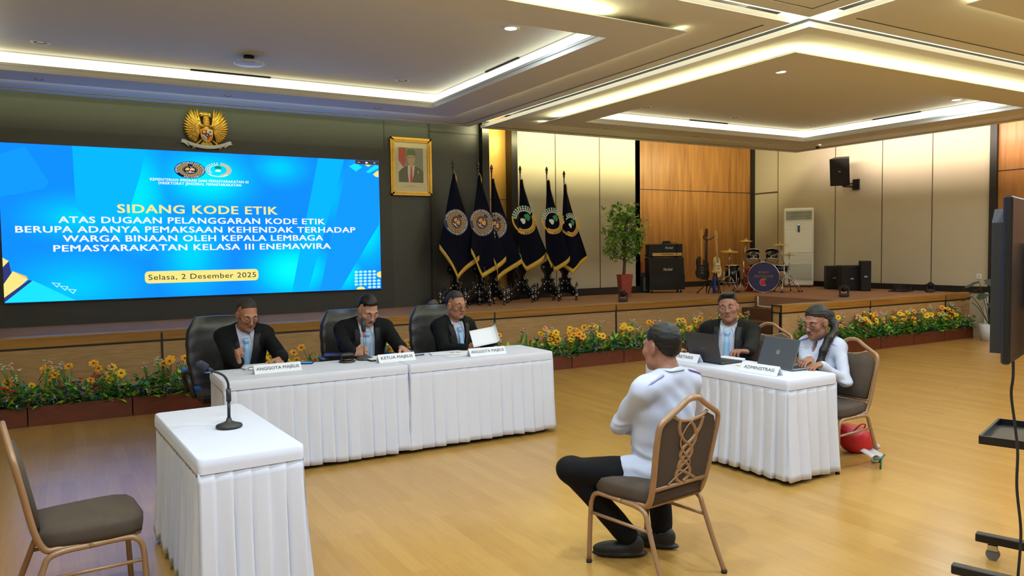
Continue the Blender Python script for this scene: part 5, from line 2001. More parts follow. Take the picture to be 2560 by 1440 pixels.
for k in range(20):
    a = k * 2.4
    z = tz0 - .08 + (tz1 - tz0) * (k / 19)
    wdt = .34 * math.sin(math.pi * min(1, .25 + .62 * k / 19)) + .05
    e = Vector((wdt * math.cos(a), wdt * .75 * math.sin(a), z + .16))
    s_ = Vector((0, 0, z - .08))
    b.tube(bez([s_, s_.lerp(e, .5) + Vector((0, 0, .05)), e], 4), [.010 - .0008 * i for i in range(9)], 5)
    ends.append((s_, e))
b.build('trunk', M_BARK, tree)
b = MB()
def maple(b, c, n, u, sz, mi):
    v = n.cross(u)
    pts = []
    for k in range(10):
        a = k * math.pi / 5
        r_ = sz * ((1, .38)[k % 2]) * (1 if k != 5 else .3)
        pts.append(c + (u * math.cos(a) + v * math.sin(a)) * r_ + n * (.12 * sz * (k % 2 == 0) * -1))
    b.add(pts + [c], [(10, k, (k + 1) % 10) for k in range(10)], mi)
for s_, e in ends:
    for k in range(38):
        t = rnd.uniform(.35, 1.12)
        c = s_.lerp(e, t) + Vector((rnd.gauss(0, .065), rnd.gauss(0, .06), rnd.gauss(.0, .06)))
        n = Vector((rnd.gauss(0, .7), rnd.gauss(-.3, .7), rnd.uniform(.2, 1))).normalized()
        maple(b, c, n, n.orthogonal().normalized(), rnd.uniform(.045, .072), rnd.random() < .22)
b.build('foliage', [M_LEAF, M_LEAF2], tree)
# ------------------------------------------------------------------ amplifier stack
M_TOLEX = mat('amp_tolex_black', S(26, 26, 28), .6, spec=.35, bump=.3, bump_scale=350)
M_GRILL = mat('amp_grille_cloth', S(48, 46, 42), .9, spec=.15, bump=.4, bump_scale=500)
M_CHROME = mat('chrome', S(200, 200, 205), .15, 1.0)
M_LOGO = mat('logo_white', S(228, 222, 204), .5)
M_BRASS = mat('panel_brass', S(190, 150, 76), .4, .5)
ap = at(1677, 732, z=SZ)
arz = math.radians(-24)
cab = thing('speaker_cabinet', 'black guitar speaker cabinet on castors with a white script logo', 'speaker', (ap.x, ap.y + .18, SZ), arz)
k_ = F / ((ap - Vector((0, 0, CAMZ))).dot(_f))
cw, chh = 90 / k_, (728 - 640) / k_
b = MB()
cd = .34
prof = [(-cd / 2, .06), (cd / 2, .06), (cd / 2, chh), (-cd / 2 + .07, chh), (-cd / 2 + .02, chh * .52), (-cd / 2, chh * .50)]
b.prism(prof, (cw / 2, 0, 0), (0, 1, 0), (0, 0, 1), -cw)
b.build('cabinet', M_TOLEX, cab)
b = MB()
yy = lambda z: -cd / 2 + (0 if z < chh * .5 else .02 + .05 * (z - chh * .52) / (chh * .48)) - .006
for z0, z1 in ((.09, chh * .50), (chh * .53, chh - .03)):
    b.add([(-cw / 2 + .03, yy(z0), z0), (cw / 2 - .03, yy(z0), z0), (cw / 2 - .03, yy(z1), z1), (-cw / 2 + .03, yy(z1), z1)], [(0, 1, 2, 3)])
b.build('grille', M_GRILL, cab)
b = MB()
zl = chh * .66
b.text('Marshall', .055, plane_fn((.02, yy(zl) - .008, zl - .02), (1, 0, 0), (0, .10, 1)), bold=.02, shear=.35, width=.20)
b.build('logo', M_LOGO, cab)
for sx in (-1, 1):
    for sy in (-1, 1):
        b = MB()
        b.cyl((sx * (cw / 2 - .06) - .012, sy * .11, .028), (sx * (cw / 2 - .06) + .012, sy * .11, .028), .028, n=14)
        b.box((sx * (cw / 2 - .06), sy * .11, .052), (.04, .04, .02), 1)
        b.build('castor', [M_RUB, M_CHROME], cab)
hz = chh + .01
hd = thing('amplifier_head', 'black guitar amplifier head with a brass control panel on the cabinet', 'amplifier', (ap.x, ap.y + .20, SZ + hz), arz)
hw, hh = 88 / k_, 33 / k_
b = MB().box((0, 0, hh / 2), (hw, .24, hh), bev=.015)
for q in (-1, 1): b.box((q * hw * .35, 0, -.004), (.05, .2, .012))
b.build('housing', M_TOLEX, hd)
b = MB().box((.03, -.121, .055), (hw - .10, .006, .062))
b.build('control_panel', M_BRASS, hd)
b = MB()
for k in range(9):
    b.cyl((-.08 + k * .028, -.124, .058), (-.08 + k * .028, -.138, .058), .009, n=10)
b.build('control_knobs', M_BLK, hd)
b = MB()
b.text('Marshall', .05, plane_fn((.07, -.123, hh * .62), (1, 0, 0), (0, 0, 1)), bold=.02, shear=.35, width=.17)
b.build('logo', M_LOGO, hd)
b = MB()
for k in range(6):
    b.tube([(.06 + (.10 - .006 * k) * math.cos(a), .02 + (.07 - .004 * k) * math.sin(a), .008 + .009 * k + .004 * math.sin(3 * a)) for a in [2 * math.pi * i / 24 for i in range(24)]], .005, 6, closed=True)
b.tube([(.16, -.0, .02), (.22, -.12, .02), (.23, -.145, -.05), (.22, -.145, -.22)], .005, 6)
cb = b.build('cable_coil', M_RUB, None, (ap.x, ap.y + .20, SZ + hz + hh))
cb.rotation_euler.z = arz
tag(cb, 'black cable coiled on top of the amplifier head', 'cable')
sp_ = at(1619, 731, z=SZ)
sa_mp = thing('practice_amplifier', 'small amplifier with a pale grille standing left of the big cabinet', 'amplifier', (sp_.x, sp_.y + .14, SZ), math.radians(-24))
MB().box((0, 0, .20), (.20, .22, .40), bev=.012).build('housing', M_TOLEX, sa_mp)
MB().box((.03, -.112, .17), (.11, .006, .28)).build('grille', mat('grille_silver', S(120, 122, 118), .6, .3), sa_mp)
MB().box((0, -.112, .355), (.17, .006, .05)).build('control_panel', mat('panel_dark', S(54, 54, 54), .5), sa_mp)
vp = at(1610, 700, Y=pl_.y + .35)
b = MB()
b.lathe([(.09, 0), (.12, .1), (.15, .35), (.15, .55), (.10, .72), (.075, .78), (.10, .84), (.085, .84), (.06, .78)], (0, 0, 0), 20)
for k in range(14):
    a = k * .9
    b.ell((.145 * math.cos(a), .145 * math.sin(a), .22 + .03 * k), (.03, .03, .018), 6, 1)
vs_ = b.build('floor_vase', [mat('vase_red_lacquer', S(150, 58, 40), .35), mat('vase_gold_relief', S(176, 110, 60), .4)], None, (x16 + .19, YB + .40, SZ))
tag(vs_, 'tall red ornamented floor vase half hidden behind the potted tree', 'vase')
# ------------------------------------------------------------------ guitars on their stand
gpz = at(1768, 733, z=SZ)
kg = F / ((gpz - Vector((0, 0, CAMZ))).dot(_f))
def gz(py): return at(1768, py, Y=gpz.y).z - SZ
def gx(px): return at(px, 700, Y=gpz.y).x - gpz.x
gs = thing('guitar_stand', 'black guitar stand with a wide top yoke holding three guitars', 'guitar stand', (gpz.x, gpz.y, SZ))
b = MB()
b.cyl((0, 0, .12), (0, 0, gz(596)), .012)
b.build('pole', M_BLK, gs)
for k in range(3):
    a = math.radians(-90 + 120 * k + 20)
    MB().tube([(0, 0, .22), (.10 * math.cos(a), .10 * math.sin(a), .12), (.24 * math.cos(a), .24 * math.sin(a), .01)], .011, 7).build('leg', M_BLK, gs)
for q in (-1, 1):
    b = MB()
    b.tube(bez([(0, 0, gz(600)), (q * .08, -.01, gz(598)), (q * .14, -.04, gz(593)), (q * .15, -.07, gz(590))], 4), .010, 6)
    b.tube([(q * .15, -.07, gz(590)), (q * .19, -.09, gz(590))], .007, 6).tube([(q * .15, -.07, gz(590)), (q * .11, -.11, gz(590))], .007, 6)
    b.build('yoke_arm', M_BLK, gs)
    MB().tube([(0, 0, .25), (q * .08, -.06, .25), (q * .10, -.12, .24)], .009, 6).build('rest_arm', M_BLK, gs)
def guitar(px, ybot, ytop, yhead, bw, colr, neckc, dx, dy, tilt, label, kind):
    z0, z1, z2 = gz(ybot), gz(ytop), gz(yhead)
    g = thing('electric_guitar', label, 'guitar', (gpz.x + gx(px), gpz.y + dy, SZ + z0))
    L = z1 - z0
    R = Matrix.Rotation(tilt, 3, 'Y')
    outl = []
    for i in range(40):
        a = 2 * math.pi * i / 40
        zz = (1 - math.cos(a)) / 2
        wd = (.5 * abs(math.sin(a)) ** .75) * (1 - .22 * zz) * (1 - .28 * math.exp(-((zz - .58) / .16) ** 2))
        outl.append((math.copysign(wd * bw, math.sin(a)), zz * L))
    if kind == 'bass': outl = [(x * (1.08 if z > L * .75 else 1), z * (1.18 if (z > L * .75 and x < 0) else 1)) for x, z in outl]
    b = MB()
    b.prism([(p_.x, p_.z) for p_ in [R @ Vector((x, 0, z)) for x, z in outl]], (0, .02, 0), (1, 0, 0), (0, 0, 1), .045)
    b.build('body', colr, g)
    top = R @ Vector((0, 0, z2 - z0))
    base = R @ Vector((0, 0, L * .72))
    b = MB()
    b.tube([base + Vector((0, -.028, 0)), top + Vector((0, -.028, 0))], [.026, .020], 6, flat=(1, .5), up=(1, 0, 0))
    b.build('neck', neckc, g)
    b = MB()
    hd_ = [(-.02, 0), (.02, 0), (.045, .05), (.05, .15), (.02, .19), (-.02, .17), (-.035, .04)]
    b.prism([((R @ Vector((x, 0, z))).x + top.x, (R @ Vector((x, 0, z))).z + top.z) for x, z in hd_], (0, -.02, 0), (1, 0, 0), (0, 0, 1), .016)
    b.build('headstock', neckc, g)
    b = MB()
    for k in range(3):
        c_ = R @ Vector((0, -.03, L * (.28 + .14 * k)))
        b.box(c_, (.07, .012, .022), R=R)
    b.build('pickup', M_CHROME if kind != 'bass' else mat('pickup_grey', S(120, 118, 110), .4, .5), g)
    if kind == 'cream':
        b = MB()
        b.tube([R @ Vector((x * .97, -.026, z * .985 + .003)) for x, z in outl], .006, 5, closed=True)
        b.build('binding', mat('binding_gold', S(190, 160, 90), .4), g)
guitar(1749, 695, 648, 598, .30, M_BLK, mat('maple_neck', S(200, 150, 70), .4), 0, -.04, -.03, 'black electric bass at the left of the guitar stand', 'bass')
guitar(1770, 700, 652, 594, .27, mat('guitar_dark_brown', S(40, 28, 22), .3), mat('rosewood', S(70, 44, 30), .5), 0, .10, .02, 'dark electric guitar at the back of the guitar stand', 'mid')
guitar(1788, 694, 642, 600, .22, mat('guitar_cream', S(226, 212, 162), .3, coat=.4), mat('neck_pale', S(190, 160, 104), .4), 0, -.07, -.10, 'cream electric guitar at the right of the guitar stand', 'cream')
sp2 = at(1766, 735, z=SZ)
stl = thing('drum_throne', 'small round stool with a yellow seat in front of the guitars', 'stool', (gpz.x + .01, gpz.y - .22, SZ))
b = MB().lathe([(.005, .40), (.075, .40), (.08, .42), (.075, .445), (.005, .45)], n=18)
b.build('seat', mat('stool_yellow', S(196, 152, 58), .5), stl)
for k in range(3):
    a = 2 * math.pi * k / 3 + .4
    MB().tube([(.02 * math.cos(a), .02 * math.sin(a), .40), (.15 * math.cos(a), .15 * math.sin(a), 0)], .011, 7).build('leg', M_BLK, stl)
bt = at(1784, 733, z=SZ)
b = MB().box((0, 0, .15), (.06, .06, .30), bev=.012)
b.box((0, 0, .32), (.035, .035, .05), 0, bev=.01)
o = b.build('blue_bottle_case', mat('plastic_blue', S(24, 62, 150), .4), None, (bt.x, bt.y - .02, SZ))
tag(o, 'narrow blue case standing on the stage below the cream guitar', 'case')

# ------------------------------------------------------------------ drum kit
dk = at(1912, 731, z=SZ)
kd = F / ((dk - Vector((0, 0, CAMZ))).dot(_f))
M_SHELL = mat('drum_shell_black', S(16, 16, 18), .15, coat=.6)
M_HEADC = mat('drum_head_clear', S(240, 206, 152), .35)
M_NAVYH = mat('drum_head_navy', S(38, 36, 84), .5)
M_CYMB = mat('cymbal_bronze', S(190, 160, 96), .28, .9)
vdir = Vector((dk.x, dk.y, 0)).normalized()
sdir = Vector((vdir.y, -vdir.x, 0))
def dpos(px, py, off=0.0):
    """point on the upright plane through the kit, facing the camera, moved off metres away from it"""
    d = ray(px, py)
    n = vdir
    t = ((dk + n * off).dot(n) - Vector((0, 0, CAMZ)).dot(n)) / d.dot(n)
    return Vector((0, 0, CAMZ)) + d * t
def drum(name, label, c, axis, r, dep, front_mat, lugs, cat='drum', rim=M_CHROME):
    t = thing(name, label, cat, c)
    ax = Vector(axis).normalized()
    R = ax.to_track_quat('Z', 'Y').to_matrix()
    b = MB().cyl(-ax * dep / 2, ax * dep / 2, r, n=32)
    b.build('shell', M_SHELL, t)
    for q in (-1, 1):
        b = MB().tube([ax * q * dep / 2 + R @ Vector((r * 1.03 * math.cos(a), r * 1.03 * math.sin(a), 0)) for a in [2 * math.pi * i / 32 for i in range(32)]], .010, 6, closed=True)
        b.build('hoop', rim, t)
    b = MB().cyl(ax * dep / 2, ax * (dep / 2 + .006), r * .985, n=32, smooth=False)
    b.build('head', front_mat, t)
    b = MB().cyl(-ax * dep / 2, -ax * (dep / 2 + .006), r * .985, n=32, smooth=False)
    b.build('batter_head', M_WHITE, t)
    for k in range(lugs):
        a = 2 * math.pi * (k + .5) / lugs
        rr_ = R @ Vector((r * 1.035 * math.cos(a), r * 1.035 * math.sin(a), 0))
        MB().tube([ax * dep * .5 + rr_, ax * dep * .22 + rr_], .007, 6).build('lug', M_CHROME, t)
    return t, ax, R
bc = dpos(1909, 695)
br_ = 36.5 / kd
bass, ax, R = drum('bass_drum', 'navy fronted bass drum with yellow band lettering', (bc.x + vdir.x * .2, bc.y + vdir.y * .2, SZ + br_ + .012), -vdir, br_, .40, M_NAVYH, 8)
b = MB()
fo = -vdir * .208
ux_, uz_ = sdir, Vector((0, 0, 1))
b.text('BIG BAND', .052, plane_fn(fo + uz_ * .072, ux_, uz_), width=.19, bold=.012)
b.text('PEMASYARAKATAN', .052, plane_fn(fo + uz_ * -.004, ux_, uz_), width=.36, bold=.012)
b.build('lettering', mat('drum_lettering', S(186, 152, 58), .5), bass)
b = MB()
pm = plane_fn(fo + uz_ * -.10, ux_, uz_)
for rr_, mi, ly in ((.075, 1, 0), (.068, 0, .001)):
    pts = [(rr_ * math.cos(a), rr_ * math.sin(a)) for a in [math.radians(50 + 262 * i / 24) for i in range(25)]] + [(rr_ * .30, -.012), (rr_ * .2, .016)]
    b.add([pm(x, y) - vdir * ly for x, y in pts], [tuple(range(len(pts)))], mi)
b.build('red_mark', [M_RED, mat('mark_pink', S(230, 190, 190), .5)], bass)
for q in (-1, 1):
    MB().tube([sdir * q * br_ * .9 + Vector((0, 0, -.05)), sdir * q * (br_ * 1.25) - vdir * .16 + Vector((0, 0, -br_ - .0))], .009, 6).build('spur', M_CHROME, bass)
tl = -vdir * .55 + Vector((0, 0, -.82))
for (px, py, lab, q) in ((1882, 642, 'black rack tom over the bass drum, left of the pair', -1), (1930, 641, 'black rack tom over the bass drum, right of the pair', 1)):
    c = dpos(px, py, .12)
    drum('rack_tom', lab, c, Vector((0, 0, -.80)) - vdir * .45 + sdir * q * -.05, .127 if q < 0 else .12, .21, M_HEADC, 6)
fc = dpos(1831, 685, .25)
ft, _, _ = drum('floor_tom', 'black floor tom at the left of the drum kit', (fc.x, fc.y, SZ + .36), (0, 0, -1), .15, .34, M_WHITE, 6)
for k in range(3):
    a = 2 * math.pi * k / 3 + .2
    MB().cyl((.165 * math.cos(a), .165 * math.sin(a), -.36), (.165 * math.cos(a), .165 * math.sin(a), .05), .008, n=8).build('leg', M_CHROME, ft)
sn = dpos(1948, 672, .45)
snt, _, _ = drum('snare_drum', 'shallow black snare drum behind the right of the bass drum', (sn.x, sn.y, sn.z), (0.05, 0, 1), .165, .12, M_WHITE, 6)
def cym_stand(px, py_top, foot_px, foot_py, r, tilt, label, off):
    c = dpos(px, py_top, off)
    g = dpos(foot_px, foot_py, off)
    t = thing('cymbal_stand', label, 'cymbal', (g.x, g.y, SZ))
    h = c.z - SZ
    dx = Vector((c.x - g.x, c.y - g.y, 0))
    b = MB()
    b.cyl((0, 0, .10), (0, 0, h * .62), .012).cyl((0, 0, h * .55), dx + Vector((0, 0, h)), .008)
    b.lathe([(.016, 0), (.016, .035)], (0, 0, h * .60), 10)
    b.build('pole', M_CHROME, t)
    for k in range(3):
        a = 2 * math.pi * k / 3 + .5 + px
        d = Vector((math.cos(a), math.sin(a), 0))
        b = MB().tube([Vector((0, 0, .34)), d * .13 + Vector((0, 0, .25)), d * .30 + Vector((0, 0, .02))], .008, 6)
        b.tube([Vector((0, 0, .12)), d * .15 + Vector((0, 0, .22))], .006, 6)
        b.ell(d * .30 + Vector((0, 0, .018)), .018, 8, 1)
        b.build('leg', [M_CHROME, M_RUB], t)
    R_ = Matrix.Rotation(tilt, 3, sdir) @ Matrix.Rotation(.04, 3, vdir)
    b = MB().lathe([(.004, .022), (.03, .02), (.045, .006), (r * .6, -.004), (r, -.014), (r * .99, -.017), (r * .6, -.008), (.04, .002), (.004, .015)], dx + Vector((0, 0, h)), 28, 0, R_)
    b.build('cymbal_plate', M_CYMB, t)
    MB().lathe([(.012, .022), (.016, .03), (.008, .05)], dx + Vector((0, 0, h)), 10, 0, R_).build('wing_nut', M_CHROME, t)
    return t
hh_ = cym_stand(1824, 627, 1823, 733, .185, .12, 'pair of hi hat cymbals on a chrome stand at the left of the kit', .02)
cym_stand(1865, 601, 1859, 728, .13, .10, 'crash cymbal on a chrome stand, highest over the left tom', .30)
cym_stand(1951, 611, 1960, 727, .165, .05, 'ride cymbal on a chrome stand at the right of the kit', .12)
cym_stand(1973, 636, 1972, 729, .12, -.05, 'small low cymbal on a chrome stand beside the air conditioner', .32)
pd = at(1950, 735, z=SZ)
b = MB().box((0, 0, .012), (.10, .26, .02), bev=.006).box((0, -.03, .05), (.075, .22, .012), R=Matrix.Rotation(.25, 3, 'X')).box((0, .10, .10), (.02, .02, .18))
o = b.build('foot_pedal', M_CHROME, None, (dk.x + vdir.x * .62, dk.y + vdir.y * .62, SZ), -math.atan2(vdir.x, vdir.y))
tag(o, 'chrome bass drum foot pedal behind the navy fronted drum', 'pedal')
rb = dpos(1872, 700, .55)
b = MB().box((0, 0, .24), (.16, .14, .48), bev=.012).box((0, -.073, .40), (.10, .006, .03), 1)
o = b.build('red_case', [mat('case_red', S(176, 34, 30), .45), M_BLK], None, (rb.x, rb.y, SZ), math.radians(-40))
tag(o, 'upright red box behind the bass drum', 'box')

# ------------------------------------------------------------------ floor standing air conditioner
M_AC = mat('ac_ivory', S(222, 220, 204), .4)
M_ACG = mat('ac_slat_grey', S(176, 178, 168), .5)
aL, aR = at(1958, 521, Y=11.35), at(2028, 519, Y=11.0)
acx, acy = 13.62, 11.17
dvec = math.radians(-46)
acp = at(1997, 716, X=14.0)
acz = lambda py: at(1995, py, X=acp.x).z - SZ
ac = thing('air_conditioner', 'tall ivory floor standing air conditioner behind the drum kit', 'air conditioner', (acp.x + .06, acp.y + .06, SZ), math.radians(-50))
kk = F / ((acp - Vector((0, 0, CAMZ))).dot(_f))
aw, ah = 70 / kk, (716 - 520) / kk
b = MB().box((0, .0, ah / 2 + .02), (aw, .30, ah - .03), bev=.02)
b.build('housing', M_AC, ac)
b = MB().box((0, -.15, ah - .155), (aw - .09, .012, .20))
o = b.build('outlet', M_BLK, ac)
for k in range(8):
    MB().box((0, -.158, ah - .245 + k * .026), (aw - .09, .03, .006), R=Matrix.Rotation(.5, 3, 'X')).build('louvre', M_AC, o)
MB().box((0, -.153, ah * .50), (aw - .05, .008, ah * .42), bev=.004).build('front_panel', M_AC, ac)
b = MB().box((.0, -.16, ah * .745), (.045, .012, .17))
b.build('display', mat('display_dark', S(36, 42, 48), .2), ac)
MB().box((.0, -.167, ah * .79), (.03, .003, .025)).build('display_light', mat('display_lit', S(150, 190, 220), .3, emit=S(150, 190, 230), es=1.0), ac)
b = MB().box((0, -.15, ah * .27), (aw - .08, .008, ah * .36))
o = b.build('intake_grille', M_ACG, ac)
for k in range(24):
    MB().box((0, -.157, ah * .10 + k * ah * .345 / 23), (aw - .085, .016, .008), R=Matrix.Rotation(.4, 3, 'X')).build('slat', M_AC, o)
for q in (-1, 1):
    MB().box((q * aw * .36, 0, .012), (.07, .26, .024)).build('foot', M_BLK, ac)
# ------------------------------------------------------------------ loudspeakers
M_SPK = mat('speaker_black', S(24, 24, 25), .6, spec=.35, bump=.2, bump_scale=300)
M_SPG = mat('speaker_grille', S(30, 30, 31), .7, .2, bump=.6, bump_scale=700)
M_BADGE = mat('badge_silver', S(150, 150, 150), .4, .5)
def stage_box(pxl, pxr, pyt, base, rz, dep, label):
    pl2 = at((pxl + pxr) / 2, base, z=SZ)
    k = F / ((pl2 - Vector((0, 0, CAMZ))).dot(_f))
    w_, h_ = (pxr - pxl) / k, (base - pyt) / k
    dv = Vector((pl2.x, pl2.y, 0)).normalized()
    t = thing('stage_speaker', label, 'speaker', (pl2.x + dv.x * dep / 2, pl2.y + dv.y * dep / 2, SZ), rz)
    MB().box((0, 0, h_ / 2), (w_, dep, h_), bev=.012).build('cabinet', M_SPK, t)
    MB().box((0, -dep / 2 - .004, h_ / 2), (w_ - .03, .012, h_ - .04), bev=.004).build('grille', M_SPG, t)
    MB().box((0, -dep / 2 - .012, h_ * .48), (min(.06, w_ * .4), .006, .028)).build('badge', M_BADGE, t)
    return t
stage_box(2064, 2100, 665, 723, math.radians(-44), .38, 'black bass speaker on the stage, left one of the pair of boxes')
stage_box(2098, 2152, 664, 727, math.radians(-44), .40, 'black bass speaker on the stage, right one of the pair of boxes')
stage_box(2149, 2174, 652, 728, math.radians(-44), .20, 'slim black column speaker at the right of the bass boxes')
wp = at(2108, 432, X=14.08)
wk = F / ((wp - Vector((0, 0, CAMZ))).dot(_f))
ws = thing('wall_speaker', 'black loudspeaker tilted down on a bracket high on the right wall', 'speaker', (XR, wp.y, wp.z), 0)
Rw = Matrix.Rotation(math.radians(-62), 3, 'Z') @ Matrix.Rotation(math.radians(12), 3, 'X')
cc = Vector((-.42, .05, .04))
trap = [(-.19, -.19), (.19, -.19), (.14, .16), (-.14, .16)]
b = MB()
u_, v_, n_ = Rw @ Vector((1, 0, 0)), Rw @ Vector((0, 1, 0)), Rw @ Vector((0, 0, 1))
b.prism(trap, cc - n_ * .28, u_, v_, .56)
b.build('cabinet', M_SPK, ws)
b = MB()
f0 = cc - v_ * .196
b.add([f0 + u_ * a_ + n_ * c_ for a_, c_ in ((-.175, -.26), (.175, -.26), (.175, .26), (-.175, .26))], [(0, 1, 2, 3)])
o = b.build('grille', M_SPG, ws)
b = MB()
b.add([f0 - v_ * .003 + u_ * a_ + n_ * c_ for a_, c_ in ((-.02, -.0), (.02, -.0), (.02, .03), (-.02, .03))], [(0, 1, 2, 3)])
b.build('badge', M_BADGE, ws)
b = MB().box((-.02, -.02, -.23), (.03, .16, .22), bev=.004)
b.box((-.2, .0, -.28), (.36, .05, .04)).box((-.2, .0, -.22), (.36, .03, .03)).box((-.34, .02, -.25), (.06, .10, .05))
b.build('bracket', M_BLK, ws)
# ------------------------------------------------------------------ moving head lamps along the stage edge
M_LAMP = mat('lamp_black_plastic', S(34, 34, 36), .45)
def moving_head(px, py, hp, rz, label, m):
    p = at(px, py, z=SZ + .01)
    if p.x > 14.05: p = at(px, py, X=14.05)
    k = F / ((p - Vector((0, 0, CAMZ))).dot(_f))
    h = hp / k
    t = thing('moving_head_lamp', label, 'stage lamp', (p.x, p.y, SZ + .01), rz, 'moving head lamps on the stage edge')
    u = h / .30
    MB().box((0, 0, .035 * u), (.22 * u, .22 * u, .07 * u), bev=.015 * u).build('base', M_LAMP, t)
    b = MB()
    for q in (-1, 1):
        b.box((q * .095 * u, 0, .15 * u), (.035 * u, .11 * u, .16 * u), bev=.012 * u)
    b.build('yoke', m, t)
    b = MB()
    b.lathe([(.02, -.085), (.075, -.075), (.085, -.03), (.085, .03), (.07, .075), (.02, .09)], (0, 0, 0), 18, 0)
    o = b.build('lamp_head', m, t)
    o.scale = (u * .9,) * 3
    o.location = (0, 0, .205 * u)
    o.rotation_euler = (math.radians(62), 0, 0)
    b = MB().cyl((0, 0, .086), (0, 0, .094), .055, n=18)
    o2 = b.build('lens', M_LENS, o)
    return t
moving_head(1083, 783, 36, math.radians(25), 'grey moving head lamp with a white sticker beside the right judge', mat('lamp_grey', S(96, 96, 92), .4))
moving_head(1558, 754, 31, math.radians(-40), 'black moving head lamp in front of the potted tree', M_LAMP)
moving_head(2110, 741, 30, math.radians(-45), 'black moving head lamp in front of the bass speakers', M_LAMP)
moving_head(2325, 727, 26, math.radians(-40), 'black moving head lamp near the coil of cables', M_LAMP)
p = at(2265, 721, X=13.9)
b = MB()
rnd = random.Random(8)
for k in range(9):
    r_ = rnd.uniform(.14, .28)
    ox, oz = rnd.uniform(-.12, .12), rnd.uniform(.0, .02)
    tl_ = rnd.uniform(.05, .6)
    b.tube([(ox + r_ * math.cos(a), r_ * .8 * math.sin(a), oz + .01 + max(0, tl_ * r_ * (.3 + math.sin(a + k)))) for a in [2 * math.pi * i / 20 for i in range(20)]], .006, 5, closed=True)
o = b.build('cable_coil', M_RUB, None, (p.x, p.y + .1, SZ))
tag(o, 'tangled black cables lying by the right wall on the stage', 'cable')
p = at(2448, 691, X=XR)
ou = thing('wall_outlet', 'white wall outlet low on the right fabric wall', 'outlet', (XR - .006, p.y, p.z))
MB().box((0, 0, 0), (.012, .09, .09), bev=.004).build('plate', M_WHITE, ou)
MB().cyl((-.006, 0, 0), (-.009, 0, 0), .022, n=14).build('socket', mat('socket_grey', S(180, 178, 170), .5), ou)
# ------------------------------------------------------------------ things on the tables
M_PAPER = mat('paper_white', S(236, 238, 242), .7)
M_INK = mat('print_grey', S(120, 124, 130), .7)
M_MATTEB = mat('matte_black', S(30, 32, 36), .5)
TZ = .7555
def tent_card(px, py, rz, w, text, label, pad=.0):
    p = at(px, py, z=TZ)
    t = thing('name_card', label, 'name card', (p.x, p.y, TZ), rz, 'folded name cards on the tables')
    h = .068
    b = MB()
    prof = [(-.002, .0), (.040, h), (.082, .0), (.078, .0), (.040, h - .006), (.002, .0)]
    b.prism(prof, (w / 2, 0, 0), (0, 1, 0), (0, 0, 1), -w)
    b.build('folded_sheet', M_PAPER, t)
    b = MB()
    d = Vector((0, .042, h)).normalized()
    n = Vector((0, -h, .042)).normalized()
    b.text(text, .027, plane_fn(Vector((pad, 0, 0)) + d * .030 + n * .0035, (1, 0, 0), d), bold=.008, width=len(text) * .0225)
    b.build('lettering', M_INK, t)
    return t
tent_card(697, 931, math.radians(2), .37, 'ANGGOTA MAJELIS', 'white name card reading ANGGOTA MAJELIS in front of the leftmost judge')
tent_card(995, 904, math.radians(2), .34, 'KETUA MAJELIS', 'white name card reading KETUA MAJELIS in front of the speaking judge')
tent_card(1222, 888, math.radians(0), .37, 'ANGGOTA MAJELIS', 'white name card reading ANGGOTA MAJELIS in front of the judge with the curling sheet')
tent_card(1893, 934, math.radians(-86), .34, 'ADMINISTRASI', 'white name card reading ADMINISTRASI in front of the grey laptop')
tent_card(1702, 903, math.radians(-84), .34, 'SEKRETARIS', 'white name card partly hidden by the seated man, ending in ARIS')

# gooseneck microphone on the near table
p = at(573, 1067, z=TZ + .003)
Ym = p.y
gm = thing('gooseneck_microphone', 'black gooseneck microphone standing alone on the small near table', 'microphone', (p.x, p.y, TZ + .003))
def mp_(px, py, dy=0): return at(px, py, Y=Ym + dy) - Vector((p.x, p.y, TZ + .003))
b = MB().lathe([(.068, 0), (.07, .006), (.066, .014), (.03, .026), (.016, .034), (.012, .05)], n=28)
b.build('base', M_MATTEB, gm)
s1, s2 = mp_(572, 1003), mp_(571, 972)
b = MB().cyl((0, 0, .03), s1, .0085, n=12).cyl(s1, s2, .0135, .0125, n=14)
b.build('stem', M_MATTEB, gm)
MB().tube(bez([s2, mp_(570, 958), mp_(562, 942), mp_(548, 933), mp_(530, 928)], 6), .0065, 10).build('gooseneck', M_MATTEB, gm)
b = MB()
a_, c_ = mp_(532, 929), mp_(502, 914)
b.cyl(a_, mp_(516, 922), .012, .016, n=16)
b.cyl(mp_(516, 922), c_, .026, .028, n=18, mi=1).ell(c_, .028, 14, 1)
b.tube([mp_(518, 930) + Vector((.018 * math.cos(t), .018 * math.sin(t), 0)) for t in [i * .4 for i in range(16)]], .0035, 6, mi=2)
b.build('capsule', [M_MATTEB, mat('foam_dark_navy', S(34, 36, 52), .95, bump=.5, bump_scale=300), mat('ring_blue', S(70, 110, 190), .5)], gm)

# desk microphone of the middle judge
p = at(912, 898, z=TZ + .003)
dm = thing('desk_microphone', 'desk microphone on a round base in front of the speaking judge', 'microphone', (p.x, p.y, TZ + .003))
Yd = p.y
def md(px, py): return at(px, py, Y=Yd) - Vector((p.x, p.y, TZ + .003))
MB().lathe([(.075, 0), (.078, .006), (.07, .014), (.03, .030), (.012, .036)], n=28).build('base', mat('base_grey', S(64, 66, 68), .5), dm)
MB().tube([(-.005, 0, .03), md(911, 860), md(910, 842)], .0075, 10).build('stem', mat('stem_grey', S(150, 150, 150), .4, .5), dm)
MB().cyl(md(910, 842), md(909.5, 829), .008, .011, n=12).build('red_collar', mat('collar_orange', S(196, 90, 66), .5), dm)
b = MB().cyl(md(909.5, 829), md(907, 800), .019, .021, n=16).ell(md(907, 799), .0215, 14)
b.build('capsule', M_MATTEB, dm)

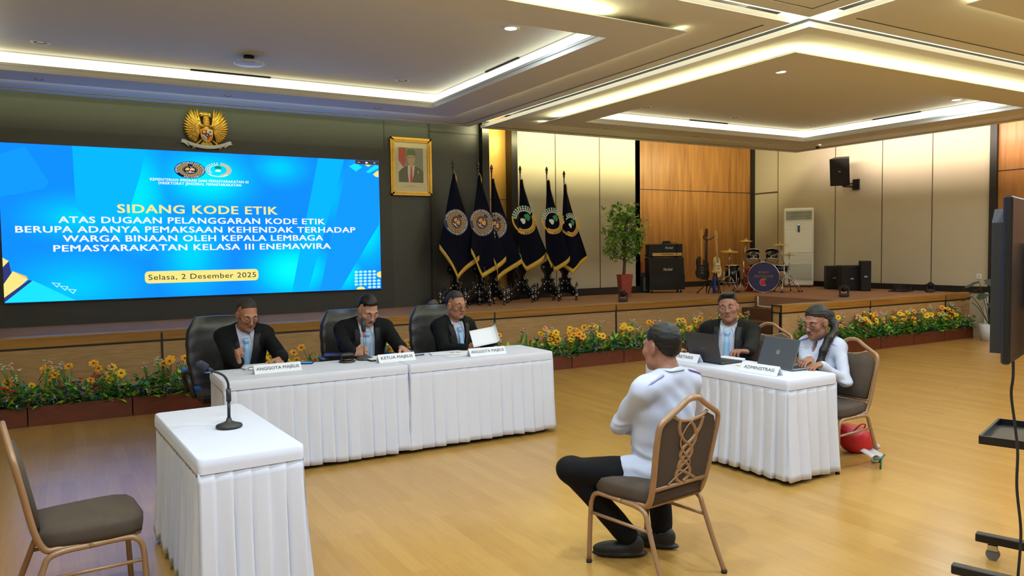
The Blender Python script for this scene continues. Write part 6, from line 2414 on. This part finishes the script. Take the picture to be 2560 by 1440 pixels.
# gavel block, phone, papers
p = at(868, 905, z=TZ)
b = MB().lathe([(.07, 0), (.072, .008), (.066, .016), (.005, .017)], n=28).lathe([(.052, .0), (.056, .012), (.004, .014)], (0, 0, .017), 24)
o = b.build('sounding_block', mat('block_dark_wood', S(44, 34, 30), .35), None, (p.x, p.y, TZ))
tag(o, 'dark round sounding block in front of the speaking judge', 'gavel block')
gv = thing('gavel', 'dark wooden gavel lying on the round sounding block', 'gavel', (p.x, p.y, TZ + .031))
b = MB()
b.tube([(-.055, 0, .026), (-.05, 0, .026), (-.046, 0, .026), (-.02, 0, .026), (.02, 0, .026), (.046, 0, .026), (.05, 0, .026), (.055, 0, .026)], [.02, .027, .022, .026, .026, .022, .027, .02], 16)
b.build('head', mat('gavel_ebony', S(26, 22, 22), .25), gv)
MB().tube([(0, 0, .026), (.03, .10, .016), (.05, .18, .012)], [.008, .009, .011], 8).build('handle', mat('gavel_ebony', (0, 0, 0)), gv)
def slab(name, px, py, w, d, h, rz, m, label, cat, z=TZ, group=None):
    p = at(px, py, z=z)
    b = MB().box((0, 0, h / 2), (w, d, h), bev=min(h * .4, .004))
    o = b.build(name, m, None, (p.x, p.y, z), rz)
    return tag(o, label, cat, group)
o = slab('mobile_phone', 761, 909, .075, .15, .009, math.radians(62), mat('phone_black', S(24, 28, 40), .3), 'phone with a bright blue screen lying between the left and middle judges', 'phone')
b = MB().box((0, 0, .0098), (.066, .135, .001))
b.build('screen', mat('phone_screen_blue', S(40, 110, 210), .2, emit=S(30, 110, 220), es=.7), o)
o = slab('notebook', 838, 888, .14, .20, .014, math.radians(70), mat('cover_blue', S(52, 70, 140), .5), 'blue covered notebook left of the gavel block', 'notebook')
o = slab('document_folder', 955, 897, .30, .22, .012, math.radians(4), mat('folder_black', S(30, 32, 38), .5), 'open dark folder with papers behind the KETUA MAJELIS card', 'folder')
MB().box((-.01, .005, .0145), (.27, .20, .004)).build('sheet', M_PAPER, o)
o = slab('paper_stack', 655, 916, .34, .24, .010, math.radians(3), M_PAPER, 'stack of papers with a coloured band under the hands of the leftmost judge', 'papers')
b = MB().box((-.02, -.085, .0106), (.22, .018, .0012), 0).box((-.02, -.06, .0106), (.22, .014, .0012), 1)
b.build('printed_band', [mat('print_teal', S(150, 196, 200), .7), mat('print_yellow', S(220, 214, 150), .7)], o)
p = at(637, 926, z=TZ)
b = MB()
for q in (-1, 1):
    b.tube([(q * .03 + .022 * math.cos(a), .0 + .002 * math.sin(a), .016 + .014 * math.sin(a)) for a in [2 * math.pi * i / 16 for i in range(16)]], .002, 5, closed=True)
    b.tube([(q * .052, 0, .018), (q * .056, .06, .01), (q * .05, .12, .003)], .002, 5)
b.tube([(-.009, 0, .02), (.009, 0, .02)], .002, 5)
o = b.build('spectacles', M_GLASSF, None, (p.x, p.y, TZ), .2)
tag(o, 'pair of spectacles lying in front of the paper stack', 'spectacles')
o = slab('booklet', 1125, 884, .36, .16, .008, math.radians(-16), M_PAPER, 'white booklet with a small gold crest left of the right judge', 'booklet')
b = MB()
disc(b, lambda x, y: Vector((.02 + x, y, .0086)), .024, 0, 16)
disc(b, lambda x, y: Vector((.075 + x, y, .0086)), .022, 0, 16)
b.build('crest', mat('crest_gold', S(206, 168, 66), .5), o)
p = at(1047, 890, z=TZ)
o = MB().tube([(-.07, 0, .008), (.06, .02, .008)], [.007, .006], 8).build('pen', mat('pen_navy', S(50, 56, 92), .4), None, (p.x, p.y, TZ))
tag(o, 'dark pen lying right of the KETUA MAJELIS card', 'pen')
o = slab('loose_sheet', 1148, 889, .26, .12, .002, math.radians(6), M_PAPER, 'loose sheet under the booklet and the right name card', 'paper')
# curling sheet in the hands of the right judge
pa_, pb2 = at(1182, 868, Y=6.40), at(1252, 862, Y=6.46)
W_ = (pb2 - pa_).length
b = MB()
ux = (pb2 - pa_).normalized()
def curl(u, v):
    x = u * W_ * 1.15
    bend = max(0, u - .72) / .28
    th = bend * 2.2
    R0 = .045
    base_x = min(u, .72) * W_ * 1.05
    dx = R0 * math.sin(th) if bend > 0 else 0
    dz = R0 * (1 - math.cos(th)) if bend > 0 else 0
    wv = v * .20
    return pa_ + ux * (base_x + dx + wv * .10) + Vector((0, wv * .62 - dz * .35, wv * .72 + dz * .5 + u * .035)) - Vector((0, .02, 0))
b.grid(curl, 24, 6)
o = b.build('curling_sheet', M_PAPER)
o.modifiers.new('t', 'SOLIDIFY').thickness = .0012
tag(o, 'white sheet curling over in the hands of the right judge', 'paper')

# ------------------------------------------------------------------ laptops
def laptop(p, rz, w, d, ang, m_lid, m_base, label, logo):
    t = thing('laptop', label, 'laptop', (p.x, p.y, TZ), rz)
    b = MB().box((0, d / 2, .009), (w, d, .016), bev=.005)
    b.build('base', m_base, t)
    b = MB()
    for r_ in range(5):
        for c_ in range(13):
            b.box((-w * .43 + c_ * w * .86 / 12, d * .22 + r_ * d * .085, .0178), (w * .055, d * .065, .002))
    b.build('keyboard', M_MATTEB, t)
    R = Matrix.Rotation(ang, 3, 'X')
    b = MB()
    b.box(R @ Vector((0, 0, d / 2)) + Vector((0, 0, .012)), (w, .007, d), 0, R, .003)
    lid = b.build('lid', m_lid, t)
    b = MB()
    b.box(R @ Vector((0, .0042, d / 2)) + Vector((0, 0, .012)), (w - .02, .001, d - .03), 0, R)
    b.build('screen', mat('laptop_screen', S(120, 140, 160), .2, emit=S(170, 190, 210), es=.35), lid)
    fo = lambda x, z: R @ Vector((x, -.0045, z)) + Vector((0, 0, .012))
    b = MB()
    if logo == 'text':
        b.text('acer', .016, lambda x, z: fo(x - .0, z + d * .46), bold=.01, width=.05)
    else:
        c0 = d * .50
        pts = []
        for i in range(28):
            a = 2 * math.pi * i / 28
            r_ = .020 * (1 + .06 * math.cos(2 * a)) * (1 - .14 * max(0, math.sin(a)) ** 8 - .10 * max(0, -math.sin(a)) ** 8)
            x, z = r_ * math.cos(a), r_ * 1.08 * math.sin(a)
            if math.hypot(x - .024, z - .003) < .011:
                k = .011 / max(1e-4, math.hypot(x - .024, z - .003))
                x, z = .024 + (x - .024) * k, .003 + (z - .003) * k
            pts.append(fo(x, z + c0))
        b.add(pts, [tuple(range(28))])
        b.add([fo(x, z + c0) for x, z in ((.001, .024), (.004, .032), (.012, .037), (.010, .030))], [(0, 1, 2, 3)])
    b.build('logo', M_BADGE, t)
    return t
pA, pB = at(1803, 913, z=TZ), at(1727, 900, z=TZ)
laptop((pA + pB) / 2, math.radians(-88), (pA - pB).length * 1.0, .245, math.radians(15), mat('lid_black', S(44, 44, 48), .45), mat('laptop_black', S(34, 34, 36), .5),
       'black laptop facing the man in the suit', 'text')
pA, pB = at(1981, 929, z=TZ), at(1893, 912, z=TZ)
laptop((pA + pB) / 2, math.radians(-97), (pA - pB).length, .235, math.radians(-21), mat('lid_space_grey', S(92, 96, 100), .35, .5), mat('laptop_grey', S(104, 106, 110), .4, .5),
       'grey laptop with a fruit logo facing the woman', 'fruit')
o = slab('paper_pile', 1826, 899, .12, .22, .018, math.radians(4), mat('paper_bluish', S(208, 216, 236), .7), 'bluish papers between the black laptop and the man', 'papers')
o = slab('sticky_note', 1848, 914, .03, .045, .002, 0, mat('note_yellow', S(214, 206, 96), .7), 'small yellow note lying between the two laptops', 'note')

# ------------------------------------------------------------------ under and behind the woman's chair
p = at(2138, 1138, z=0)
bg = thing('red_bag', 'soft red bag on the floor under the chair of the woman', 'bag', (p.x + .1, p.y, 0))
D = Sdf()
D.ell((0, .06, .10), (.13, .10, .115)).ell((-.06, .10, .13), (.09, .08, .10), None, .04).ell((.08, .05, .07), (.09, .09, .07), None, .04)
D.fn(lambda X, Y, Z: .002 - Z, (0, 0, 0), (0, 0, 0), .005, 'i')
P_, Q_ = D.mesh(.006, wr(77, .008, 38))
raw_mesh('bag_body', P_, Q_, mat('bag_red', S(186, 24, 34), .4), bg)
MB().tube(bez([(-.10, .02, .19), (-.06, -.02, .25), (.0, -.02, .24), (.03, .02, .19)], 6), .006, 6).build('bag_handle', mat('bag_red', (0, 0, 0)), bg)
p2 = at(2158, 1128, z=.10)
b = MB()
b.grid(lambda u, v: Vector((-.08 + .16 * u, -.05 + .10 * v, .10 + .012 * math.sin(u * 6) + .03 * v)), 8, 4)
b.tube([(-.06, -.055, .085), (.02, -.06, .08), (.075, -.05, .10)], .008, 6, mi=1).tube([(.02, -.06, .08), (.01, -.06, .0)], .007, 6, mi=1)
o = b.build('plastic_wrapper', [mat('plastic_clear', S(222, 214, 214), .2, trans=.4), mat('plastic_green', S(36, 104, 70), .5)], None, (p2.x - .03, p2.y - .10, 0))
o.modifiers.new('t', 'SOLIDIFY').thickness = .001
tag(o, 'clear and green plastic wrapper in front of the red bag', 'wrapper')
p = at(2197, 1157, z=0)
D = Sdf()
for k in range(5): D.ell((.01 * math.sin(k * 2.2), .008 * math.cos(k * 1.9), .015 + .028 * k), (.030 - .003 * (k % 2), .030, .020), None, .008)
P_, Q_ = D.mesh(.004, wr(91, .003, 120))
o = raw_mesh('cloth_wrap', P_, Q_, mat('rag_grey', S(176, 166, 146), .95), None)
o.location = (p.x - .01, p.y + .015, .0)
tag(o, 'greyish rag tied round the rear leg of the woman\'s chair', 'rag')

# ------------------------------------------------------------------ television on a rolling stand at the right edge
U = Vector((.95, .31, 0)).normalized()
Nn = Vector((.31, -.95, 0)).normalized()
tvc = Vector((3.985, 1.914, 0))
tv = thing('television', 'large black television seen from behind at the right edge of the picture', 'television', (tvc.x, tvc.y, 1.19), math.atan2(U.y, U.x))
# local x along the screen, local y away from the camera side (the back faces -y or +y)
b = MB().box((0, 0, .355), (1.24, .035, .71), bev=.008)
b.build('panel', mat('tv_black', S(20, 20, 22), .35), tv)
b = MB()
D = Sdf()
prof = [(-.56, .04), (.56, .04), (.56, .60), (.50, .66), (-.50, .66), (-.56, .60)]
for off in (1,):
    b.prism([(x, z) for x, z in prof], (0, .017, 0), (-1, 0, 0), (0, 0, 1), .05)
b.build('rear_cover', mat('tv_rear_plastic', S(32, 31, 30), .6), tv)
b = MB().box((-.28, .068, .22), (.10, .006, .34), 0)
for k in range(8): b.box((-.28, .074, .08 + k * .04), (.03, .008, .014), 1)
b.build('port_panel', [M_BLK, M_CHROME], tv)
MB().box((-.33, .072, .255), (.012, .012, .06)).build('red_plug', mat('plug_red', S(176, 30, 40), .5), tv)
MB().box((-.30, .072, .43), (.10, .004, .02)).build('red_label', mat('plug_red', S(176, 30, 40), .5), tv)
std = thing('television_stand', 'black rolling television stand with a tray and two long feet', 'stand', (tvc.x, tvc.y, 0), math.atan2(U.y, U.x))
M_STEEL = mat('stand_black_steel', S(24, 25, 27), .4, .3)
for x in (-.10, .16):
    MB().box((x, -.12, .85), (.05, .05, 1.5)).build('column', M_STEEL, std)
b = MB().box((.03, -.06, 1.55), (.5, .06, .30)).box((.03, -.12, 1.20), (.30, .04, .06))
b.build('mount_plate', M_STEEL, std)
RV = Matrix.Rotation(-math.atan2(U.y, U.x), 3, 'Z')
def loc_of(v): return RV @ (Vector((v.x, v.y, 0)) - Vector((tvc.x, tvc.y, 0)))
e1, e2 = loc_of(at(2440, 1345, z=.10)), loc_of(at(2380, 1425, z=.10))
for e in (e1, e2):
    MB().box((e.x, e.y - .36, .112), (.05, .72, .045), bev=.004).build('foot_bar', M_STEEL, std)
    for yy in (-.08, -.62):
        o = MB().cyl((e.x - .012, e.y + yy, .033), (e.x + .012, e.y + yy, .033), .033, n=16).build('castor', mat('castor_grey', S(96, 94, 90), .4), std)
        MB().box((e.x, e.y + yy, .068), (.036, .05, .04), bev=.006).build('castor_fork', M_CHROME, o)
MB().box(((e1.x + e2.x) / 2, -.12, .13), (abs(e1.x - e2.x), .05, .04)).build('cross_bar', M_STEEL, std)
tr = [loc_of(at(*q, z=.74)) for q in ((2455, 1105), (2485, 1072), (2560, 1108))]
tx0, tx1 = tr[0].x, tr[1].x
ty = tr[0].y
b = MB().box(((tx0 + tx1) / 2 + .05, ty - .22, .74), (abs(tx1 - tx0) + .14, .46, .012))
for (cx_, cy_, wx, wy) in (((tx0 + tx1) / 2 + .05, ty + .005, abs(tx1 - tx0) + .14, .012), (tx0 - .02, ty - .22, .012, .46), (tx1 + .12, ty - .22, .012, .46)):
    b.box((cx_, cy_, .757), (wx, wy, .035))
b.build('tray', M_STEEL, std)
b = MB()
pts = [at(2533, 930, X=3.62), at(2528, 985, X=3.62), at(2537, 1060, X=3.62), at(2544, 1130, X=3.62), at(2542, 1220, X=3.62), at(2552, 1330, X=3.62), at(2545, 1440, X=3.62), at(2540, 1520, X=3.62)]
b.tube(bez([at(2530, 800, X=3.66)] + pts, 6), .006, 7)
o = b.build('power_cable', M_RUB)
tag(o, 'long black cable hanging from the back of the television', 'cable')

# plant, pipe and outlet at the right end of the stage
pp = at(2462, 860, z=0)
pn = thing('potted_monstera', 'dark leaved potted plant half hidden behind the television', 'plant', (13.95, 7.34, 0))
MB().lathe([(.13, 0), (.17, .30), (.155, .30), (.14, .27), (.01, .27)], n=20).build('pot', mat('pot_white', S(206, 204, 198), .4), pn)
b = MB()
rnd = random.Random(3)
for k in range(14):
    a = rnd.uniform(0, 6.28)
    h = rnd.uniform(.65, 1.15)
    rr = rnd.uniform(.10, .30)
    e = Vector((rr * math.cos(a), rr * math.sin(a), h))
    b.tube(bez([(0, 0, .27), e * .6 + Vector((0, 0, .15)), e], 4), .006, 5, mi=1)
    d = Vector((math.cos(a), math.sin(a), -.55)).normalized()
    sd = d.cross(Vector((0, 0, 1))).normalized()
    L_ = rnd.uniform(.18, .28)
    pts = [e, e + d * L_ * .2 + sd * L_ * .42, e + d * L_ * .5 + sd * L_ * .30, e + d * L_ * .55 + sd * L_ * .42, e + d * L_ * .8 + sd * L_ * .2, e + d * L_, e + d * L_ * .8 - sd * L_ * .2, e + d * L_ * .55 - sd * L_ * .42, e + d * L_ * .5 - sd * L_ * .30, e + d * L_ * .2 - sd * L_ * .42]
    b.add(pts, [tuple(range(10))], 0)
b.build('foliage', [mat('leaf_dark', S(40, 66, 50), .45), mat('stem_dark', S(50, 76, 44), .6)], pn)
p = at(2437, 793, Y=Y2 - .05)
b = MB().box((0, 0, 0), (.10, .03, .11), bev=.006)
o = b.build('power_socket', M_WHITE, None, (p.x, Y2 - .066, p.z))
o.location.x = min(p.x, 14.38)
tag(o, 'white power socket on the stage front near the dark plant', 'outlet')
p = at(2475, 870, z=0)
b = MB().box((0, 0, .42), (.06, .05, .84), bev=.008)
o = b.build('white_post', M_WHITE, None, (14.02, 7.44, 0))
tag(o, 'white post standing on the floor beside the dark plant', 'post')

# white cable on the stair
b = MB()
xe = XE - .02
b.tube(bez([(XE - .012, Y1 - .12, .79), (XE - .014, Y1 - .13, .66), (XE - .02, Y1 - .16, .615), (XE - .03, Y1 - .6, .608), (XE - .04, Y1 - 1.2, .608), (XE - .03, Y2 + .3, .61)], 5), .014, 7)
o = b.build('white_cable', M_WHITE)
tag(o, 'white cable running along the top stair', 'cable')

# ------------------------------------------------------------------ ceiling fittings
M_TRIMR = mat('downlight_trim', S(226, 222, 212), .5)
M_LIT = mat('downlight_lit', (1, 1, 1), .5, emit=(.90, .95, 1.0), es=14)
ZP, ZR = HR + .22, HR
def downlight(x, y, z, label, lit=False, r=.055, group=None):
    t = thing('downlight', label, 'ceiling light', (x, y, z), 0, group)
    MB().lathe([(r, .004), (r + .028, .004), (r + .028, -.004), (r + .004, -.008), (r, -.004)], n=22).build('trim_ring', M_TRIMR, t)
    if lit:
        MB().lathe([(.002, -.006), (r, -.006), (r, -.004), (.002, -.004)], n=20).build('lamp', M_LIT, t)
        area('downlight_beam', (x, y, z - .03), (.1, .1), 26, COOL)
    else:
        MB().lathe([(.002, -.0015), (r, -.0055), (r, -.0045), (.002, -.0005)], n=20).build('lamp', M_BLK, t)
    return t
g1, g2 = 'unlit downlights of the ceiling panels', 'unlit downlights of the hanging rings'
for (px, py, lab) in ((101, 105, 'unlit downlight in the left ceiling panel, leftmost of its row'), (605, 159, 'unlit downlight beside the round ceiling device'), (1006, 200, 'unlit downlight in the left ceiling panel near its right corner'),
                      (1615, 267, 'unlit downlight at the left corner of the right ceiling panel'), (1838, 292, 'downlight with a bright rim in the right ceiling panel'), (2033, 315, 'unlit downlight at the far corner of the right ceiling panel')):
    q = at(px, py, z=ZP)
    downlight(q.x, q.y, ZP, lab, False, .06, g1)
for (px, py, lab) in ((97, 197, 'small unlit downlight in the lilac ring strip, leftmost'), (570, 238, 'small unlit downlight in the ring strip above the eagle emblem'), (945, 270, 'small unlit downlight in the ring strip above the portrait'),
                      (1514, 319, 'small unlit downlight in the right ring, above the fabric wall'), (1741, 341, 'small unlit downlight in the right ring, above the wood wall'), (1925, 357, 'small unlit downlight in the right ring, near the far corner')):
    q = at(px, py, z=ZR)
    downlight(q.x, q.y, ZR, lab, False, .045, g2)
for (px, py, lab) in ((1277, 70, 'lit downlight in the left ceiling panel'), (1952, 179, 'lit downlight in the middle of the right ceiling panel edge'), (2391, 249, 'lit downlight at the right end of the right ceiling panel')):
    q = at(px, py, z=ZP)
    downlight(q.x, q.y, ZP, lab, True, .06)
q = at(622, 140, z=ZP)
ws_ = thing('ceiling_device', 'round white ceiling device hanging under the left ceiling panel', 'ceiling device', (q.x, q.y, ZP))
MB().cyl((0, 0, 0), (0, 0, -.06), .06, .05, 18).build('stem', M_BLK, ws_)
MB().lathe([(.06, -.055), (.155, -.065), (.165, -.08), (.15, -.092), (.005, -.10)], n=30).build('disc', mat('device_white', S(214, 216, 226), .35), ws_)
q = at(2044, 362, z=ZR)
cc_ = thing('dome_camera', 'small dome camera under the far corner of the right ceiling ring', 'camera', (q.x, q.y, ZR))
MB().lathe([(.07, 0), (.07, -.02), (.055, -.035), (.02, -.036)], n=20).build('housing', M_TRIMR, cc_)
MB().ell((0, 0, -.036), .042, 14).build('dome', M_BLK, cc_)
# ------------------------------------------------------------------ planters with artificial flowers
M_PLANTER = mat('planter_mahogany', S(98, 46, 28), .4, noise_amt=.18, noise_scale=12, stretch=(.6, 4, 4))
M_G1 = mat('leaf_deep_green', S(48, 112, 44), .5, noise_amt=.25, noise_scale=14)
M_G2 = mat('leaf_lime', S(160, 196, 48), .5, noise_amt=.25, noise_scale=14)
M_G3 = mat('leaf_mid_green', S(78, 146, 54), .5, noise_amt=.2, noise_scale=14)
M_SANS = mat('sansevieria_green', S(104, 136, 84), .5, noise_amt=.35, noise_scale=26)
M_SEDGE = mat('sansevieria_edge', S(190, 196, 92), .5)
M_YEL = mat('petal_yellow', S(255, 206, 36), .55, noise_amt=.08, noise_scale=30)
M_ORA = mat('petal_orange', S(250, 170, 40), .55)
M_REDF = mat('petal_red', S(192, 40, 26), .55)
M_PINK = mat('petal_pink', S(232, 186, 176), .6)
M_WFL = mat('petal_white', S(226, 226, 208), .6)
M_BLUE = mat('berry_blue', S(112, 124, 196), .5)
M_CTR = mat('flower_centre', S(120, 62, 20), .8)
rnd = random.Random(42)
def flower_mesh(seed, orange):
    r = random.Random(seed)
    b = MB()
    n = 6
    for ly in range(2):
        for k in range(n):
            a = 2 * math.pi * (k + .5 * ly) / n + r.uniform(-.1, .1)
            L_ = .040 * (1 - .18 * ly)
            d = Vector((math.cos(a), math.sin(a), 0))
            sd = Vector((-math.sin(a), math.cos(a), 0))
            up = .25 + .35 * ly
            pts = [Vector((0, 0, 0)), d * L_ * .45 + sd * L_ * .36 + Vector((0, 0, up * L_ * .5)), d * L_ * .95 + sd * L_ * .26 + Vector((0, 0, up * L_ * .55)),
                   d * L_ * 1.05 + Vector((0, 0, up * L_ * .40)), d * L_ * .95 - sd * L_ * .26 + Vector((0, 0, up * L_ * .55)), d * L_ * .45 - sd * L_ * .36 + Vector((0, 0, up * L_ * .5))]
            b.add(pts, [(0, 1, 2, 3), (0, 3, 4, 5)], 1 if (orange and ly) else 0, False)
    b.ell((0, 0, .007), (.011, .011, .008), 8, 2)
    b.tube([(0, 0, 0), (.004, .006, -.08), (.0, .0, -.24)], .0028, 5, mi=3)
    return b
def to_mesh(b, name, mats):
    o = b.build(name, mats)
    me = o.data
    bpy.data.objects.remove(o)
    return me
YM = [to_mesh(flower_mesh(i, i % 2), 'yellow_flower', [M_YEL, M_ORA, M_CTR, M_G3]) for i in range(4)]
def cluster_mesh(seed, m, n, sp, rad, stem=.16):
    r = random.Random(seed)
    b = MB()
    for k in range(n):
        c = Vector((r.gauss(0, sp), r.gauss(0, sp), r.uniform(-sp * 2, sp * 2)))
        for j in range(4):
            a = 2 * math.pi * j / 4 + r.random()
            b.ell(c + Vector((math.cos(a), math.sin(a), 0)) * rad * .8, (rad * .8, rad * .8, rad * .55), 6, 0)
        b.ell(c + Vector((0, 0, rad * .4)), rad * .35, 5, 0)
        b.tube([c, Vector((0, 0, -stem))], .0022, 4, mi=1)
    return b
RM = [to_mesh(cluster_mesh(i, 0, 5, .020, .013), 'red_blossom', [M_REDF, M_G3]) for i in range(3)]
PM = [to_mesh(cluster_mesh(10 + i, 0, 12, .022, .0095, .26), 'pink_spray', [M_PINK, M_G3]) for i in range(3)]
WM = [to_mesh(cluster_mesh(20 + i, 0, 10, .02, .009, .26), 'white_spray', [M_WFL, M_G3]) for i in range(2)]
def broad_mesh(seed):
    r = random.Random(seed)
    b = MB()
    L_ = .26
    bend = r.uniform(.02, .06)
    def s_(u, v):
        w = .045 * math.sin(math.pi * min(1, v * .93 + .07)) ** .7
        x = (u - .5) * 2 * w
        return Vector((x, bend * v * v + .012 * (1 - abs(u - .5) * 2), L_ * v))
    g = b.grid(s_, 6, 8)
    b.m = [1 if (i % 6 in (0, 5)) else 0 for i in range(48)]
    return b
BM = [to_mesh(broad_mesh(i), 'broad_leaf', [M_SANS, M_SEDGE]) for i in range(3)]
def leafmass(x0, x1, y0, y1, z0, seed, dens):
    r = random.Random(seed)
    b = MB()
    n = int((x1 - x0) * dens)
    for k in range(n):
        c = Vector((r.uniform(x0, x1), r.uniform(y0, y1 + .02), z0 + r.uniform(-.02, .10) + .13 * r.random() ** 2))
        spread = (y1 - c.y) / (y1 - y0)                   # more overhang at the front
        if spread < .25 and r.random() < .6: c.y = y0 + .02
        a = r.uniform(0, 6.28)
        el = r.uniform(-.35, 1.1)
        d = Vector((math.cos(a) * math.cos(el), math.sin(a) * math.cos(el) - .25, math.sin(el))).normalized()
        sd = d.cross(Vector((0, 0, 1)))
        if sd.length < .1: sd = Vector((1, 0, 0))
        sd.normalize()
        nn = sd.cross(d)
        mi = 0 if r.random() < .5 else (1 if r.random() < .5 else 2)
        if r.random() < .14:
            L_, w = r.uniform(.12, .2), .007
        else:
            L_, w = r.uniform(.06, .11), r.uniform(.022, .036)
        pts = [c, c + d * L_ * .4 + sd * w + nn * .006, c + d * L_ + nn * -.012, c + d * L_ * .4 - sd * w + nn * .006]
        b.add(pts + [c + d * L_ * .5 - nn * .004], [(0, 1, 4), (1, 2, 4), (2, 3, 4), (3, 0, 4)], mi)
    return b
def berries(x0, x1, y0, y1, z0, seed):
    r = random.Random(seed)
    b = MB()
    for k in range(int((x1 - x0) * 34)):
        c = Vector((r.uniform(x0, x1), r.uniform(y0 - .05, y1 - .1), z0 + r.uniform(.02, .11)))
        for j in range(5):
            q = c + Vector((r.gauss(0, .016), r.gauss(0, .012), r.gauss(0, .014)))
            b.ell(q, r.uniform(.006, .010), 6, 0 if r.random() < .8 else 1)
        b.tube([c, c - Vector((0, -.03, .10))], .0022, 4, mi=2)
    return b
PLH = .20
names = ['leftmost', 'second', 'third', 'fourth', 'fifth', 'sixth', 'seventh', 'eighth', 'ninth', 'tenth', 'eleventh', 'twelfth', 'thirteenth']
rows = [(-1.33, 12, 8.96, .94, 'of the main row'), (9.70, 5, 7.75, .90, 'of the right row')]
for (xs0, cnt, yf, bw, where) in rows:
    for i in range(cnt):
        x0 = xs0 + i * bw
        x1 = x0 + bw - .012
        if x1 < -.85: continue
        yb = yf + .30
        wh_ = ('%s %s' % (names[i], where)) if i else names[0] + ' ' + where
        pt_ = thing('planter_box', 'long brown planter box, ' + wh_, 'planter', ((x0 + x1) / 2, (yf + yb) / 2, 0), 0, 'brown planter boxes before the stage')
        hw = (x1 - x0) / 2
        b = MB()
        b.box((0, -.142, PLH / 2), (hw * 2, .016, PLH)).box((0, .142, PLH / 2), (hw * 2, .016, PLH)).box((-hw + .008, 0, PLH / 2), (.016, .27, PLH)).box((hw - .008, 0, PLH / 2), (.016, .27, PLH)).box((0, 0, .02), (hw * 2, .28, .02))
        b.build('box', M_PLANTER, pt_)
        MB().box((0, 0, PLH - .03), (hw * 2 - .03, .27, .02)).build('filler', mat('floral_foam', S(40, 54, 30), .95), pt_)
        # the greenery nobody could count
        o = leafmass(x0 - .01, x1 + .01, yf - .03, yb, PLH - .005, i * 7 + int(yf * 10), 520 if (x0 < 4 or yf < 8) else 430).build('foliage', [M_G1, M_G2, M_G3])
        tag(o, 'dense green leaves filling the ' + wh_ + ' planter', 'foliage', None, 'stuff')
        o = berries(x0, x1, yf, yb, PLH, i * 3 + 1).build('blue_berry_sprigs', [M_BLUE, M_WFL, M_G3])
        tag(o, 'small blue berry sprigs among the leaves of the ' + wh_ + ' planter', 'sprigs', None, 'stuff')
        r = random.Random(100 + i + int(yf * 10))
        def put(me, name, x, y, z, tilt, sc, label, cat, grp):
            o = bpy.data.objects.new(name, me)
            COL.objects.link(o)
            o.location = (x, y, z)
            o.rotation_euler = (tilt[0], tilt[1], r.uniform(-.9, .4) if 'flower' in name else r.uniform(-3, 3))
            o.scale = (sc,) * 3
            tag(o, label, cat, grp)
        centres = [r.uniform(x0 + .08, x1 - .08) for _ in range(4)]
        for k in range(20):
            cx_ = centres[k % 4]
            x = min(x1 - .03, max(x0 + .03, cx_ + r.gauss(0, .075)))
            z = PLH + r.uniform(.14, .38)
            put(YM[k % 4], 'yellow_flower', x, yf + r.uniform(.05, .22), z, (r.uniform(.4, 1.25), r.uniform(-.4, .4)), r.uniform(1.0, 1.35),
                'yellow artificial flower in the ' + wh_ + ' planter', 'flower', 'yellow flowers in the planter, ' + wh_)
        for k in range(5):
            put(RM[k % 3], 'red_blossom', r.uniform(x0 + .05, x1 - .05), yf + r.uniform(.0, .15), PLH + r.uniform(.10, .26), (r.uniform(0, .6), r.uniform(-.3, .3)), r.uniform(.8, 1.2),
                'cluster of small red blossoms in the ' + wh_ + ' planter', 'flower', 'red blossoms in the planter, ' + wh_)
        for k in range(4):
            put(PM[k % 3], 'pink_spray', r.uniform(x0 + .05, x1 - .05), yf + r.uniform(.08, .24), PLH + r.uniform(.26, .42), (r.uniform(-.1, .3), r.uniform(-.3, .3)), r.uniform(.8, 1.2),
                'pale pink flower spray in the ' + wh_ + ' planter', 'flower', 'pink sprays in the planter, ' + wh_)
        for k in range(2):
            put(WM[k % 2], 'white_spray', r.uniform(x0 + .05, x1 - .05), yf + r.uniform(.08, .24), PLH + r.uniform(.26, .42), (r.uniform(-.1, .3), r.uniform(-.3, .3)), r.uniform(.8, 1.2),
                'small white flower spray in the ' + wh_ + ' planter', 'flower', 'white sprays in the planter, ' + wh_)
        nb = 5 if 4.5 < x0 < 9 else (2 if yf > 8 else 1)
        for k in range(nb):
            put(BM[k % 3], 'broad_leaf', r.uniform(x0 + .06, x1 - .06), yf + r.uniform(.12, .24), PLH + r.uniform(.0, .04), (r.uniform(-.1, .25), r.uniform(-.25, .25)), r.uniform(.9, 1.15),
                'broad upright grey green leaf in the ' + wh_ + ' planter', 'leaf', 'broad leaves in the planter, ' + wh_)
